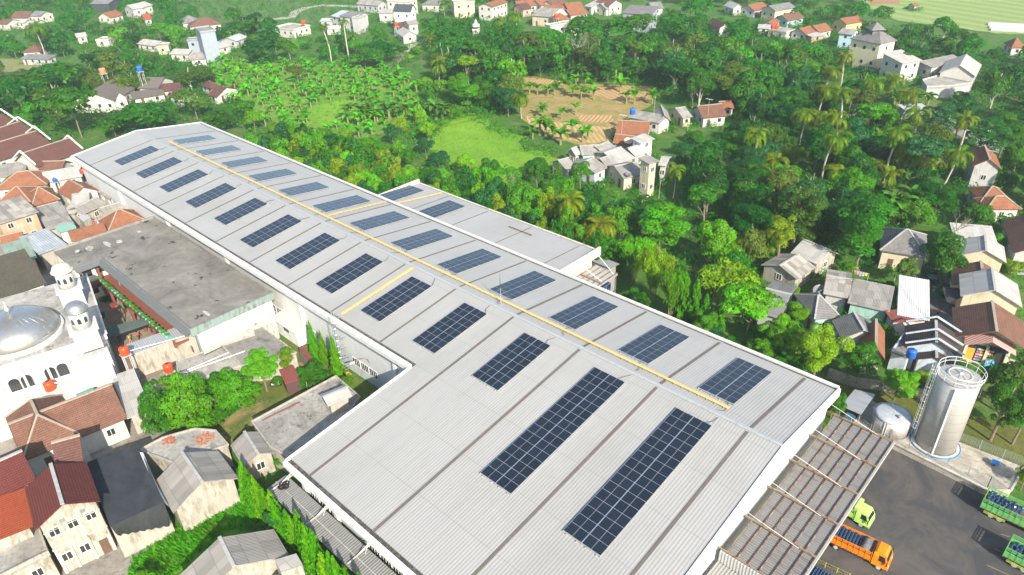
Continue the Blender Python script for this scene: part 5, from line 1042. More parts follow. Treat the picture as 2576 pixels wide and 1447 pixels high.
# conical trees
def cone_mesh(seed, n=5600):
    rg = np.random.default_rng(seed); z = 1-np.sqrt(rg.random(n))*.98; a = rg.random(n)*6.283; rr = (1-z)**.75*(.85+.24*np.sin(a*4+z*17+seed)+.16*np.sin(a*7-z*33))*rg.uniform(.72, 1.05, n); C = np.stack([np.cos(a)*rr*.5, np.sin(a)*rr*.5, z], 1)
    N = np.stack([np.cos(a)*.8, np.sin(a)*.8, .6+0*a], 1)+rsph(rg, n)*.9; Cc = C*1.0; tone = .5+.5*np.sin(a*4+z*17+seed); return quads_mesh('crown', Cc, N, .075*rg.uniform(.6, 1.3, n), rsph(rg, n), np.clip(tone*.5+rg.random(n)*.5, 0, 1), None, (.6, .6))
CO = [cone_mesh(i) for i in range(3)]
def conical(x, y, h, r, label, group, tone='bright'):
    T = thing('conical_tree', label, 'tree', (x, y, 0), group); part('trunk', TRK[0], T, (0, 0, 0), (h*.5,)*3); part('crown', rt_.choice(CO), T, (0, 0, .25), (2*r, 2*r, h), rt_.uniform(0, 6), vary(GOLD[tone], .12)); PLACED.append((x, y, r)); return T
# bamboo: feathery plumes on arching canes
def bamboo_mesh(seed, n=15000, k=34):
    rg = np.random.default_rng(seed); C, N, S, A, Rn = [], [], [], [], []
    for i in range(k):
        a = rg.random()*6.283; sp = rg.uniform(.15, .95); H_ = rg.uniform(.75, 1.05); m = n//k; t = rg.uniform(.3, 1, m); cx = sp*t**2.2; z = H_*np.sin(t*1.75)/.985; tone = rg.random()
        c = np.stack([cx*math.cos(a), cx*math.sin(a), z*1.0], 1)+rg.normal(size=(m, 3))*np.array([.085, .085, .06])*(1.2-t[:, None]*.6); C.append(c); N.append(rsph(rg, m)*.7+np.array([math.cos(a)*.4, math.sin(a)*.4, .6])); S.append(rg.uniform(.04, .085, m)); A.append(np.tile([math.cos(a)*.4, math.sin(a)*.4, -.9], (m, 1))+rsph(rg, m)*.5); Rn.append(np.clip(tone*.5+rg.random(m)*.5, 0, 1))
    return quads_mesh('foliage', np.concatenate(C), np.concatenate(N), np.concatenate(S), np.concatenate(A), np.concatenate(Rn), None, (.35, .7))
BM = [bamboo_mesh(i) for i in range(3)]
cm_ = MB()
for i in range(18): a = i*2.4; s_ = .1+.03*(i % 5); cm_.tube([(.05*math.cos(a), .05*math.sin(a), 0), (s_*.6*math.cos(a), s_*.6*math.sin(a), .45), (s_*2.2*math.cos(a), s_*2.2*math.sin(a), .9)], .006, 4, .003)
o = cm_.build('canes', plaster((.30, .30, .10), .3)); CAN = o.data; bpy.data.objects.remove(o)
def bamboo(x, y, h, r, label, group, tone=(.15, .22, .03)):
    T = thing('bamboo_clump', label, 'bamboo', (x, y, 0), group); part('canes', CAN, T, (0, 0, 0), (r*1.6, r*1.6, h)); part('foliage', rt_.choice(BM), T, (0, 0, 0), (r, r, h*.95), rt_.uniform(0, 6), vary(tone, .1)); PLACED.append((x, y, r)); return T
def shrub(x, y, r, tone, label, group, h=None, cat='shrub'):
    T = thing('shrub', label, cat, (x, y, 0), group); d = math.dist((x, y, 1), CAM); part('foliage', rt_.choice(CR['near' if d < 110 else 'mid' if d < 160 else 'far']), T, (0, 0, (h or r)*.5), (r, r, (h or r)*.7), rt_.uniform(0, 6), vary(GOLD[tone] if isinstance(tone, str) else tone)); return T
# dead trees
def bare_mesh(seed):
    rr = random.Random(seed); m = MB()
    def br(p, d, l, r, k):
        q = p+d*l; m.tube([p, (p+q)/2+Vector((rr.uniform(-.03, .03),)*3), q], r, 5, r*.55)
        if k: 
            for _ in range(3): br(q, (d+Vector((rr.uniform(-.7, .7), rr.uniform(-.7, .7), rr.uniform(-.1, .5)))).normalized(), l*rr.uniform(.55, .8), r*.55, k-1)
    br(Vector((0, 0, 0)), Vector((0, 0, 1)), .42, .028, 4); o = m.build('branches', plaster((.24, .21, .17), .3)); me = o.data; bpy.data.objects.remove(o); return me
BR = [bare_mesh(i) for i in range(2)]
def bare(x, y, h, label, k=0):
    o = bpy.data.objects.new('bare_tree', BR[k]); col.objects.link(o); o.location = (x, y, 0); o.scale = (h, h, h); tag(o, label, 'tree', 'bare branched trees'); return o
# ---------------------------------------------------------------- placing
def inpoly(u, v, P):
    c = False; n = len(P); j = n-1
    for i in range(n):
        if (P[i][1] > v) != (P[j][1] > v) and u < (P[j][0]-P[i][0])*(v-P[i][1])/(P[j][1]-P[i][1])+P[i][0]: c = not c
        j = i
    return c
def blocked(x, y, r):
    if -1 < x < 155 and -15.5-(17 if x > 112 else 0) < y < 16+(0 if not 66 < x < 117 else 11): return True
    for fx, fy, fr, X, hl, hw in FOOT:
        dx, dy = x-fx, y-fy
        if X is None:
            if dx*dx+dy*dy < (fr+r*.2)**2: return True
        else:
            lx, ly = dx*X.x+dy*X.y, -dx*X.y+dy*X.x
            if abs(lx) < hl+r*.45 and abs(ly) < hw+r*.45: return True
    return False
def hides_house(x, y, h, r):
    """would a tree of this size stand right in front of a house (seen from the drone)?"""
    d = np.array([CAM[0]-x, CAM[1]-y]); L = np.linalg.norm(d); d /= L
    for fx, fy, fr, X, hl, hw in FOOT:
        vx, vy = fx-x, fy-y; al = -(vx*d[0]+vy*d[1]); ac = abs(vx*d[1]-vy*d[0])
        reach = h*L/(CAM[2]-h)
        if 0 < al < reach*.8+fr*.4 and ac < min(hl, hw or hl)*.8+r*.55+1 if X is not None else False: return al < reach*.8+fr*.4
    return False
def scatter(poly, sp, seed, holes=(), rmin=1.0, maxn=4000, avoid=True, chk=True):
    rr = random.Random(seed); W_ = [at(*p, 0) for p in poly]; x0, x1 = min(p.x for p in W_), max(p.x for p in W_); y0, y1 = min(p.y for p in W_), max(p.y for p in W_); grid = {}; out = []
    n = int((x1-x0)*(y1-y0)/(sp*sp)*4)
    for _ in range(n):
        x, y = rr.uniform(x0, x1), rr.uniform(y0, y1); u, v = img((x, y, 0))
        if not inpoly(u, v, poly) or any(inpoly(u, v, h_) for h_ in holes): continue
        gx, gy = int(x//sp), int(y//sp)
        if any((x-a)**2+(y-b)**2 < sp*sp for i in (-1, 0, 1) for j in (-1, 0, 1) for a, b in grid.get((gx+i, gy+j), ())): continue
        if avoid and blocked(x, y, rmin*2): continue
        if chk and any((x-a)**2+(y-b)**2 < (c*.75+rmin)**2 for a, b, c in PLACED): continue
        grid.setdefault((gx, gy), []).append((x, y)); out.append((x, y))
        if len(out) >= maxn: break
    return out
def solve_h(x, y, v):
    lo, hi = .2, 40
    for _ in range(40):
        m = (lo+hi)/2
        if img((x, y, m))[1] > v: lo = m
        else: hi = m
    return (lo+hi)/2
def feat(base, av, rpx, fn, *a, **k):
    p = at(*base, 0); d = (Vector(CAM)-p).length; h = solve_h(p.x, p.y, av); return fn(p.x, p.y, h, rpx/FPX*d, *a, **k)
# ---- individually recognisable trees: base of trunk, height of top, half width in the photo
LN = 'garden trees between the school and the wing'
feat((490, 1078), 915, 66, tree, 'bright', 'widest bright green tree over the yard beside the mouldy flat roof', LN, form='bush')
feat((412, 1075), 945, 45, tree, 'mid', 'darker round tree left of the widest yard tree', LN, form='bush')
feat((462, 1030), 925, 26, tree, 'lime', 'small lime leaved tree between two bigger yard trees', LN)
feat((604, 1030), 915, 55, tree, 'bright', 'leafy tree right of the widest yard tree', LN, form='bush')
feat((560, 1000), 925, 45, tree, 'mid', 'tree touching the mouldy flat roof behind the widest yard tree', LN, form='bush')
feat((672, 985), 873, 50, tree, 'bright', 'tree with bare lower trunk beside the motorbike', LN)
feat((733, 945), 862, 25, tree, 'yellow', 'slender yellow green tree beside the brown shed', LN, form='tall')
feat((793, 968), 900, 44, tree, 'mid', 'low dark glossy tree at the foot of the conical trees', LN, form='bush')
feat((883, 1000), 935, 20, tree, 'bright', 'small bushy tree on the side lawn wall', LN)
CG = 'conical trees against the factory wall'
feat((797, 908), 809, 13, conical, 'leftmost of three conical trees against the factory wall', CG)
feat((820, 917), 834, 13, conical, 'middle one of three conical trees against the factory wall', CG)
feat((853, 950), 846, 17, conical, 'biggest and rightmost of three conical trees by the factory wall', CG)
hx = random.Random(5)
for i in range(24):
    x = 109.5+i*1.05; y = -35.1+hx.uniform(-.3, .3)-(.3 if i % 2 else 0); h = hx.uniform(4.8, 6.6)
    conical(x, y, h, hx.uniform(.85, 1.15), f'bushy conical hedge tree along the wing canopy, {("number %d from the far corner" % (i+1))}', 'conical hedge along the wing', 'bright' if i % 3 else 'lime')
for b, av in (((725, 1150), 1112), ((692, 1160), 1122), ((708, 1175), 1140)): feat(b, av, 22, tree, 'bright', f'leafy hedge tree at the wing corner, near {["the roof tip", "the sheds", "the hedge end"][(b[0] % 3)]}', 'hedge trees at the wing corner')
feat((703, 1352), 1270, 32, tree, 'blue', 'blue green palmate tree standing in the conical hedge', None, lod='near')
for b, av, r_, lab in (((1327, 575), 498, 24, 'conical'), ((1301, 560), 525, 11, 'smaller conical'), ((1372, 560), 515, 12, 'narrow conical'), ((1490, 545), 500, 12, 'hidden conical')): feat(b, av, r_, conical, f'{lab} tree behind the side hall roof left of the palms', 'conical trees behind the side hall', 'lime')
for b, av, r_, lab in (((1716, 815), 692, 24, 'leftmost'), ((1741, 825), 700, 24, 'second'), ((1767, 835), 740, 20, 'third'), ((1803, 850), 765, 18, 'rightmost')): feat(b, av, r_, conical, f'{lab} of four slim conical trees right of the bamboo', 'conical trees beside the bamboo', 'bright')
PL = [((1421, 620), 515, 55, 'nearest tall palm behind the side hall, left of two', 1), ((1507, 655), 568, 62, 'nearest tall palm behind the side hall, right of two', 0), ((1693, 500), 432, 34, 'palm beside the cream tower house', 0), ((1775, 520), 452, 42, 'palm in bushes right of the hamlet', 0), ((1900, 500), 432, 36, 'palm on the slope above the big leaf tree', 0),
      ((2087, 512), 438, 46, 'left palm of the right hand palm group', 1), ((2177, 475), 420, 52, 'second palm of the right hand palm group', 0), ((2252, 450), 385, 42, 'third palm of the right hand group, behind', 0), ((2292, 455), 372, 58, 'tallest palm of the right hand group with pale trunk', 1), ((2312, 470), 412, 40, 'low palm under the tallest right hand palm', 0), ((2226, 500), 444, 38, 'lower palm between the right hand palms', 0), ((1949, 465), 409, 42, 'palm at left end of the right hand palm row', 1),
      ((2094, 270), 229, 34, 'yellowish palm below the cream two storey house', 1), ((2236, 250), 206, 38, 'palm left of the grey terrace', 0), ((2067, 362), 304, 34, 'palm with long leaning trunk on right slope', 1), ((2034, 345), 290, 32, 'palm left of the leaning trunk palm', 0), ((2025, 395), 332, 32, 'lower palm under the leaning trunk palm', 0), ((2055, 380), 350, 30, 'small palm below the leaning trunk palm', 0),
      ((1312, 300), 250, 30, 'palm at the left end of the brown terraces', 0), ((1300, 85), 45, 24, 'palm left of the crowded top village', 0), ((1106, 225), 168, 38, 'lone tall palm right of the banana field', 1), ((1086, 135), 98, 22, 'palm above the lone tall palm', 0), ((1119, 45), 16, 24, 'palm right of the black roofed house', 0), ((1256, 90), 57, 22, 'palm by the white shrine', 0), ((1288, 85), 50, 24, 'palm right of the white shrine', 0),
      ((896, 130), 98, 19, 'palm in the trees left of the grey block', 0), ((880, 158), 60, 17, 'very tall thin palm with pale trunk by the pavilion', 0), ((834, 158), 77, 17, 'tall thin leaning palm beside the pavilion', 3), ((116, 150), 80, 30, 'tall leaning palm at the far left', 3), ((357, 85), 60, 19, 'palm among houses at upper left', 0), ((315, 252), 213, 27, 'bushy palm in front of the grey villa', 0), ((243, 240), 206, 19, 'small palm left of the grey villa', 0), ((2375, 160), 118, 22, 'palm near the striped fields', 0)]
for b, av, r_, lab, ln in PL:
    feat(b, av-6, r_*1.2, palm, lab, lean=ln, rz=(2.9 if ln == 3 else None), tone=(.14, .21, .02) if b[1] > 400 else (.10, .19, .025))
FT = [((207, 347), 238, 68, 'mid', 'layer', 'wide spreading tree with visible trunk behind the brown halls'), ((150, 240), 150, 62, 'mid', 'round', 'large dense tree left of the grey villa'), ((62, 300), 188, 50, 'dark', 'round', 'large dark tree at the left edge above the halls'), ((292, 345), 268, 42, 'mid', 'round', 'round tree touching the far end of the factory'), ((380, 335), 250, 70, 'mid', 'round', 'broad tree in front of the villa wing'), ((497, 300), 202, 42, 'olive', 'round', 'olive green rounded tree right of the garden lawn'), ((562, 330), 262, 42, 'mid', 'round', 'tree right beside the far factory corner'),
      ((752, 215), 138, 28, 'olive', 'tall', 'single upright tree inside the banana field'), ((663, 165), 85, 42, 'dark', 'round', 'round dark tree above the banana field'), ((960, 160), 95, 45, 'dark', 'round', 'dense tree in the row above the banana field'), ((920, 175), 110, 45, 'mid', 'round', 'second dense tree above the banana field'), ((1180, 250), 140, 34, 'yellow', 'layer', 'yellow green layered tree at the dark stream gap'), ((1178, 280), 195, 36, 'bright', 'tall', 'tall leafy wall of a tree above the green field'),
      ((1650, 205), 135, 32, 'blue', 'tall', 'grey green tall tree behind the middle terrace'), ((1800, 240), 130, 42, 'mid', 'tall', 'tallest bright edged tree behind the terraces'), ((1380, 150), 60, 55, 'mid', 'round', 'great round tree below the crowded top village'), ((1460, 120), 25, 45, 'mid', 'round', 'great tree right of the crowded top village'), ((1590, 120), 30, 50, 'mid', 'round', 'great tree in front of the blue grey block'),
      ((1990, 640), 425, 62, 'olive', 'tall', 'tall brownish green tree right of the dark hollow'), ((2150, 680), 468, 78, 'mid', 'tall', 'largest tall tree above the grey hip roof house'), ((2165, 560), 462, 44, 'mid', 'round', 'rounded tree behind the largest tall tree'), ((1948, 680), 512, 38, 'yellow', 'tall', 'glossy yellow green tall tree left of the dark hollow'), ((1800, 680), 538, 58, 'lime', 'round', 'tree with big pale lime leaf clusters'), ((1815, 785), 640, 80, 'yellow', 'round', 'wide yellow green tree at the end of the bamboo'), ((1875, 860), 745, 78, 'lime', 'layer', 'bright feathery tree behind the factory eave'),
      ((2357, 705), 582, 56, 'mid', 'round', 'perfectly round tree between right hand grey roofs'), ((2267, 725), 640, 32, 'olive', 'round', 'smaller tree left below the perfectly round tree'), ((2044, 958), 800, 72, 'yellow', 'round', 'big yellow green tree by the grey complex roof'), ((1955, 900), 780, 50, 'lime', 'round', 'light green tree left of the big yellow green one'), ((2155, 968), 850, 52, 'mid', 'round', 'mid green tree in front of the orange sided roof'), ((2248, 1008), 924, 48, 'lime', 'round', 'bright lime tree standing on the lawn by the tanks'),
      ((2522, 1045), 868, 68, 'olive', 'round', 'tree on the lawn right of the silo, rearmost'), ((2490, 1110), 940, 50, 'mid', 'round', 'low tree on the lawn right of the silo'), ((2545, 1120), 985, 45, 'mid', 'round', 'tree at the photo edge right of the silo'), ((2097, 1060), 985, 28, 'mid', 'round', 'small tree behind the metal shed roof'), ((2566, 1235), 1165, 25, 'yellow', 'round', 'yellow bush tree at the plinth corner'), ((1998, 830), 755, 32, 'lime', 'tall', 'pale bamboo like tree beside the satellite dish'),
      ((857, 460), 395, 32, 'yellow', 'round', 'pale flowering tree at the factory eave'), ((764, 430), 390, 30, 'lime', 'round', 'light leaved tree left of the pale flowering one'), ((1270, 500), 440, 34, 'bright', 'round', 'bright tree near the far side hall corner'), ((1400, 490), 425, 30, 'mid', 'round', 'tree below the left hamlet houses'), ((1900, 350), 290, 32, 'olive', 'round', 'olive tree right of the orange tiled house'), ((2200, 300), 250, 30, 'mid', 'tall', 'upright tree near the kiosk'), ((2400, 330), 238, 32, 'mid', 'tall', 'upright tree right of the kiosk yard'), ((1500, 235), 172, 0, '', '', '')]
for b, av, r_, tn, fm, lab in FT:
    if r_: feat(b, av, r_, tree, tn, lab, 'recognisable single trees', form=fm)
for b, av, lab, k in (((1463, 190), 95, 'bare pale branched tree in the wood above the terraces', 0), ((2370, 640), 545, 'half bare pale tree behind the round tree on the right', 1), ((1003, 180), 135, 'bundle of bare stems above the banana field', 1), ((1740, 275), 222, 'small bare tree by the hamlet wood', 0), ((1560, 650), 590, 'bare twigged small tree behind the right palm', 1), ((1290, 500), 440, 'leafless leaning tree behind the side hall', 0)):
    p = at(*b, 0); bare(p.x, p.y, solve_h(p.x, p.y, av), lab, k)
for b, av, r_, lab, tn in (((1595, 705), 612, 62, 'feathery bright bamboo clump nearest the annex canopy', (.13, .36, .015)), ((1640, 760), 640, 62, 'middle feathery bamboo clump behind the factory eave', (.19, .34, .015)), ((1685, 810), 690, 50, 'right feathery bamboo clump beside the conical trees', (.10, .28, .015)), ((1920, 400), 320, 60, 'olive bamboo thicket right of the hamlet', (.07, .15, .025)), ((1450, 180), 120, 22, 'upright thin bamboo in the wood above the terraces', (.12, .16, .04)), ((1985, 440), 370, 50, 'second olive bamboo thicket right of the hamlet', (.06, .14, .022)), ((1560, 160), 95, 30, 'grey green bamboo behind the terraces', (.06, .12, .04))):
    feat(b, av, r_, bamboo, lab, 'bamboo clumps', tn)
# ---- banana plants
bn = scatter([(515, 160), (560, 150), (700, 162), (900, 166), (1010, 188), (1058, 225), (1055, 300), (1000, 330), (900, 350), (820, 340), (900, 300), (930, 262), (860, 250), (790, 265), (770, 330), (700, 340), (640, 300), (560, 240)], 3.3, 21, maxn=210, avoid=True, chk=True)
bn.sort(key=lambda p: img((*p, 0))[0])
for i, (x, y) in enumerate(bn):
    u, v = img((x, y, 0)); banana(x, y, rt_.uniform(2.2, 4.0), 'banana plant with broad pale green leaves in the banana field behind the factory', 'banana plants of the banana field', (.10, .34, .035))
tb = [(1332, 240), (1352, 240), (1378, 242), (1395, 240), (1420, 235), (1448, 218), (1472, 222), (1485, 235), (1493, 252), (1462, 250), (1440, 245), (1560, 232), (1575, 262), (1595, 262), (1640, 262), (1365, 295), (1412, 300), (1448, 290), (1358, 340), (1372, 345), (1340, 350), (1390, 350), (1440, 345), (1478, 352), (1465, 358), (1410, 365)]
for i, b in enumerate(tb):
    p = at(*b, 0); banana(p.x, p.y, rt_.uniform(3.2, 5.2), f'banana plant on the brown terraces, {adj[i % 16]} from the left in the {"upper" if b[1] < 275 else "lower"} part' if b[1] >= 275 or i < 16 else 'banana plant on the brown terraces', 'banana plants on the terraces')
for a, cnt, lab in (((1500, 205), 7, 'banana plant in the row at the wood edge above the terraces'), ((2265, 560), 7, 'large dark banana plant in the hollow below the right palms'), ((1120, 300), 5, 'banana plant in the dark clump above the green field'), ((950, 300), 12, 'dark green banana plant in the dense clump by the clearing'), ((1590, 480), 2, 'banana plant in front of the hamlet'), ((2280, 270), 8, 'banana plant on the slope below the terrace on stilts')):
    for i in range(cnt):
        p = at(a[0]+rt_.uniform(-1, 1)*cnt*7, a[1]+rt_.uniform(-7, 7), 0)
        if not blocked(p.x, p.y, 1): banana(p.x, p.y, rt_.uniform(3.4, 5.4) if cnt != 7 else rt_.uniform(4.5, 6.5), lab, lab.replace('plant', 'plants', 1), (.075, .18, .035))
p = at(375, 1500, 0); banana(p.x, p.y, 2.8, 'young banana plant at the bottom edge beside the meadow', None); p = at(12, 425, 0); banana(p.x, p.y, 4, 'banana plant at the left edge in front of the brown hall', None)
for q in ((28, 405), (44, 412)): p = at(*q, 0); banana(p.x, p.y, 3.5, f'banana plant between brown hall and grey roof, {"left" if q[0] < 30 else "right"} of two', 'banana plants by the brown hall')
pp_ = scatter([(1850, 420), (1990, 300), (2110, 250), (2260, 330), (2400, 440), (2380, 520), (2200, 530), (2050, 560), (1900, 520)], 9.5, 17, chk=True, maxn=26)
pp_.sort(key=lambda p: img((*p, 0))[0])
for i, (x, y) in enumerate(pp_): palm(x, y, rt_.uniform(10, 13.5), rt_.uniform(3.8, 5.0), f'coconut palm rising out of the right hand wood, number {i+1} from the left', tone=(.12, .20, .022))
# ---- woods: one tree at a time
HOLES = [[(1075, 280), (1400, 330), (1405, 435), (1080, 410)], [(2340, 250), (2560, 330), (2560, 400), (2330, 330)], [(2320, 640), (2360, 640), (2420, 920), (2360, 930)]]
WOOD = [('the wood above the terraces', [(1060, 118), (1130, 250), (1180, 290), (1290, 295), (1312, 192), (1480, 206), (1650, 214), (1680, 265), (1860, 300), (2000, 300), (2050, 200), (2050, 110), (1900, 60), (1720, 60), (1600, 110), (1450, 100), (1380, 130), (1300, 110), (1240, 30), (1150, 40)], 5.5, (8.5, 14), (3.8, 5.8), ('mid', 'mid', 'dark', 'mid', 'bright', 'olive', 'blue')),
        ('the wood right of the hamlet', [(1760, 345), (1705, 400), (1705, 480), (1640, 520), (1560, 520), (1560, 600), (1700, 700), (1790, 745), (1860, 730), (1900, 680), (1990, 640), (2120, 660), (2190, 600), (2330, 570), (2400, 540), (2340, 470), (2330, 400), (2240, 300), (2100, 230), (2010, 290), (1880, 330)], 5.6, (7.5, 12.5), (3.6, 5.6), ('mid', 'dark', 'mid', 'olive', 'dark', 'bright', 'blue')),
        ('the slope at the right edge', [(2330, 330), (2330, 420), (2450, 520), (2700, 580), (2750, 200), (2576, 150), (2450, 130), (2330, 190), (2380, 250)], 7.5, (8, 13), (3.4, 5.2), ('mid', 'dark', 'mid', 'blue')),
        ('the trees around the cream house', [(2050, 200), (2330, 240), (2450, 130), (2330, 95), (2230, 75), (2130, 40), (1990, 40), (1900, 60), (2050, 110)], 8, (7, 11), (3.2, 4.8), ('mid', 'dark', 'mid')),
        ('the trees around the grey villa', [(-20, 200), (0, 330), (170, 360), (240, 330), (330, 340), (480, 305), (600, 320), (640, 300), (560, 240), (510, 160), (400, 150), (300, 150), (120, 200)], 7.5, (6.5, 11), (3.2, 5.2), ('mid', 'mid', 'dark', 'olive')),
        ('the upper left slope', [(-30, 25), (-20, 150), (120, 150), (300, 150), (400, 155), (520, 150), (640, 165), (760, 165), (900, 165), (1050, 170), (1050, 110), (940, 95), (900, 110), (700, 90), (620, 70), (500, 60), (440, 30), (350, 10), (200, 5)], 8, (6.5, 11), (3.6, 5.6), ('mid', 'dark', 'mid', 'bright'))]
def ordn(n):
    w_ = ['first', 'second', 'third', 'fourth', 'fifth', 'sixth', 'seventh', 'eighth', 'ninth', 'tenth', 'eleventh', 'twelfth', 'thirteenth', 'fourteenth', 'fifteenth', 'sixteenth', 'seventeenth', 'eighteenth', 'nineteenth', 'twentieth']
    return w_[n] if n < 20 else f'{n+1}th'
TW = {'mid': 'green', 'dark': 'dark green', 'bright': 'bright green', 'olive': 'olive', 'blue': 'grey green', 'yellow': 'yellow green', 'lime': 'lime green'}
extra = []; wood_n = 0
for wi, (nm, poly, sp, hr, rr_, tn) in enumerate(WOOD):
    pts = scatter(poly, sp, 100+wi, HOLES, rmin=1.6)
    S_ = []
    for x, y in pts:
        h, r = rt_.uniform(*hr), rt_.uniform(*rr_)
        if hides_house(x, y, h, r): h, r = h*.42, r*.6
        if hides_house(x, y, h, r): continue
        S_.append((x, y, h, r, rt_.choice(tn)))
    S_.sort(key=lambda q: math.dist(q[:2], CAM[:2])); cap = [95, 75, 26, 20, 36, 44][wi]; extra += S_[cap:]; S_ = S_[:cap]
    vs = sorted(img((q[0], q[1], q[2]))[1] for q in S_); nb = 5 if len(S_) > 60 else 3; cuts = [vs[len(vs)*k//nb] for k in range(1, nb)]; bands = [[] for _ in range(nb)]
    for q in S_: bands[sum(img((q[0], q[1], q[2]))[1] >= c for c in cuts)].append(q)
    bn_ = {3: ['back', 'middle', 'front'], 5: ['rearmost', 'rear', 'middle', 'nearer', 'front']}[nb]
    for bi, B in enumerate(bands):
        B.sort(key=lambda q: img((q[0], q[1], q[2]))[0])
        for i, (x, y, h, r, t) in enumerate(B):
            q_ = rt_.random(); fm = 'tall' if q_ < .3 and h > 7 else 'bush' if q_ < .72 else 'layer' if q_ < .8 else 'round'
            tree(x, y, h, r, t, f'{TW[t]} tree, {nm}, {bn_[bi]} row, {ordn(i)} from left', f'trees of {nm}', form=fm, pale=rt_.random() < .12); wood_n += 1
# woodland that reads as one mass: the upper left and what is left over
def merged(name, items, label, cat, color, nl=500, ls=.22, rz=.8):
    Cs, Ns, Ss, As, Rs = [], [], [], [], []; base = [crown_arrays(200+k, nl, ls, rz, 12) for k in range(4)]; rg = np.random.default_rng(5)
    for x, y, z, r, t in items:
        C, N, S, A, Rn = base[rg.integers(4)]; a = rg.random()*6.28; M_ = np.array([[math.cos(a), -math.sin(a), 0], [math.sin(a), math.cos(a), 0], [0, 0, 1]])
        Cs.append(C@M_.T*r+np.array([x, y, z])); Ns.append(N@M_.T); Ss.append(S*r); As.append(A@M_.T); Rs.append(np.clip(Rn*.6+t*.4, 0, 1))
    o = bpy.data.objects.new(name, quads_mesh(name, np.concatenate(Cs), np.concatenate(Ns), np.concatenate(Ss), np.concatenate(As), np.concatenate(Rs))); col.objects.link(o); o.color = (*color, 1); return tag(o, label, cat, kind='stuff')
far = scatter([(-30, -60), (-20, 25), (200, 5), (350, 10), (440, 30), (470, 5), (720, -10), (900, 0), (1000, -5), (1150, 30), (1240, 25), (1400, -5), (1900, 30), (2150, 20), (2250, -10), (2330, 30), (2700, 60), (2700, -60), (2150, -70), (1000, -80)], 6.6, 7, chk=False)
it = [(x, y, h-r*1.1, r, rt_.random()) for x, y, h, r, t in extra]
for x, y in far:
    if not hides_house(x, y, 4, 3) and not inpoly(*img((x, y, 0)), [(2160, -20), (2700, -20), (2700, 90), (2440, 75), (2180, 20)]): it.append((x, y, rt_.uniform(2.6, 5), rt_.uniform(3.0, 4.8), rt_.random()))
print('broadleaf', wood_n, 'merged', len(it), 'bananas', len(bn))
merged('woodland', it, 'far off green woodland along the top of the photo', 'woodland', (.034, .15, .013), 620, .19)
def under(name, polys, sp, rr_, label, cat, color, nl=26, ls=.34, seed=1, holes=(), rz=.7, world=None, z0=0):
    items = []
    if world: items = [(x, y, z0+.2*r, r, rt_.random()) for x, y, r in world]
    for k, P in enumerate(polys):
        for x, y in scatter(P, sp, seed+k, holes, rmin=.2, chk=False): r = rt_.uniform(*rr_); items.append((x, y, .25*r, r, rt_.random()))
    print(name, len(items)); return merged(name, items, label, cat, color, nl, ls, rz) if items else None
WP = [w_[1] for w_ in WOOD]
under('undergrowth', WP[:5], 2.4, (1.5, 3.0), 'dense tangled undergrowth beneath the trees of the woods', 'undergrowth', (.032, .145, .012), 60, .26, 31, HOLES)
under('hillside_scrub', [WP[5], [(360, -10), (720, -5), (1000, 0), (1040, 60), (940, 90), (600, 60), (450, 30)]], 3.6, (1.2, 2.8), 'scrub and small plants covering the upper left hillside', 'scrub', (.04, .17, .014), 60, .26, 37)
under('weeds', [[(515, 160), (700, 162), (900, 166), (1010, 188), (1070, 240), (1075, 300), (1000, 345), (900, 360), (820, 360), (700, 345), (640, 300), (560, 240)]], 2.2, (.5, 1.1), 'low weeds and young shoots covering the banana field floor', 'weeds', (.11, .30, .015), 30, .34, 51)
# bushes behind the right eave of the factory
eb = []; rr = random.Random(77)
for x in np.arange(8, 68, 3.1):
    for j in range(5):
        yy = 18.5+j*4.2+rr.uniform(-1, 1); eb.append((x+rr.uniform(-1.2, 1.2), yy, rr.uniform(2.4, 4.4)*(1 if j else .8)))
for x in np.arange(70, 112, 3.0):
    for j in range(4): eb.append((x+rr.uniform(-1.2, 1.2), 28.5+j*4+rr.uniform(-1, 1), rr.uniform(3.0, 6)))
for x in np.arange(118, 150, 3.2):
    for j in range(3): eb.append((x+rr.uniform(-1.2, 1.2), 17.5+j*3.6+rr.uniform(-.8, .8), rr.uniform(1.6, 3.6)))
eb = [(x, y, h) for x, y, h in eb if not any((x-a)**2+(y-b)**2 < (c*.5+.8)**2 for a, b, c in PLACED) and not any(X is not None and abs((x-fx)*X.x+(y-fy)*X.y) < hl+1 and abs(-(x-fx)*X.y+(y-fy)*X.x) < hw+1 for fx, fy, fr, X, hl, hw in FOOT)]
eb.sort(key=lambda q: q[0]); cnt_ = {}
for i, (x, y, h) in enumerate(eb):
    t = rr.choice(('mid', 'bright', 'bright', 'mid', 'lime', 'blue', 'dark', 'yellow')); zone = 'factory far half' if x < 69 else 'side hall' if x < 113 else 'factory near half'
    rown = ['hugging the eave', 'one row back', 'two rows back', 'three rows back', 'farthest row back'][min(4, int((y-17)/4.2) if x < 69 or x > 113 else int((y-27.5)/4))]
    k = (zone, rown); cnt_[k] = cnt_.get(k, 0)+1
    shrub(x, y, rr.uniform(2.0, 3.3), t, f'{TW[t]} bush by {zone}, {rown}, {ordn(cnt_[k]-1)} from far end', 'bushes along the right side of the factory', h*1.6, 'bush')
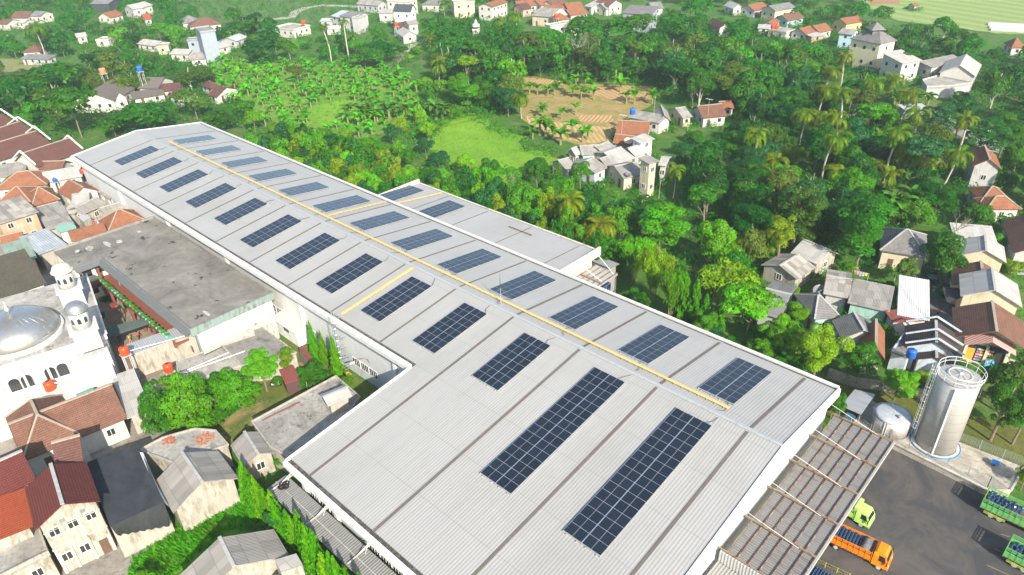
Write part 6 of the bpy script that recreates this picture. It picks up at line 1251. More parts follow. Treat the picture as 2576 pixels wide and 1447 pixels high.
under('hedge_growth', [[(1075, 345), (1105, 306), (1150, 276), (1215, 284), (1265, 320), (1314, 336), (1337, 364), (1398, 376), (1404, 400), (1330, 388), (1298, 356), (1252, 342), (1208, 304), (1154, 296), (1120, 322), (1092, 356)], [(590, 320), (760, 340), (850, 345), (905, 350), (1000, 335), (1060, 300), (1060, 200), (1110, 235), (1180, 285), (1120, 308), (1085, 345), (1090, 405), (1170, 435), (1240, 440), (1330, 450), (1400, 440), (1560, 500), (1580, 640), (1400, 590), (1300, 570), (1200, 530), (1000, 450), (900, 410), (700, 350)]], 1.9, (.9, 2.2), 'mixed scrub filling the strip between factory and green field', 'scrub', (.06, .22, .012), 50, .28, 61)
# red flowering trees
RF = leaf_material('red_petals', .2)
for b, av, r_, lab in (((958, 470), 392, 26, 'tree with orange red flowers behind the factory eave'), ((1405, 470), 408, 16, 'small orange flowering tree at the left of the hamlet')):
    T = feat(b, av, r_, tree, 'mid', lab, 'orange flowering trees'); cr_ = [c for c in T.children if c.name.startswith('crown')][0]
    C, N, S, A, Rn = crown_arrays(7, 1500, .085, .85, 10); kp = (C[:, 2] > .15) & (np.sin(C[:, 0]*7)+np.cos(C[:, 1]*6) > .7); me = quads_mesh('flowers', C[kp]*1.06, N[kp], S[kp], A[kp], Rn[kp]); part('flowers', me, T, cr_.location, tuple(cr_.scale), 0, (.80, .14, .03))
# grass tufts
def grass(name, pts, sp, hgt, label, color, seed=3, nb=9):
    rg = np.random.default_rng(seed); W_ = [at(*E(p), 0) for p in pts]; P = [E(p) for p in pts]; x0, x1 = min(p.x for p in W_), max(p.x for p in W_); y0, y1 = min(p.y for p in W_), max(p.y for p in W_); n = int((x1-x0)*(y1-y0)/(sp*sp)); X = rg.uniform(x0, x1, n); Y = rg.uniform(y0, y1, n)
    k = [i for i in range(n) if inpoly(*img((X[i], Y[i], 0)), P)]; X, Y = np.repeat(X[k], nb), np.repeat(Y[k], nb); m = len(X); a = rg.random(m)*6.28; h = hgt*rg.uniform(.5, 1.2, m); d = np.stack([np.cos(a)*.5, np.sin(a)*.5, np.ones(m)], 1)
    C = np.stack([X+rg.normal(size=m)*sp*.4, Y+rg.normal(size=m)*sp*.4, h*.45], 1); N = np.stack([-np.sin(a), np.cos(a), .5+0*a], 1); me = quads_mesh(name, C, N, h, d, np.clip(.5+.5*np.sin(X*.9)*np.cos(Y*1.1)*.6+rg.normal(size=m)*.18, 0, 1), None, (.16, .6)); o = bpy.data.objects.new(name, me); col.objects.link(o); o.color = (*color, 1); print(name, m); return tag(o, label, 'grass', kind='stuff')
grass('tall_grass', [(41, 1290, 1480), (41, 1330, 1310), (41, 1760, 1010), (41, 2440, 660), (42, 20, 570), (42, 60, 850), (42, 0, 980), (41, 2240, 1040), (41, 1700, 1500)], .34, .62, 'bright tall grass in the strip between the houses and the hedge', (.07, .27, .012))
grass('field_grass', [(0, 1082, 345), (0, 1112, 312), (0, 1150, 284), (0, 1215, 292), (0, 1260, 330), (0, 1310, 345), (0, 1392, 385), (0, 1400, 425), (0, 1330, 445), (0, 1160, 430), (0, 1090, 400)], .9, .45, 'short grass tufts of the light green field', (.12, .30, .012), 5, 4)
for T, x, y, z, r in POTS: part('leaves', rt_.choice(CR['far']), T, (x-T.location.x, y-T.location.y, z-T.location.z+r*.4), (r, r, r*.8), 0, vary(GOLD['bright'], .3))
# courtyard bushes, village bushes
for (u_, v_), r, t, lab in (((268, 760), 1.0, 'dark', 'dark hedge bush at the far side of the courtyard'), ((285, 752), .9, 'dark', 'second dark hedge bush at the far side of the courtyard'), ((326, 752), .6, 'yellow', 'small yellow bush at the courtyard corner'), ((345, 757), .7, 'lime', 'lime bush by the green pole'), ((361, 773), .9, 'bright', 'bush right of the green pole'), ((350, 770), .9, 'dark', 'dark little tree behind the green pole'), ((388, 800), 1.0, 'bright', 'bush along the maroon courtyard wall'), ((394, 812), .9, 'bright', 'nearest bush along the maroon courtyard wall'), ((409, 820), .7, 'dark', 'bush under the awning end'), ((253, 800), 1.0, 'dark', 'dark bush below the mosque wall')):
    p = at(u_, v_, 0); shrub(p.x, p.y, r, t, lab, 'courtyard bushes', r)
vb = [((2230, 740), 1.6), ((2245, 800), 1.3), ((2108, 740), 1.4), ((2070, 755), 1.2), ((2100, 765), 1.3), ((2040, 770), 1.5), ((1990, 745), 1.4), ((1950, 870), 2), ((2470, 870), 2.2), ((2480, 905), 1.8), ((2450, 560), 2.5), ((2530, 590), 2.6), ((2545, 690), 2), ((2215, 855), 1.6), ((2250, 905), 1.4), ((2225, 640), 2.2), ((2130, 700), 1.8), ((2320, 975), 1.7), ((2300, 990), 1.4), ((1990, 930), 2.2), ((1930, 910), 2.0), ((2420, 985), 1.5), ((300, 495), 1.0), ((312, 500), 1.0), ((215, 450), .8), ((2340, 940), 1.6), ((2460, 590), 3), ((2500, 640), 2.5), ((2570, 660), 2)]
for i, ((u_, v_), r) in enumerate(sorted(vb)):
    p = at(u_, v_, 0); t = rr.choice(('mid', 'bright', 'yellow', 'mid')); shrub(p.x, p.y, r, t, f'{TW[t]} garden bush among village houses, {ordn(i)} from the left', 'garden bushes among the houses', r*1.6, 'bush')
under('garden_growth', [[(1870, 700), (1990, 640), (2200, 600), (2330, 560), (2590, 560), (2600, 960), (2420, 990), (2330, 1010), (2080, 965), (1900, 880), (1800, 800)]], 2.6, (.5, 1.1), 'low weeds and plants between the right hand houses', 'weeds', (.04, .15, .015), 34, .3, 71, HOLES)
under('yard_weeds', [[(400, 1060), (640, 970), (700, 890), (760, 930), (880, 1000), (700, 1080), (480, 1110)]], 2.3, (.25, .6), 'patches of weeds on the brown yard soil', 'weeds', (.05, .19, .015), 26, .3, 81)

# greenery hugging the farther houses
hg = []; r3 = random.Random(12)
for fx, fy, fr, X, hl, hw in FOOT:
    if X is None or math.dist((fx, fy), CAM[:2]) < 95 or (fx < 60 and fy < -10): continue
    Y_ = Vector((-X.y, X.x, 0))
    for k in range(14):
        a = r3.random()*6.28; sx, sy = math.cos(a), math.sin(a); m = max(abs(sx), abs(sy)); r = r3.uniform(.8, 2.3)
        x, y = fx+X.x*sx/m*(hl+r*.5)+Y_.x*sy/m*(hw+r*.5), fy+X.y*sx/m*(hl+r*.5)+Y_.y*sy/m*(hw+r*.5)
        if not blocked(x, y, -1) and not blocked(x, y, .1): hg.append((x, y, r))
under('house_greenery', [], 1, (1, 1), 'bushes and creepers growing around the walls of the farther houses', 'greenery', (.045, .19, .012), 70, .22, world=hg)
mt_ = scatter([(590, 320), (760, 340), (905, 350), (1060, 300), (1060, 200), (1110, 235), (1180, 285), (1085, 345), (1090, 405), (1240, 445), (1400, 440), (1560, 500), (1580, 600), (1400, 560), (1200, 500), (1000, 430), (900, 400), (700, 350)], 6.0, 91, rmin=1.0)
mt_.sort(key=lambda p: img((*p, 0))[0])
for i, (x, y) in enumerate(mt_[:34]):
    t = rr.choice(('bright', 'mid', 'lime', 'yellow', 'blue', 'mid')); tree(x, y, rr.uniform(4.5, 7.5), rr.uniform(2.0, 3.2), t, f'{TW[t]} small tree in the scrub before the green field, {ordn(i)} from left', 'small trees in the scrub strip', form='bush' if i % 3 else 'round')

for i, (u_, v_, r) in enumerate(((440, 1085, 1.5), (525, 1082, 1.4), (560, 1062, 1.6), (640, 1000, 1.5), (700, 972, 1.0), (760, 962, 1.3), (830, 985, 1.2), (395, 1060, 1.4), (585, 1045, 1.3))):
    p = at(u_, v_, 0); shrub(p.x, p.y, r, 'bright' if i % 2 else 'mid', f'low bush in the strip of yard greenery, {ordn(i)} placed clump from the brown yard gate' if False else f'low bush filling the yard strip between school and wing, {["below the widest tree", "right of the widest tree", "beside the soil path", "near the mouldy roof", "left of the motorbike", "by the glossy tree", "near the biggest conical tree", "at the far left", "under the leafy right tree"][i]}', 'low bushes of the yard strip', r*1.7, 'bush')
# ================================================================ tanks, yard, vehicles
STL = NT('stainless_steel'); p_ = STL.n('TexCoord').outputs['Object']; x_, y_, z_ = STL.sep(p_); nz = STL.noise(.8, STL.scaled(p_, 1, 1, .25), 6, .7)
bd = STL.math('LESS_THAN', STL.math('FRACT', STL.math('MULTIPLY', z_, 1/1.22)), .035); b_ = STL.mix(nz, (.33, .32, .30), (.48, .465, .44)); b_ = STL.mix(STL.math('MULTIPLY', bd, .6), b_, (.16, .15, .14)); STL.color(b_); STL.b.inputs['Metallic'].default_value = .3; STL.rough(STL.ramp(nz, (.3, .38), (.7, .55))); STL = STL.m
PLZ = .9
slab_pts = [(154.5, 20.6), (157.2, 20.0), (169.35, 19.05), (171.2, 20.5), (171.4, 25.4), (164.9, 25.1), (154.5, 26.0)]
T = thing('tank_plinth', 'stained concrete plinth carrying the steel silo and tank', 'plinth', (163, 22, 0)); PLM = concrete((.42, .38, .31), .7, .35)
MB().slab([(x, y, PLZ) for x, y in slab_pts], .9).build('slab', PLM, T); k_ = MB()
for a, b in zip(slab_pts[1:4], slab_pts[2:5]): k_.bar((a[0], a[1], PLZ+.08), (b[0], b[1], PLZ+.08), .22, .16)
k_.build('kerb', concrete((.46, .44, .40), .8, .5), T)
SX, SY = 162.95, 22.95; sr = 2.12; sh_ = solve_h(SX, SY, 949)
T = thing('silo', 'tall stainless steel silo with railing ring and caged ladder', 'silo', (SX, SY, PLZ))
o = MB().lathe([(sr, 0), (sr, sh_-PLZ), (sr-.05, sh_-PLZ+.03)], (0, 0, 0), 56).build('shell', STL, T, True); o.location = (0, 0, 0); o.matrix_parent_inverse = Matrix()
o.data.polygons.foreach_set('use_smooth', [len(p.vertices) == 4 for p in o.data.polygons])
def loc(o): o.matrix_parent_inverse = Matrix(); return o
zt = sh_-PLZ
loc(MB().lathe([(sr+.06, 0), (sr+.06, .08), (.3, .42), (.02, .45)], (0, 0, zt), 40).build('roof', STL, T)); q = MB()
for k in range(8): a = k*math.pi/4; q.bar((.25*math.cos(a), .25*math.sin(a), zt+.47), (sr*math.cos(a), sr*math.sin(a), zt+.13), .05, .04)
loc(q.build('roof_rib', plain((.30, .30, .30)), T)); WS = plain((.72, .72, .70), .4)
loc(MB().ring((0, 0, zt+.42), 1.15, .05).build('inner_ring', WS, T)); loc(MB().lathe([(.16, 0), (.2, .1), (.05, .25)], (0, 0, zt+.42), 12).build('cap', WS, T))
q = MB().ring((0, 0, zt+.62), sr+.18, .024).ring((0, 0, zt+1.1), sr+.18, .032)
for k in range(12): a = k*math.pi/6; q.tube([((sr+.02)*math.cos(a), (sr+.02)*math.sin(a), zt-.1), ((sr+.18)*math.cos(a), (sr+.18)*math.sin(a), zt+1.1)], .025, 5)
loc(q.build('railing', WS, T)); cam_a = math.atan2(CAM[1]-SY, CAM[0]-SX)
def pol(a, r, z): return (r*math.cos(a), r*math.sin(a), z)
loc(MB().tube([pol(cam_a+.03, sr+.12, .15), pol(cam_a+.03, sr+.12, zt-.3)], .09, 10).build('downpipe', plain((.82, .82, .80), .4), T))
la = cam_a-1.25; q = MB()
for s_ in (-.13, .13): q.tube([pol(la+s_, sr+.28, .9), pol(la+s_, sr+.28, zt+1.2)], .03, 5)
for k in range(int(zt/.3)): q.tube([pol(la-.13, sr+.28, 1+k*.3), pol(la+.13, sr+.28, 1+k*.3)], .014, 4)
loc(q.build('ladder', WS, T)); q = MB(); ca = Vector(pol(la, sr+.42, 0))
for k in range(int(zt/1.0)): q.ring((ca.x, ca.y, 2+k*1.0), .38, .022, 14, la-1.9, la+1.9)
for a in (-1.5, -.7, 0, .7, 1.5): q.tube([(ca.x+.38*math.cos(la+a), ca.y+.38*math.sin(la+a), 2), (ca.x+.38*math.cos(la+a), ca.y+.38*math.sin(la+a), zt+1.1)], .014, 4)
loc(q.build('ladder_cage', WS, T)); loc(MB().lathe([(sr+.05, 0), (sr+.42, 0), (sr+.42, .12), (sr+.05, .12)], (0, 0, 0), 48, False).build('base_ring', plain((.55, .52, .46)), T)); loc(MB().lathe([(sr+.42, -.02), (sr+.5, -.02), (sr+.5, .16), (sr+.42, .16)], (0, 0, 0), 48, False).build('base_rim', plain((.04, .22, .48)), T))
TX, TY = 158.0, 21.9+.3; tr = 2.12; th_ = solve_h(TX, TY, 1042)
T = thing('storage_tank', 'short round steel tank with shallow domed roof beside the silo', 'tank', (TX, TY, PLZ)); zt = th_-PLZ
o = loc(MB().lathe([(tr, 0), (tr, zt)], (0, 0, 0), 48).build('shell', STL, T, True)); o.data.polygons.foreach_set('use_smooth', [len(p.vertices) == 4 for p in o.data.polygons])
loc(MB().lathe([(tr+.05, 0), (tr*.8, .16), (tr*.5, .28), (tr*.2, .34), (.02, .35)], (0, 0, zt), 48).build('roof', plain((.50, .52, .54), .4, .3), T, True)); q = MB()
for k in range(8): a = k*math.pi/4+.2; q.tube([pol(a, .1, zt+.36), pol(a, tr*.5, zt+.30), pol(a, tr, zt+.05)], .012, 4)
loc(q.build('seam', plain((.4, .4, .4)), T)); loc(MB().lathe([(.22, 0), (.22, .22), (.02, .3)], (.9, -.6, zt+.4), 14).lathe([(.05, 0), (.05, .5)], (-.5, 1.2, zt+.35), 8).lathe([(.04, 0), (.04, .35)], (1.5, .6, zt+.15), 8).build('hatch', STL, T))
loc(MB().tube([pol(cam_a-.15, tr+.04, 0), pol(cam_a-.15, tr+.04, zt)], .03, 5).tube([pol(cam_a-.02, tr+.04, 0), pol(cam_a-.02, tr+.04, zt)], .03, 5).build('ladder', WS, T))
T = thing('pump_shed', 'small open shed with bright corrugated metal roof beside the tank', 'shed', (153.9, 22.2, 0))
a, b, c, d = [Vector((*p, 2.7)) for p in ((152.7, 20.2), (152.8, 24.4), (155.1, 24.8), (155.2, 19.9))]; c.z += .2; d.z += .2
MB().slab([a, d, c, b], .05).build('roof', corr((.52, .54, .56), .25, .5, .35, (.12, .11, .10), 0.0, .4), T)
for p in (a, b, c, d): MB().box(p.x-.05+(.1 if p.x < 154 else -.1), p.y-.05, 0, p.x+.05+(.1 if p.x < 154 else -.1), p.y+.05, 2.6).build('post', ALU, T)
MB().box(153.3, 20.8, 0, 154.4, 21.6, 1.1).build('pump', plain((.05, .12, .22)), T)
for i, pts in enumerate((((160.3, 21.2, 1.2), (160.3, 24.3, 1.2), (161.2, 24.9, 1.2)), ((159.9, 23.5, .9), (162.0, 25.4, .9)), ((155.2, 21.6, 1.0), (156.4, 21.2, 1.0)), ((160.2, 21.8, .85), (160.9, 20.9, .85), (161.1, 21.6, .85)))):
    o = MB().tube(pts, .07, 8).build('steel_pipe', ALU); tag(o, f'grey steel pipe between tank and silo, {["upper bent", "rear straight", "left short", "front bent"][i]} one', 'pipe', 'pipes between the tank and the silo')
T = thing('blue_box', 'small blue topped box standing on the concrete plinth', 'box', (168.9, 23.5, PLZ)); MB().box(168.75, 23.4, PLZ, 169.0, 23.65, PLZ+.45).build('leg', plain((.10, .09, .08)), T); MB().box(168.5, 23.2, PLZ+.45, 169.3, 23.85, PLZ+.6).build('top', plain((.03, .25, .60)), T)
def fence(pts, z0, h, label, n=9, mat=None, step=2.2):
    T = thing('mesh_fence', label, 'fence', (*pts[0], z0)); w_ = MB(); mat = mat or ALU
    for a, b in zip(pts[:-1], pts[1:]):
        a, b = Vector((*a, z0)), Vector((*b, z0)); L = (b-a).length; k = max(1, round(L/step))
        for i in range(k+1):
            p = a.lerp(b, i/k); MB().box(p.x-.035, p.y-.035, z0, p.x+.035, p.y+.035, z0+h+.05).build('post', mat, T)
        for i in range(n): w_.bar(a+Vector((0, 0, .08+(h-.08)*i/(n-1))), b+Vector((0, 0, .08+(h-.08)*i/(n-1))), .014)
        m = int(L/.22)
        for i in range(m): p = a.lerp(b, i/m); w_.bar(p, p+Vector((0, 0, h)), .009)
    w_.build('wire_mesh', mat, T); return T
fence([(156.8, 20.25), (169.2, 19.3), (171.0, 20.7)], PLZ+.16, 1.5, 'thin wire fence along the yard edge of the plinth')
fence([(164.6, 25.3), (171.6, 25.6), (180, 26.5)], PLZ-.1, 1.3, 'wire fence between plinth and lawn right of the silo', mat=plain((.32, .40, .38)))
fence([(152.2, 19.2), (156.6, 19.9)], .0, 2.1, 'wire fence beside the metal shed by the factory corner')
T = thing('boundary_wall', 'mossy grey boundary wall along the lawn behind the tanks', 'wall', (150, 33, 0)); q = MB(); wl_ = [at(2080, 950), at(2150, 975), at(2230, 985), at(2330, 1008), at(2420, 1035)]
for a, b in zip(wl_[:-1], wl_[1:]): q.bar(a+Vector((0, 0, .8)), b+Vector((0, 0, .8)), .2, 1.6)
q.build('wall', concrete((.28, .27, .23), .8, .5), T)
# ---- bottles
BTM = NT('blue_plastic'); BTM.color((.015, .045, .11)); BTM.rough(.15); BTM.b.inputs['Coat Weight'].default_value = .6; BTM = BTM.m
bp = MB().lathe([(.03, -.22), (.13, -.22), (.135, -.1), (.12, -.06), (.135, -.02), (.12, .03), (.135, .08), (.12, .13), (.04, .2), (.04, .25)], (0, 0, 0), 10); bo = bp.build('water_bottle', [BTM]); BOT = bo.data; bpy.data.objects.remove(bo)
cpm = MB().lathe([(.045, .25), (.045, .28)], (0, 0, 0), 8); co_ = cpm.build('cap', plain((.80, .45, .50))); CAPM = co_.data; bpy.data.objects.remove(co_)
def bottle(p, rot, label, grp, cap=False):
    o = bpy.data.objects.new('water_bottle', BOT); col.objects.link(o); o.location = p; o.rotation_euler = rot; tag(o, label, 'bottle', grp)
    if cap: c = bpy.data.objects.new('cap', CAPM); col.objects.link(c); c.parent = o
# ---- trucks (x forward)
RUB = plain((.02, .02, .02), .8); DGL = glass((.015, .02, .025)); 
def xf(x, y, a): ca, sa = math.cos(a), math.sin(a); return lambda p: Vector((x+p[0]*ca-p[1]*sa, y+p[0]*sa+p[1]*ca, p[2]))
def truck(x, y, a, label, paint, L=5.2, W=1.75, bed=1.0, cab=True, wz=.36, top=1.95, deck=.75, slats=True, innerc=(.16, .07, .05), closed=False, name='truck'):
    """x, y: middle of the front (cab) or of the rear when cab is False"""
    T = thing(name, label, 'truck', (x, y, 0)); f = xf(x, y, a); cl = 1.45 if cab else 0; P = plain(paint, .35); P2 = plain(sc3(paint, .8), .5); bx0, bx1 = -L, -cl-.12
    MB().box(-L+.1, -.38, .42, -.25, .38, .6, f).build('chassis', plain((.05, .05, .05)), T)
    MB().box(bx0, -W/2, deck-.12, bx1, W/2, deck, f).build('bed_floor', plain(innerc), T)
    for nm, q in (('side_board', (bx0, -W/2, bx1, -W/2+.05)), ('side_board', (bx0, W/2-.05, bx1, W/2)), ('tailgate', (bx0, -W/2+.05, bx0+.05, W/2-.05)), ('front_board', (bx1-.05, -W/2+.05, bx1, W/2-.05))):
        o = MB().box(q[0], q[1], deck, q[2], q[3], deck+bed*.55, f).build(nm, P, T); r_ = MB()
        lx = q[2]-q[0] > q[3]-q[1]; n = int(((q[2]-q[0]) if lx else (q[3]-q[1]))/.55)+1
        for k in range(n+1):
            if lx: xx = q[0]+(q[2]-q[0])*k/n; yy = q[1]-.03 if q[1] < 0 else q[3]-.01; r_.box(xx-.035, yy, deck-.1, xx+.035, yy+.04, deck+bed, f)
            else: yy = q[1]+(q[3]-q[1])*k/n; r_.box(q[0]-.03, yy-.03, deck-.1, q[0]+.02, yy+.03, deck+bed, f)
        for z in (.72, .86, .98): r_.box(q[0], q[1], deck+bed*z-.03, q[2], q[3], deck+bed*z+.03, f)
        for z in (.1, .22, .36, .5):
            if lx: yy = q[1]-.018 if q[1] < 0 else q[3]; r_.box(q[0]+.02, yy, deck+bed*z-.02, q[2]-.02, yy+.018, deck+bed*z+.02, f)
        r_.build('rails', P2, o)
    if closed: MB().box(bx0, -W/2, deck+bed+.003, bx1, W/2, deck+bed+.06, f).build('box_roof', corr(sc3(paint, .5), .3, .3), T)
    if cab:
        def sec(s0): return s0
        prof = [(-cl, .5), (-.12, .5), (0, .62), (.02, .98), (-.06, 1.15), (-.38, 1.86), (-.55, 1.97), (-1.25, 2.0), (-cl, 1.9)]
        m = MB(); n = len(prof); w2 = W/2; inset = [0, 0, .04, .03, .02, .14, .2, .2, .12]; Lf = [f((p[0], -w2+inset[i], p[1])) for i, p in enumerate(prof)]; Rt = [f((p[0], w2-inset[i], p[1])) for i, p in enumerate(prof)]
        m.face(*Lf); m.face(*reversed(Rt))
        for i in range(n): j = (i+1) % n; m.face(Lf[j], Lf[i], Rt[i], Rt[j])
        cb_ = m.build('cab', P, T)
        MB().face(*[f(p) for p in ((-.075, -w2+.1, 1.2), (-.075, w2-.1, 1.2), (-.355, w2-.2, 1.8), (-.355, -w2+.2, 1.8))]).build('windscreen', DGL, cb_)
        for s_ in (-1, 1):
            yy0, yy1 = s_*(w2+.006), s_*(w2-.12); pts = [(-.25, yy0-s_*.02, 1.2), (-.9, yy0-s_*.02, 1.2), (-.9, yy1+s_*.01, 1.76), (-.45, yy1+s_*.01, 1.76)]
            MB().face(*[f(p) for p in (pts if s_ > 0 else reversed(pts))]).build('side_window', DGL, cb_); MB().bar(f((-.12, s_*(w2+.14), 1.1)), f((-.12, s_*(w2+.14), 1.5)), .12, .1).bar(f((-.15, s_*w2, 1.45)), f((-.12, s_*(w2+.14), 1.45)), .03).build('mirror', plain((.03, .03, .03)), cb_)
            MB().box(.0, s_*.62-.13, .66, .05, s_*.62+.13, .84, f).build('headlight', plain((.75, .75, .72), .2), cb_)
        MB().box(-.02, -w2, .42, .1, w2, .6, f).build('bumper', P2, cb_); MB().box(.012, -.42, .68, .03, .42, .88, f).build('grille', plain((.04, .04, .04)), cb_)
    for xx in ((-.72,) if cab else ())+((-L+1.15,) if L < 6 else (-L+1.1, -L+1.9)):
        for s_ in (-1, 1):
            m = MB(); c0 = f((xx, s_*(W/2-.24), wz)); c1 = f((xx, s_*(W/2-.02), wz)); m.tube([c0, c1], wz, 20); wh = m.build('wheel', RUB, T); MB().tube([c1, c1+(c1-c0).normalized()*.015], wz*.58, 16).build('rim', plain((.42, .42, .40), .5), wh)
    return T, f
T1, f1 = truck(164.75, 2.75, .08, 'orange flatbed truck loaded with blue bottles coming out from under the canopy', (.80, .22, .008), 5.9, 1.8)
fb = MB(); K = 8
for i in range(K+1):
    for j in range(7): xx = -2.75+1.0*i/K+.2*(i == K); yy = -.95+1.9*j/6; fb.v.append(tuple(f1((xx, yy, 1.72+.42*math.sin(math.pi*min(1, i/K+.12))*(1-(abs(j-3)/3)**4*.75)+.03*math.sin(i*3+j*2)))))
for i in range(K):
    for j in range(6): a = i*7+j; fb.f.append((a, a+7, a+8, a+1)); fb.mi.append(0)
o = fb.build('tarpaulin', concrete((.13, .13, .135), .3, 1.5), None, True); tag(o, 'grey tarpaulin bundled behind the orange cab over the bottles', 'tarpaulin')
br_ = random.Random(4)
for i in range(10):
    for j in range(5):
        for z in (1, ): bottle(f1((-5.65+i*.31, -.66+j*.33, 1.35+.28*z)), (math.pi/2, 0, .08+(0 if (i+j) % 2 else math.pi)), 'blue water bottle lying in the load of the orange truck', 'bottles on the orange truck', (i+j) % 2 == 0)
T1.scale = (1.0, 1.08, 1.1)
T2, f2 = truck(161.6, 6.75, 0, 'lime green truck with closed ribbed cargo box half under the canopy', (.42, .72, .16), 4.8, 1.75, bed=1.15, closed=True)
MB().box(-1.75, -.85, 1.95, -1.35, .85, 2.3, f2).build('wind_deflector', plain((.42, .62, .2)), T2)
T3, f3 = truck(169.35, 17.0, math.pi, 'green high sided truck heaped with blue bottles at the right edge, upper of two', (.20, .50, .14), 0.01, 2.3) if False else (None, None)
def bigbed(x, y, a, label, L, W, bed, fill, grp, blab):
    T, f = truck(x+L*math.cos(a), y+L*math.sin(a), a, label, (.16, .46, .13), L, W, bed=bed, deck=.95, wz=.45, innerc=(.17, .07, .05))
    q = MB().box(-L+.4, -W/2-.06, .5, -L+2.4, -W/2-.02, .56, f).box(-L+.4, -W/2-.06, .68, -L+2.4, -W/2-.02, .74, f); q.build('side_guard', plain((.45, .52, .08)), T)
    for i in range(9):
        for j in range(6):
            if fill: bottle(f((-L+.35+i*.36+br_.uniform(-.06, .06), -W/2+.28+j*.33+br_.uniform(-.05, .05), .95+bed*fill+br_.uniform(-.12, .1))), (math.pi/2+br_.uniform(-.5, .5), br_.uniform(-.3, .3), br_.uniform(-.6, .6)), blab, grp)
bigbed(169.4, 17.1, -.03, 'green high sided truck heaped with blue bottles at the right edge', 7.2, 2.25, 1.25, .62, 'bottles on the upper green truck', 'blue bottle heaped in the upper green truck')
bigbed(172.7, 11.8, -.05, 'second green truck cut by the lower right corner, with open slatted sides', 6.2, 2.2, 1.2, .3, 'bottles on the lower green truck', 'blue bottle inside the lower green truck')
for i in range(11):
    for j in range(6): bottle((158.6+i*.27, -3.55+j*.27+(i % 2)*.1, .3), (0, 0, 0), 'upright blue bottle on the ground at the bottom edge of the yard', 'bottles standing in the yard')
q = at(2080, 1424, 0); fence([(159.1, -1.55), (162.4, -1.1)], 0, .8, 'low yellow green railing beside the bottles in the yard', 3, plain((.45, .42, .08)), 1.1)
# yellow parking marks, thin
for k, (a, b) in enumerate((((0, 2517, 1343), (0, 2540, 1350)), ((0, 2502, 1380), (0, 2522, 1390)), ((0, 2482, 1421), (0, 2540, 1447)))):
    A_, B_ = at(*E(a), .2), at(*E(b), .2); MB_ = MB(); d_ = (B_-A_).normalized(); n_ = Vector((-d_.y, d_.x, 0))*.06; MB_.face(*[Vector((p.x, p.y, .165+.001*k)) for p in (A_-n_, B_-n_, B_+n_, A_+n_)]); struct('parking_mark', MB_, plain((.20, .17, .10)))
# pickup in the side street
def car(x, y, a, label, paint, pick=True):
    T = thing('pickup_truck' if pick else 'parked_car', label, 'car', (x, y, 0)); f = xf(x, y, a); m = MB(); w2 = .75; prof = [(-2, .35), (2, .35), (2.05, .7), (1.3, .85), (.85, 1.3), (-.1 if pick else -1.4, 1.32), (-.25 if pick else -1.9, .85), (-2, .85)]; Lf = [f((p[0], -w2, p[1])) for p in prof]; Rt = [f((p[0], w2, p[1])) for p in prof]; n = len(prof); m.face(*Lf); m.face(*reversed(Rt))
    for i in range(n): j = (i+1) % n; m.face(Lf[j], Lf[i], Rt[i], Rt[j])
    m.build('body', plain(paint, .3), T); MB().face(*[f(p) for p in ((1.27, -.65, .9), (1.27, .65, .9), (.9, .6, 1.26), (.9, -.6, 1.26))]).build('windscreen', DGL, T)
    for s_ in (-1, 1):
        pts = [(1.05, s_*.756, .9), (-.1, s_*.756, .9), (-.05, s_*.756, 1.24), (.8, s_*.756, 1.24)]; MB().face(*[f(p) for p in pts]).build('side_window', DGL, T)
    if pick: MB().box(-1.9, -.65, .852, -.35, .65, .9, f).build('load_bed', plain((.2, .2, .2)), T)
    for xx in (-1.25, 1.25):
        for s_ in (-1, 1): MB().tube([f((xx, s_*.6, .28)), f((xx, s_*.78, .28))], .28, 14).build('wheel', RUB, T)
p = at(2342, 700, 0); car(p.x, p.y, 1.9, 'dark blue pickup parked in the alley right of the round tree', (.01, .02, .08)); p = at(2378, 738, 0); car(p.x, p.y, 1.7, 'black car parked under the black carport', (.01, .01, .012), False)
# motorbike
p = at(694, 972, 0); T = thing('motorbike', 'white and black motorbike parked by the brown shed', 'motorbike', (p.x, p.y, 0)); f = xf(p.x, p.y, .9)
for xx in (-.55, .6): q = MB().tube([f((xx, -.05, .28)), f((xx, .05, .28))], .28, 16); q.build('wheel', RUB, T)
MB().box(-.5, -.12, .35, .35, .12, .6, f).box(.3, -.15, .35, .55, .15, .85, f).build('body', plain((.78, .78, .78), .3), T); MB().box(-.6, -.13, .603, .15, .13, .74, f).build('seat', RUB, T); MB().bar(f((.45, -.3, .98)), f((.45, .3, .98)), .04).bar(f((.6, 0, .3)), f((.42, 0, .98)), .05).build('handlebar', RUB, T)
# basketball stand and poles in the court
p = at(*E((31, 1260, 350)), 0); T = thing('basketball_stand', 'basketball stand with maroon and green boards in the courtyard', 'basketball stand', (p.x, p.y, 0)); z1 = 2.6
MB().tube([(p.x, p.y, 0), (p.x-.1, p.y+.0, z1)], .09, 8).bar((p.x-.1, p.y, z1), (p.x-.9, p.y+.1, z1+.1), .08).build('post', plain((.03, .03, .03)), T); MB().box(p.x-1.3, p.y-.95, z1-.1, p.x-1.22, p.y+.15, z1+.75).build('backboard', plain((.16, .03, .03)), T); MB().box(p.x-.95, p.y+.45, z1-.1, p.x-.1, p.y+.52, z1+.45).build('side_board', plain((.02, .42, .12)), T); MB().ring((p.x-.95, p.y-.2, z1+.05), .23, .02, 18).build('hoop', plain((.75, .18, .03)), T)
p = at(*E((31, 1272, 153)), 0); o = MB().tube([(p.x, p.y, 0), (p.x, p.y, solve_h(p.x, p.y, 705))], .05, 7, .03).build('flagpole', plain((.25, .62, .45))); tag(o, 'thin light green flagpole in the courtyard', 'flagpole')
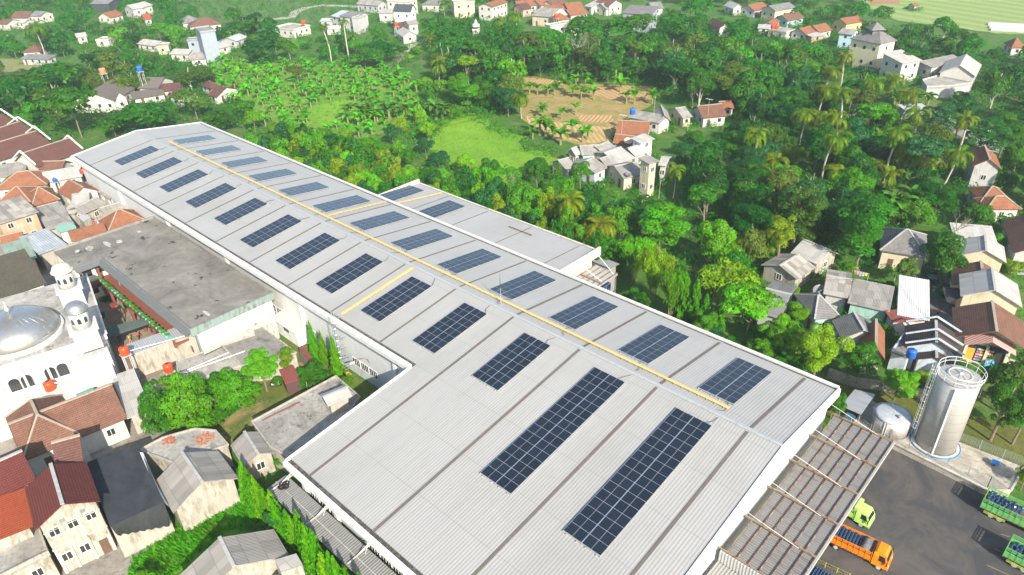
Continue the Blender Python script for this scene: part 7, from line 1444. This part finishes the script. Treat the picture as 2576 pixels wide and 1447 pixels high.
# utility and antenna poles
WD = plaster((.42, .38, .30), .3); GP = plain((.55, .54, .50))
for i, (b, av, r_, m_, lab, head) in enumerate((((2462, 1000), 905, .09, WD, 'leaning wooden pole with lamp just right of the silo top', 1), ((2245, 722), 690, .07, GP, 'white pole beside the smaller olive round tree', 0), ((1875, 690), 608, .05, GP, 'thin grey pole standing out of the dark wood', 0), ((1863, 800), 738, .06, WD, 'pole with wire antenna behind the factory eave', 2), ((1642, 330), 242, .06, WD, 'tall bamboo antenna pole at the white hamlet house', 0), ((1561, 370), 290, .05, WD, 'bamboo antenna pole at the left of the hamlet', 2), ((1778, 320), 250, .05, WD, 'antenna pole by the orange tiled wood edge house', 2), ((1727, 350), 310, .05, WD, 'small antenna pole right of the white hamlet house', 2), ((2468, 465), 380, .06, WD, 'long leaning bamboo pole by the pale blue walled house', 2), ((82, 312), 267, .09, WD, 'leaning wooden pole above the brown halls', 0), ((2520, 630), 588, .07, GP, 'pole with antenna left of the right edge roof', 2), ((1657, 500), 395, .05, WD, 'tall thin pole beside the cream tower house', 0), ((2485, 352), 328, .06, GP, 'street lamp near the kiosk yard', 1), ((776, 990), 962, .07, WD, 'short wooden stake on the yard soil', 0), ((2388, 300), 262, .06, GP, 'thin lamp pole in the kiosk yard', 1))):
    p = at(*b, 0); h = solve_h(p.x, p.y, av); T = thing('lamp_post' if head == 1 else 'antenna_pole' if head == 2 else 'pole', lab, 'pole', (p.x, p.y, 0)); MB().tube([(p.x, p.y, 0), (p.x+.02*h*(i % 3-1), p.y+.02*h*(i % 2), h)], r_, 6, r_*.6).build('shaft', m_, T); tx, ty = p.x+.02*h*(i % 3-1), p.y+.02*h*(i % 2)
    if head == 1: MB().tube([(tx, ty, h-.1), (tx-.3, ty-.9, h+.1)], .05, 6).tube([(tx-.3, ty-.9, h+.1), (tx-.35, ty-1.3, h)], .14, 8, .1).build('lamp_head', plain((.75, .76, .76), .3), T)
    if head == 2:
        q = MB().bar((tx-.9, ty, h), (tx+.9, ty, h), .04)
        for k in range(7): q.bar((tx-.9+.3*k, ty-.5, h), (tx-.9+.3*k, ty+.5, h), .025)
        q.build('antenna', plain((.6, .6, .6), .4), T)
# dishes
for p_, z, r, c, lab in (((34, 530, 60), 2.2, 1.35, (.16, .17, .17), 'big dark mesh satellite dish between green garden and grey roof'), ((23, 1172, 310), 3.6, .7, (.12, .12, .13), 'dark satellite dish on the front hamlet roof'), ((13, 1170, 1425), 3.8, 1.0, (.42, .36, .30), 'brown satellite dish on the orange hamlet roof')):
    c3 = wpt(p_, z); T = thing('satellite_dish', lab, 'satellite dish', (c3.x, c3.y, 0 if z < 3 else z-.5)); MB().tube([(c3.x, c3.y, 0 if z < 3 else z-.6), (c3.x, c3.y, z)], .06, 6).build('mast', GP, T); o = MB().lathe([(.05, 0), (r*.5, r*.08), (r*.8, r*.2), (r, r*.32)], (0, 0, 0), 24, False).build('dish', plain(c, .4), T, True); o.matrix_parent_inverse = Matrix(); o.location = (0, 0, z-T.location.z); o.rotation_euler = (.3, .35, 0)
    q = MB()
    for k in range(3): a = k*2.09; q.tube([(r*math.cos(a), r*math.sin(a), r*.32), (0, 0, r*.9)], .02, 4)
    q.lathe([(.06, 0), (.06, .15)], (0, 0, r*.85), 8); o2 = q.build('feed', GP, o); o2.matrix_parent_inverse = Matrix()
# shop front
T, f, L, W = SHOP; xs = 1.45; ZZ = 4.6*.88
sm = MB().box(xs+.02, 1.8, 0, xs+.1, W-1.9, 2.7, f); sm.build('dark_opening', plain((.03, .03, .03)), T)
for y in (1.8, W/2-.1, W-2.1): MB().box(xs-.25, y, 0, xs+.05, y+.35, 3.0, f).build('pillar', W_CR, T)
MB().box(xs-.12, 2.2, .0, xs-.02, 3.1, 2.1, f).build('door', plain((.65, .33, .05)), T); shc = random.Random(9)
for k in range(5):
    for j in range(9): MB().box(xs-.1, 3.3+j*.22, .35+k*.42, xs+.0, 3.47+j*.22, .6+k*.42, f).build('goods', plain(shc.choice(((.7, .1, .1), (.7, .65, .5), (.1, .35, .2), (.6, .3, .4), (.15, .3, .5))), .5), T)
MB().box(xs-.6, W-4.1, 0, xs-.1, W-3.1, .9, f).build('freezer', plain((.12, .42, .68), .3), T)
aw = MB(); aw.face(*[f(p) for p in ((-.3, 1.4, ZZ-.75), (-.3, W/2, ZZ+.55), (1.4, W/2, ZZ+.95), (1.4, 1.4, ZZ-.3))]); aw.face(*[f(p) for p in ((-.3, W/2, ZZ+.55), (-.3, W-1.4, ZZ-.75), (1.4, W-1.4, ZZ-.3), (1.4, W/2, ZZ+.95))]); aw.build('awning', corr((.50, .30, .27), .35, .3, .7), T)
bn_ = MB().box(xs-.35, W/2+.2, 2.5, xs-.3, W/2+2.4, 3.1, f).build('sign', plain((.01, .015, .07), .5), T)
cu = bpy.data.curves.new('lettering', 'FONT'); cu.body = 'mart'; cu.size = .55; cu.extrude = .01; cu.align_x = 'CENTER'; cu.align_y = 'CENTER'; tx = bpy.data.objects.new('lettering', cu); col.objects.link(tx); cu.materials.append(plain((.8, .8, .8)))
tw_ = f((xs-.37, W/2+1.3, 2.8)); nX = -(f((1, 0, 0))-f((0, 0, 0))).normalized(); rX = Vector((-nX.y, nX.x, 0)); mt = Matrix.Translation(tw_)@Matrix(((rX.x, 0, nX.x, 0), (rX.y, 0, nX.y, 0), (0, 1, 0, 0), (0, 0, 0, 1)))
bpy.context.view_layer.update(); me = bpy.data.meshes.new_from_object(tx.evaluated_get(bpy.context.evaluated_depsgraph_get())); me.transform(mt); bpy.data.objects.remove(tx)
lt_ = bpy.data.objects.new('lettering', me); col.objects.link(lt_); lt_.parent = bn_; lt_.matrix_parent_inverse = Matrix.Translation(-T.location)
# white pipes on the roofs
for a, b, z, lab in (((31, 1300, 640), (31, 1890, 480), 5.2, 'white pipe running along the grey sheet roof edge'), ((31, 1760, 885), (31, 2300, 655), 3.9, 'upper white pipe over the mouldy flat roof'), ((31, 1770, 890), (31, 2465, 640), 3.7, 'lower white pipe over the mouldy flat roof'), ((31, 530, 960), (31, 750, 970), 3.7, 'white pipe from the orange tank on the mosque terrace'), ((32, 60, 1340), (32, 450, 1150), 3.55, 'rusty steel bars lying on the stained flat roof')):
    o = MB().tube([wpt(a, z), wpt(b, z)], .06, 6).build('pipe', plain((.78, .78, .76)) if 'white' in lab else plain((.2, .06, .04))); tag(o, lab, 'pipe')
# tiles heaps, small stuff
def heap(p, z, r, label, c):
    q = MB(); rr = random.Random(int(p[1])); c3 = wpt(p, z)
    for k in range(46): a, d_ = rr.random()*6.28, rr.random()**.5*r; x, y, zz = c3.x+d_*math.cos(a), c3.y+d_*math.sin(a), z+.02+(r-d_)*.35; e = rr.random()*3; q.bar((x-.14*math.cos(e), y-.14*math.sin(e), zz), (x+.14*math.cos(e), y+.14*math.sin(e), zz+.05), .16, .05)
    return tag(q.build('tile_heap', plain(c, .8)), label, 'tile heap')
heap((41, 2065, 75), 3.42, 1.1, 'round heap of orange roof tiles on the cracked flat roof', (.42, .15, .07)); heap((41, 1700, 100), 3.42, .7, 'smaller heap of broken tiles on the cracked flat roof', (.35, .12, .07))
o = slabthing('board', 'yellow board lying on the side lawn near the factory wall', 'board', [(32, 890, 860), (32, 930, 845), (32, 960, 870), (32, 925, 890)], .25, .08, plain((.75, .42, .06)))
for i, (pp, z) in enumerate((((31, 1760, 1400), 0),)):
    c3 = wpt(pp, 0); T = thing('plastic_chair', 'white plastic chair under the yard trees', 'chair', (c3.x, c3.y, 0)); MB().box(c3.x-.22, c3.y-.22, .38, c3.x+.22, c3.y+.22, .42).build('seat', WS, T); MB().box(c3.x-.22, c3.y+.18, .425, c3.x+.22, c3.y+.22, .85).build('backrest', WS, T)
    for sx in (-1, 1):
        for sy in (-1, 1): MB().box(c3.x+sx*.19-.02, c3.y+sy*.17-.02, 0, c3.x+sx*.19+.02, c3.y+sy*.17+.02, .378).build('leg', WS, T)
# ---- people
def skin(name, V, Ed, Rd, mat, parent, lv=2):
    me = bpy.data.meshes.new(name); me.from_pydata(V, Ed, []); me.materials.append(mat); o = bpy.data.objects.new(name, me); col.objects.link(o); o.parent = parent
    m = o.modifiers.new('skin', 'SKIN'); m.use_smooth_shade = True
    sv = me.skin_vertices[0].data if me.skin_vertices else None
    if sv is None:
        bpy.context.view_layer.objects.active = o; me.skin_vertices; 
    for i, r in enumerate(Rd):
        if me.skin_vertices: me.skin_vertices[0].data[i].radius = (r, r*.8 if i == 1 else r)
    if me.skin_vertices: me.skin_vertices[0].data[0].use_root = True
    s = o.modifiers.new('sub', 'SUBSURF'); s.levels = 1; s.render_levels = 1; return o
def person(p, z0, a, label, shirt, trou, hair=(.01, .008, .006), arms=.3, step=.12, hs=.92):
    c3 = Vector((p[0], p[1], 0)); T = thing('person', label, 'person', (c3.x, c3.y, z0)); T.rotation_euler = (0, 0, a); s = hs
    V = [(0, 0, .92), (0, 0, 1.12), (0, 0, 1.36), (0, 0, 1.47), (.02, 0, 1.60), (0, .19, 1.38), (arms*.5, .25, 1.12), (arms*1.3, .22, .92), (0, -.19, 1.38), (arms*.4, -.26, 1.10), (arms*.9, -.24, .86), (0, .09, .86), (step*.6, .1, .48), (step, .1, .07), (step+.14, .1, .03), (0, -.09, .86), (-step*.3, -.1, .48), (-step, -.1, .07), (-step+.14, -.1, .03), (.0, 0, 1.70), (arms*1.5, .215, .84), (arms*1.05, -.235, .78)]
    V = [tuple(q*s for q in v) for v in V]; Ed = [(0, 1), (1, 2), (2, 3), (3, 4), (2, 5), (5, 6), (6, 7), (2, 8), (8, 9), (9, 10), (0, 11), (11, 12), (12, 13), (13, 14), (0, 15), (15, 16), (16, 17), (17, 18), (4, 19), (7, 20), (10, 21)]
    Rd = [.12, .115, .13, .05, .095, .06, .042, .03, .06, .042, .03, .08, .055, .04, .035, .08, .055, .04, .035, .07, .03, .03]; skin('body', V, Ed, [r*s for r in Rd], plain((.30, .16, .09), .6), T)
    skin('shirt', [tuple(np.array(V[i])*[1, 1, 1]) for i in (0, 1, 2, 5, 6, 8, 9)], [(0, 1), (1, 2), (2, 3), (3, 4), (2, 5), (5, 6)], [r*s for r in (.145, .14, .15, .08, .06, .08, .06)], plain(shirt, .8), T)
    skin('trousers', [V[i] for i in (0, 11, 12, 13, 15, 16, 17)], [(0, 1), (1, 2), (2, 3), (0, 4), (4, 5), (5, 6)], [r*s for r in (.135, .1, .075, .06, .1, .075, .06)], plain(trou, .8), T)
    o = MB().lathe([(.005, .0), (.08, .02), (.115, .07), (.118, .12), (.09, .18), (.01, .21)], (0, 0, 0), 14).build('hair', plain(hair, .7), T, True); o.matrix_parent_inverse = Matrix(); o.location = (-.02*s, 0, 1.575*s); return T
for pp, z, a, lab, s1, s2 in (((31, 1385, 480), .9, 2.0, 'person in bright red shirt standing in the courtyard', (.70, .02, .02), (.10, .04, .03)), ((31, 1300, 510), .9, 1.0, 'person in cream shirt bending by the grey roof edge', (.66, .48, .24), (.45, .30, .15)), ((31, 1510, 410), .9, -1.2, 'person in black shirt and brown trousers under the awning', (.01, .01, .012), (.10, .05, .03)), ((31, 1200, 510), .9, .4, 'person in dark clothes in the shade below the mosque', (.02, .025, .04), (.03, .03, .05)), ((34, 1715, 245), .9, 1.7, 'person in pink red shirt walking down the narrow street', (.60, .05, .12), (.02, .02, .04)), ((34, 1672, 12), .9, 1.7, 'person in pale lilac clothes at the top of the street', (.42, .42, .62), (.40, .40, .55))):
    q = wpt(pp, z); person(q, 0, a, lab, s1, s2)

# details on the tall red roofed house
def quad_on(a, b, z0, z1, off, name, mat, parent):   # a raised strip on the wall seen between two photo places
    pass
RH = [o for o in bpy.data.objects if o.get('label', '').startswith('dark red tiled tall house')][0]
a_, X_, Y_, L_, W_r = frame((41, 1010, 700), (41, 872, 312), (41, 345, 985), 7.2); fr_ = lambda p: a_+X_*p[0]+Y_*p[1]+Vector((0, 0, p[2]))
MB().box(.33, .4, 3.45, .46, W_r-.4, 3.62, fr_).box(.36, .4, 5.9, .46, W_r-.4, 5.98, fr_).build('ledge', plaster((.50, .47, .40), .8), RH)
for y in (.5, W_r*.38, W_r*.66, W_r-.75): MB().box(.34, y, 0, .46, y+.25, 3.4, fr_).build('pilaster', plaster((.56, .53, .46), .8), RH)
for y, z in ((W_r*.3, 6.6), (W_r*.62, 6.55), (W_r*.45, 5.3)): MB().box(.41, y-.22, z-.2, .46, y+.22, z+.2, fr_).build('vent', plain((.16, .20, .20)), RH)
# overhead wires
def wire(pts, label, grp='overhead wires', r=.018):
    P = [at(u, v, z) for u, v, z in pts]; q = []
    for a, b in zip(P[:-1], P[1:]):
        for k in range(8): t = k/8; p = a.lerp(b, t); p.z -= .6*math.sin(math.pi*t); q.append(p)
    q.append(P[-1]); tag(MB().tube(q, r, 4).build('overhead_wire', plain((.02, .02, .02))), label, 'wire', grp)
for k in range(3): wire([(2245+k*3, 690, 6), (2330+k*4, 800, 6), (2440+k*4, 960, 6.5)], f'thin black wire above the narrow street, {["left", "middle", "right"][k]} of three')
wire([(2462, 905, 7), (2576, 1010, 7)], 'thin black wire leaving the lamp pole by the silo'); wire([(2000, 700, 5), (2245, 690, 6)], 'thin black wire crossing the grey roofs on the right'); wire([(60, 470, 5), (180, 560, 6), (330, 640, 8)], 'thin black wire over the left village roofs')
# laundry lines and clutter in the alleys
LC = ((.70, .10, .08), (.75, .72, .66), (.08, .20, .50), (.75, .60, .15), (.30, .55, .45), (.60, .30, .45))
def laundry(p, z, n, ang, label):
    c = wpt(p, z); T = thing('washing_line', label, 'washing line', (c.x, c.y, 0)); d = Vector((math.cos(ang), math.sin(ang), 0)); MB().tube([c, c+d*(n*.42+.4)], .015, 4).build('line', GP, T)
    for e in (c, c+d*(n*.42+.4)): MB().tube([(e.x, e.y, 0), e], .03, 5).build('post', GP, T)
    rr_ = random.Random(n)
    for i in range(n): q = c+d*(.3+i*.42); h = rr_.uniform(.5, .8); m = MB(); m.bar(q+Vector((0, 0, -h/2)), q+d*.33+Vector((0, 0, -h/2)), .03, h); m.build('cloth', plain(LC[rr_.randrange(6)], .8), T)
laundry((21, 930, 770), 2.2, 6, .4, 'washing line with coloured clothes in the alley by the blue cloth'); laundry((23, 1120, 75), 2.2, 5, .8, 'washing line behind the grey roofs of the hamlet'); laundry((12, 1460, 250), 2.4, 7, 2.3, 'washing line in front of the white black roofed house'); laundry((23, 840, 390), 1.9, 4, .3, 'washing line in the hamlet front yard'); laundry((24, 850, 1270), 2, 5, .2, 'washing line between the garden and the grey roofs')
cl = random.Random(8)
def clutter(p, n, sp, label, grp):
    c = wpt(p, 0)
    for i in range(n):
        x, y = c.x+cl.uniform(-sp, sp), c.y+cl.uniform(-sp, sp); T = thing('plastic_bucket', label, 'bucket', (x, y, 0), grp); r = cl.uniform(.14, .26); MB().lathe([(r*.8, 0), (r, r*1.8), (r*.93, r*1.8), (r*.7, .05)], (x, y, 0), 12).build('bucket', plain(LC[cl.randrange(6)], .4), T); MB().ring((x, y, r*1.85), r, .012, 12).build('rim', GP, T)
clutter((24, 900, 1290), 9, 1.4, 'coloured plastic bucket behind the patchwork roof on the right', 'buckets behind the patchwork roof'); clutter((21, 900, 800), 7, 1.2, 'coloured plastic bucket in the alley of the left village', 'buckets in the left village alley'); clutter((23, 760, 330), 6, 1.5, 'coloured plastic bucket in the hamlet yard', 'buckets in the hamlet yard'); clutter((31, 1580, 1130), 5, .8, 'coloured bucket beside the pale grey open shed', 'buckets beside the open shed')
# patches, gutters and loose sheets on the flat school roof
for i, (p, sx, sy) in enumerate((((21, 1080, 1010), 1.6, .5), ((21, 1200, 985), .9, .6), ((21, 900, 1050), 1.3, .7), ((31, 2080, 260), 1.2, .35), ((21, 780, 1080), .7, .5), ((21, 1400, 885), .5, .4))):
    c = wpt(p, SZ+.01); m = MB(); rr_ = random.Random(i); pts = [(c.x+sx*math.cos(a)*rr_.uniform(.6, 1), c.y+sy*math.sin(a)*rr_.uniform(.6, 1), SZ+.04) for a in np.linspace(0, 5.7, 9)]; m.slab(pts, .035); tag(m.build('rubble_patch', plaster((.48, .46, .42), .7)), f'pale flake of screed on the flat school roof, {["long one by the edge", "small one beside it", "one near the olive roof", "one near the green edge", "one at the corner of the court", "mossy one near the top"][i]}', 'debris')
# ================================================================ air
hz = MB().box(-1490, -1490, -1, 1490, 1490, 66); ho = hz.build('haze', bpy.data.materials.new('haze')); hm_ = ho.data.materials[0]; hm_.use_nodes = True; ht = hm_.node_tree; ht.nodes.clear()
out = ht.nodes.new('ShaderNodeOutputMaterial'); pv = ht.nodes.new('ShaderNodeVolumePrincipled'); pv.inputs['Color'].default_value = (.80, .92, .95, 1); pv.inputs['Density'].default_value = HAZE; pv.inputs['Anisotropy'].default_value = .35; ht.links.new(pv.outputs[0], out.inputs['Volume']); tag(ho, 'thin pale morning haze over the village', 'haze', kind='stuff')
sc.cycles.volume_bounces = 1; sc.cycles.volume_step_rate = 4
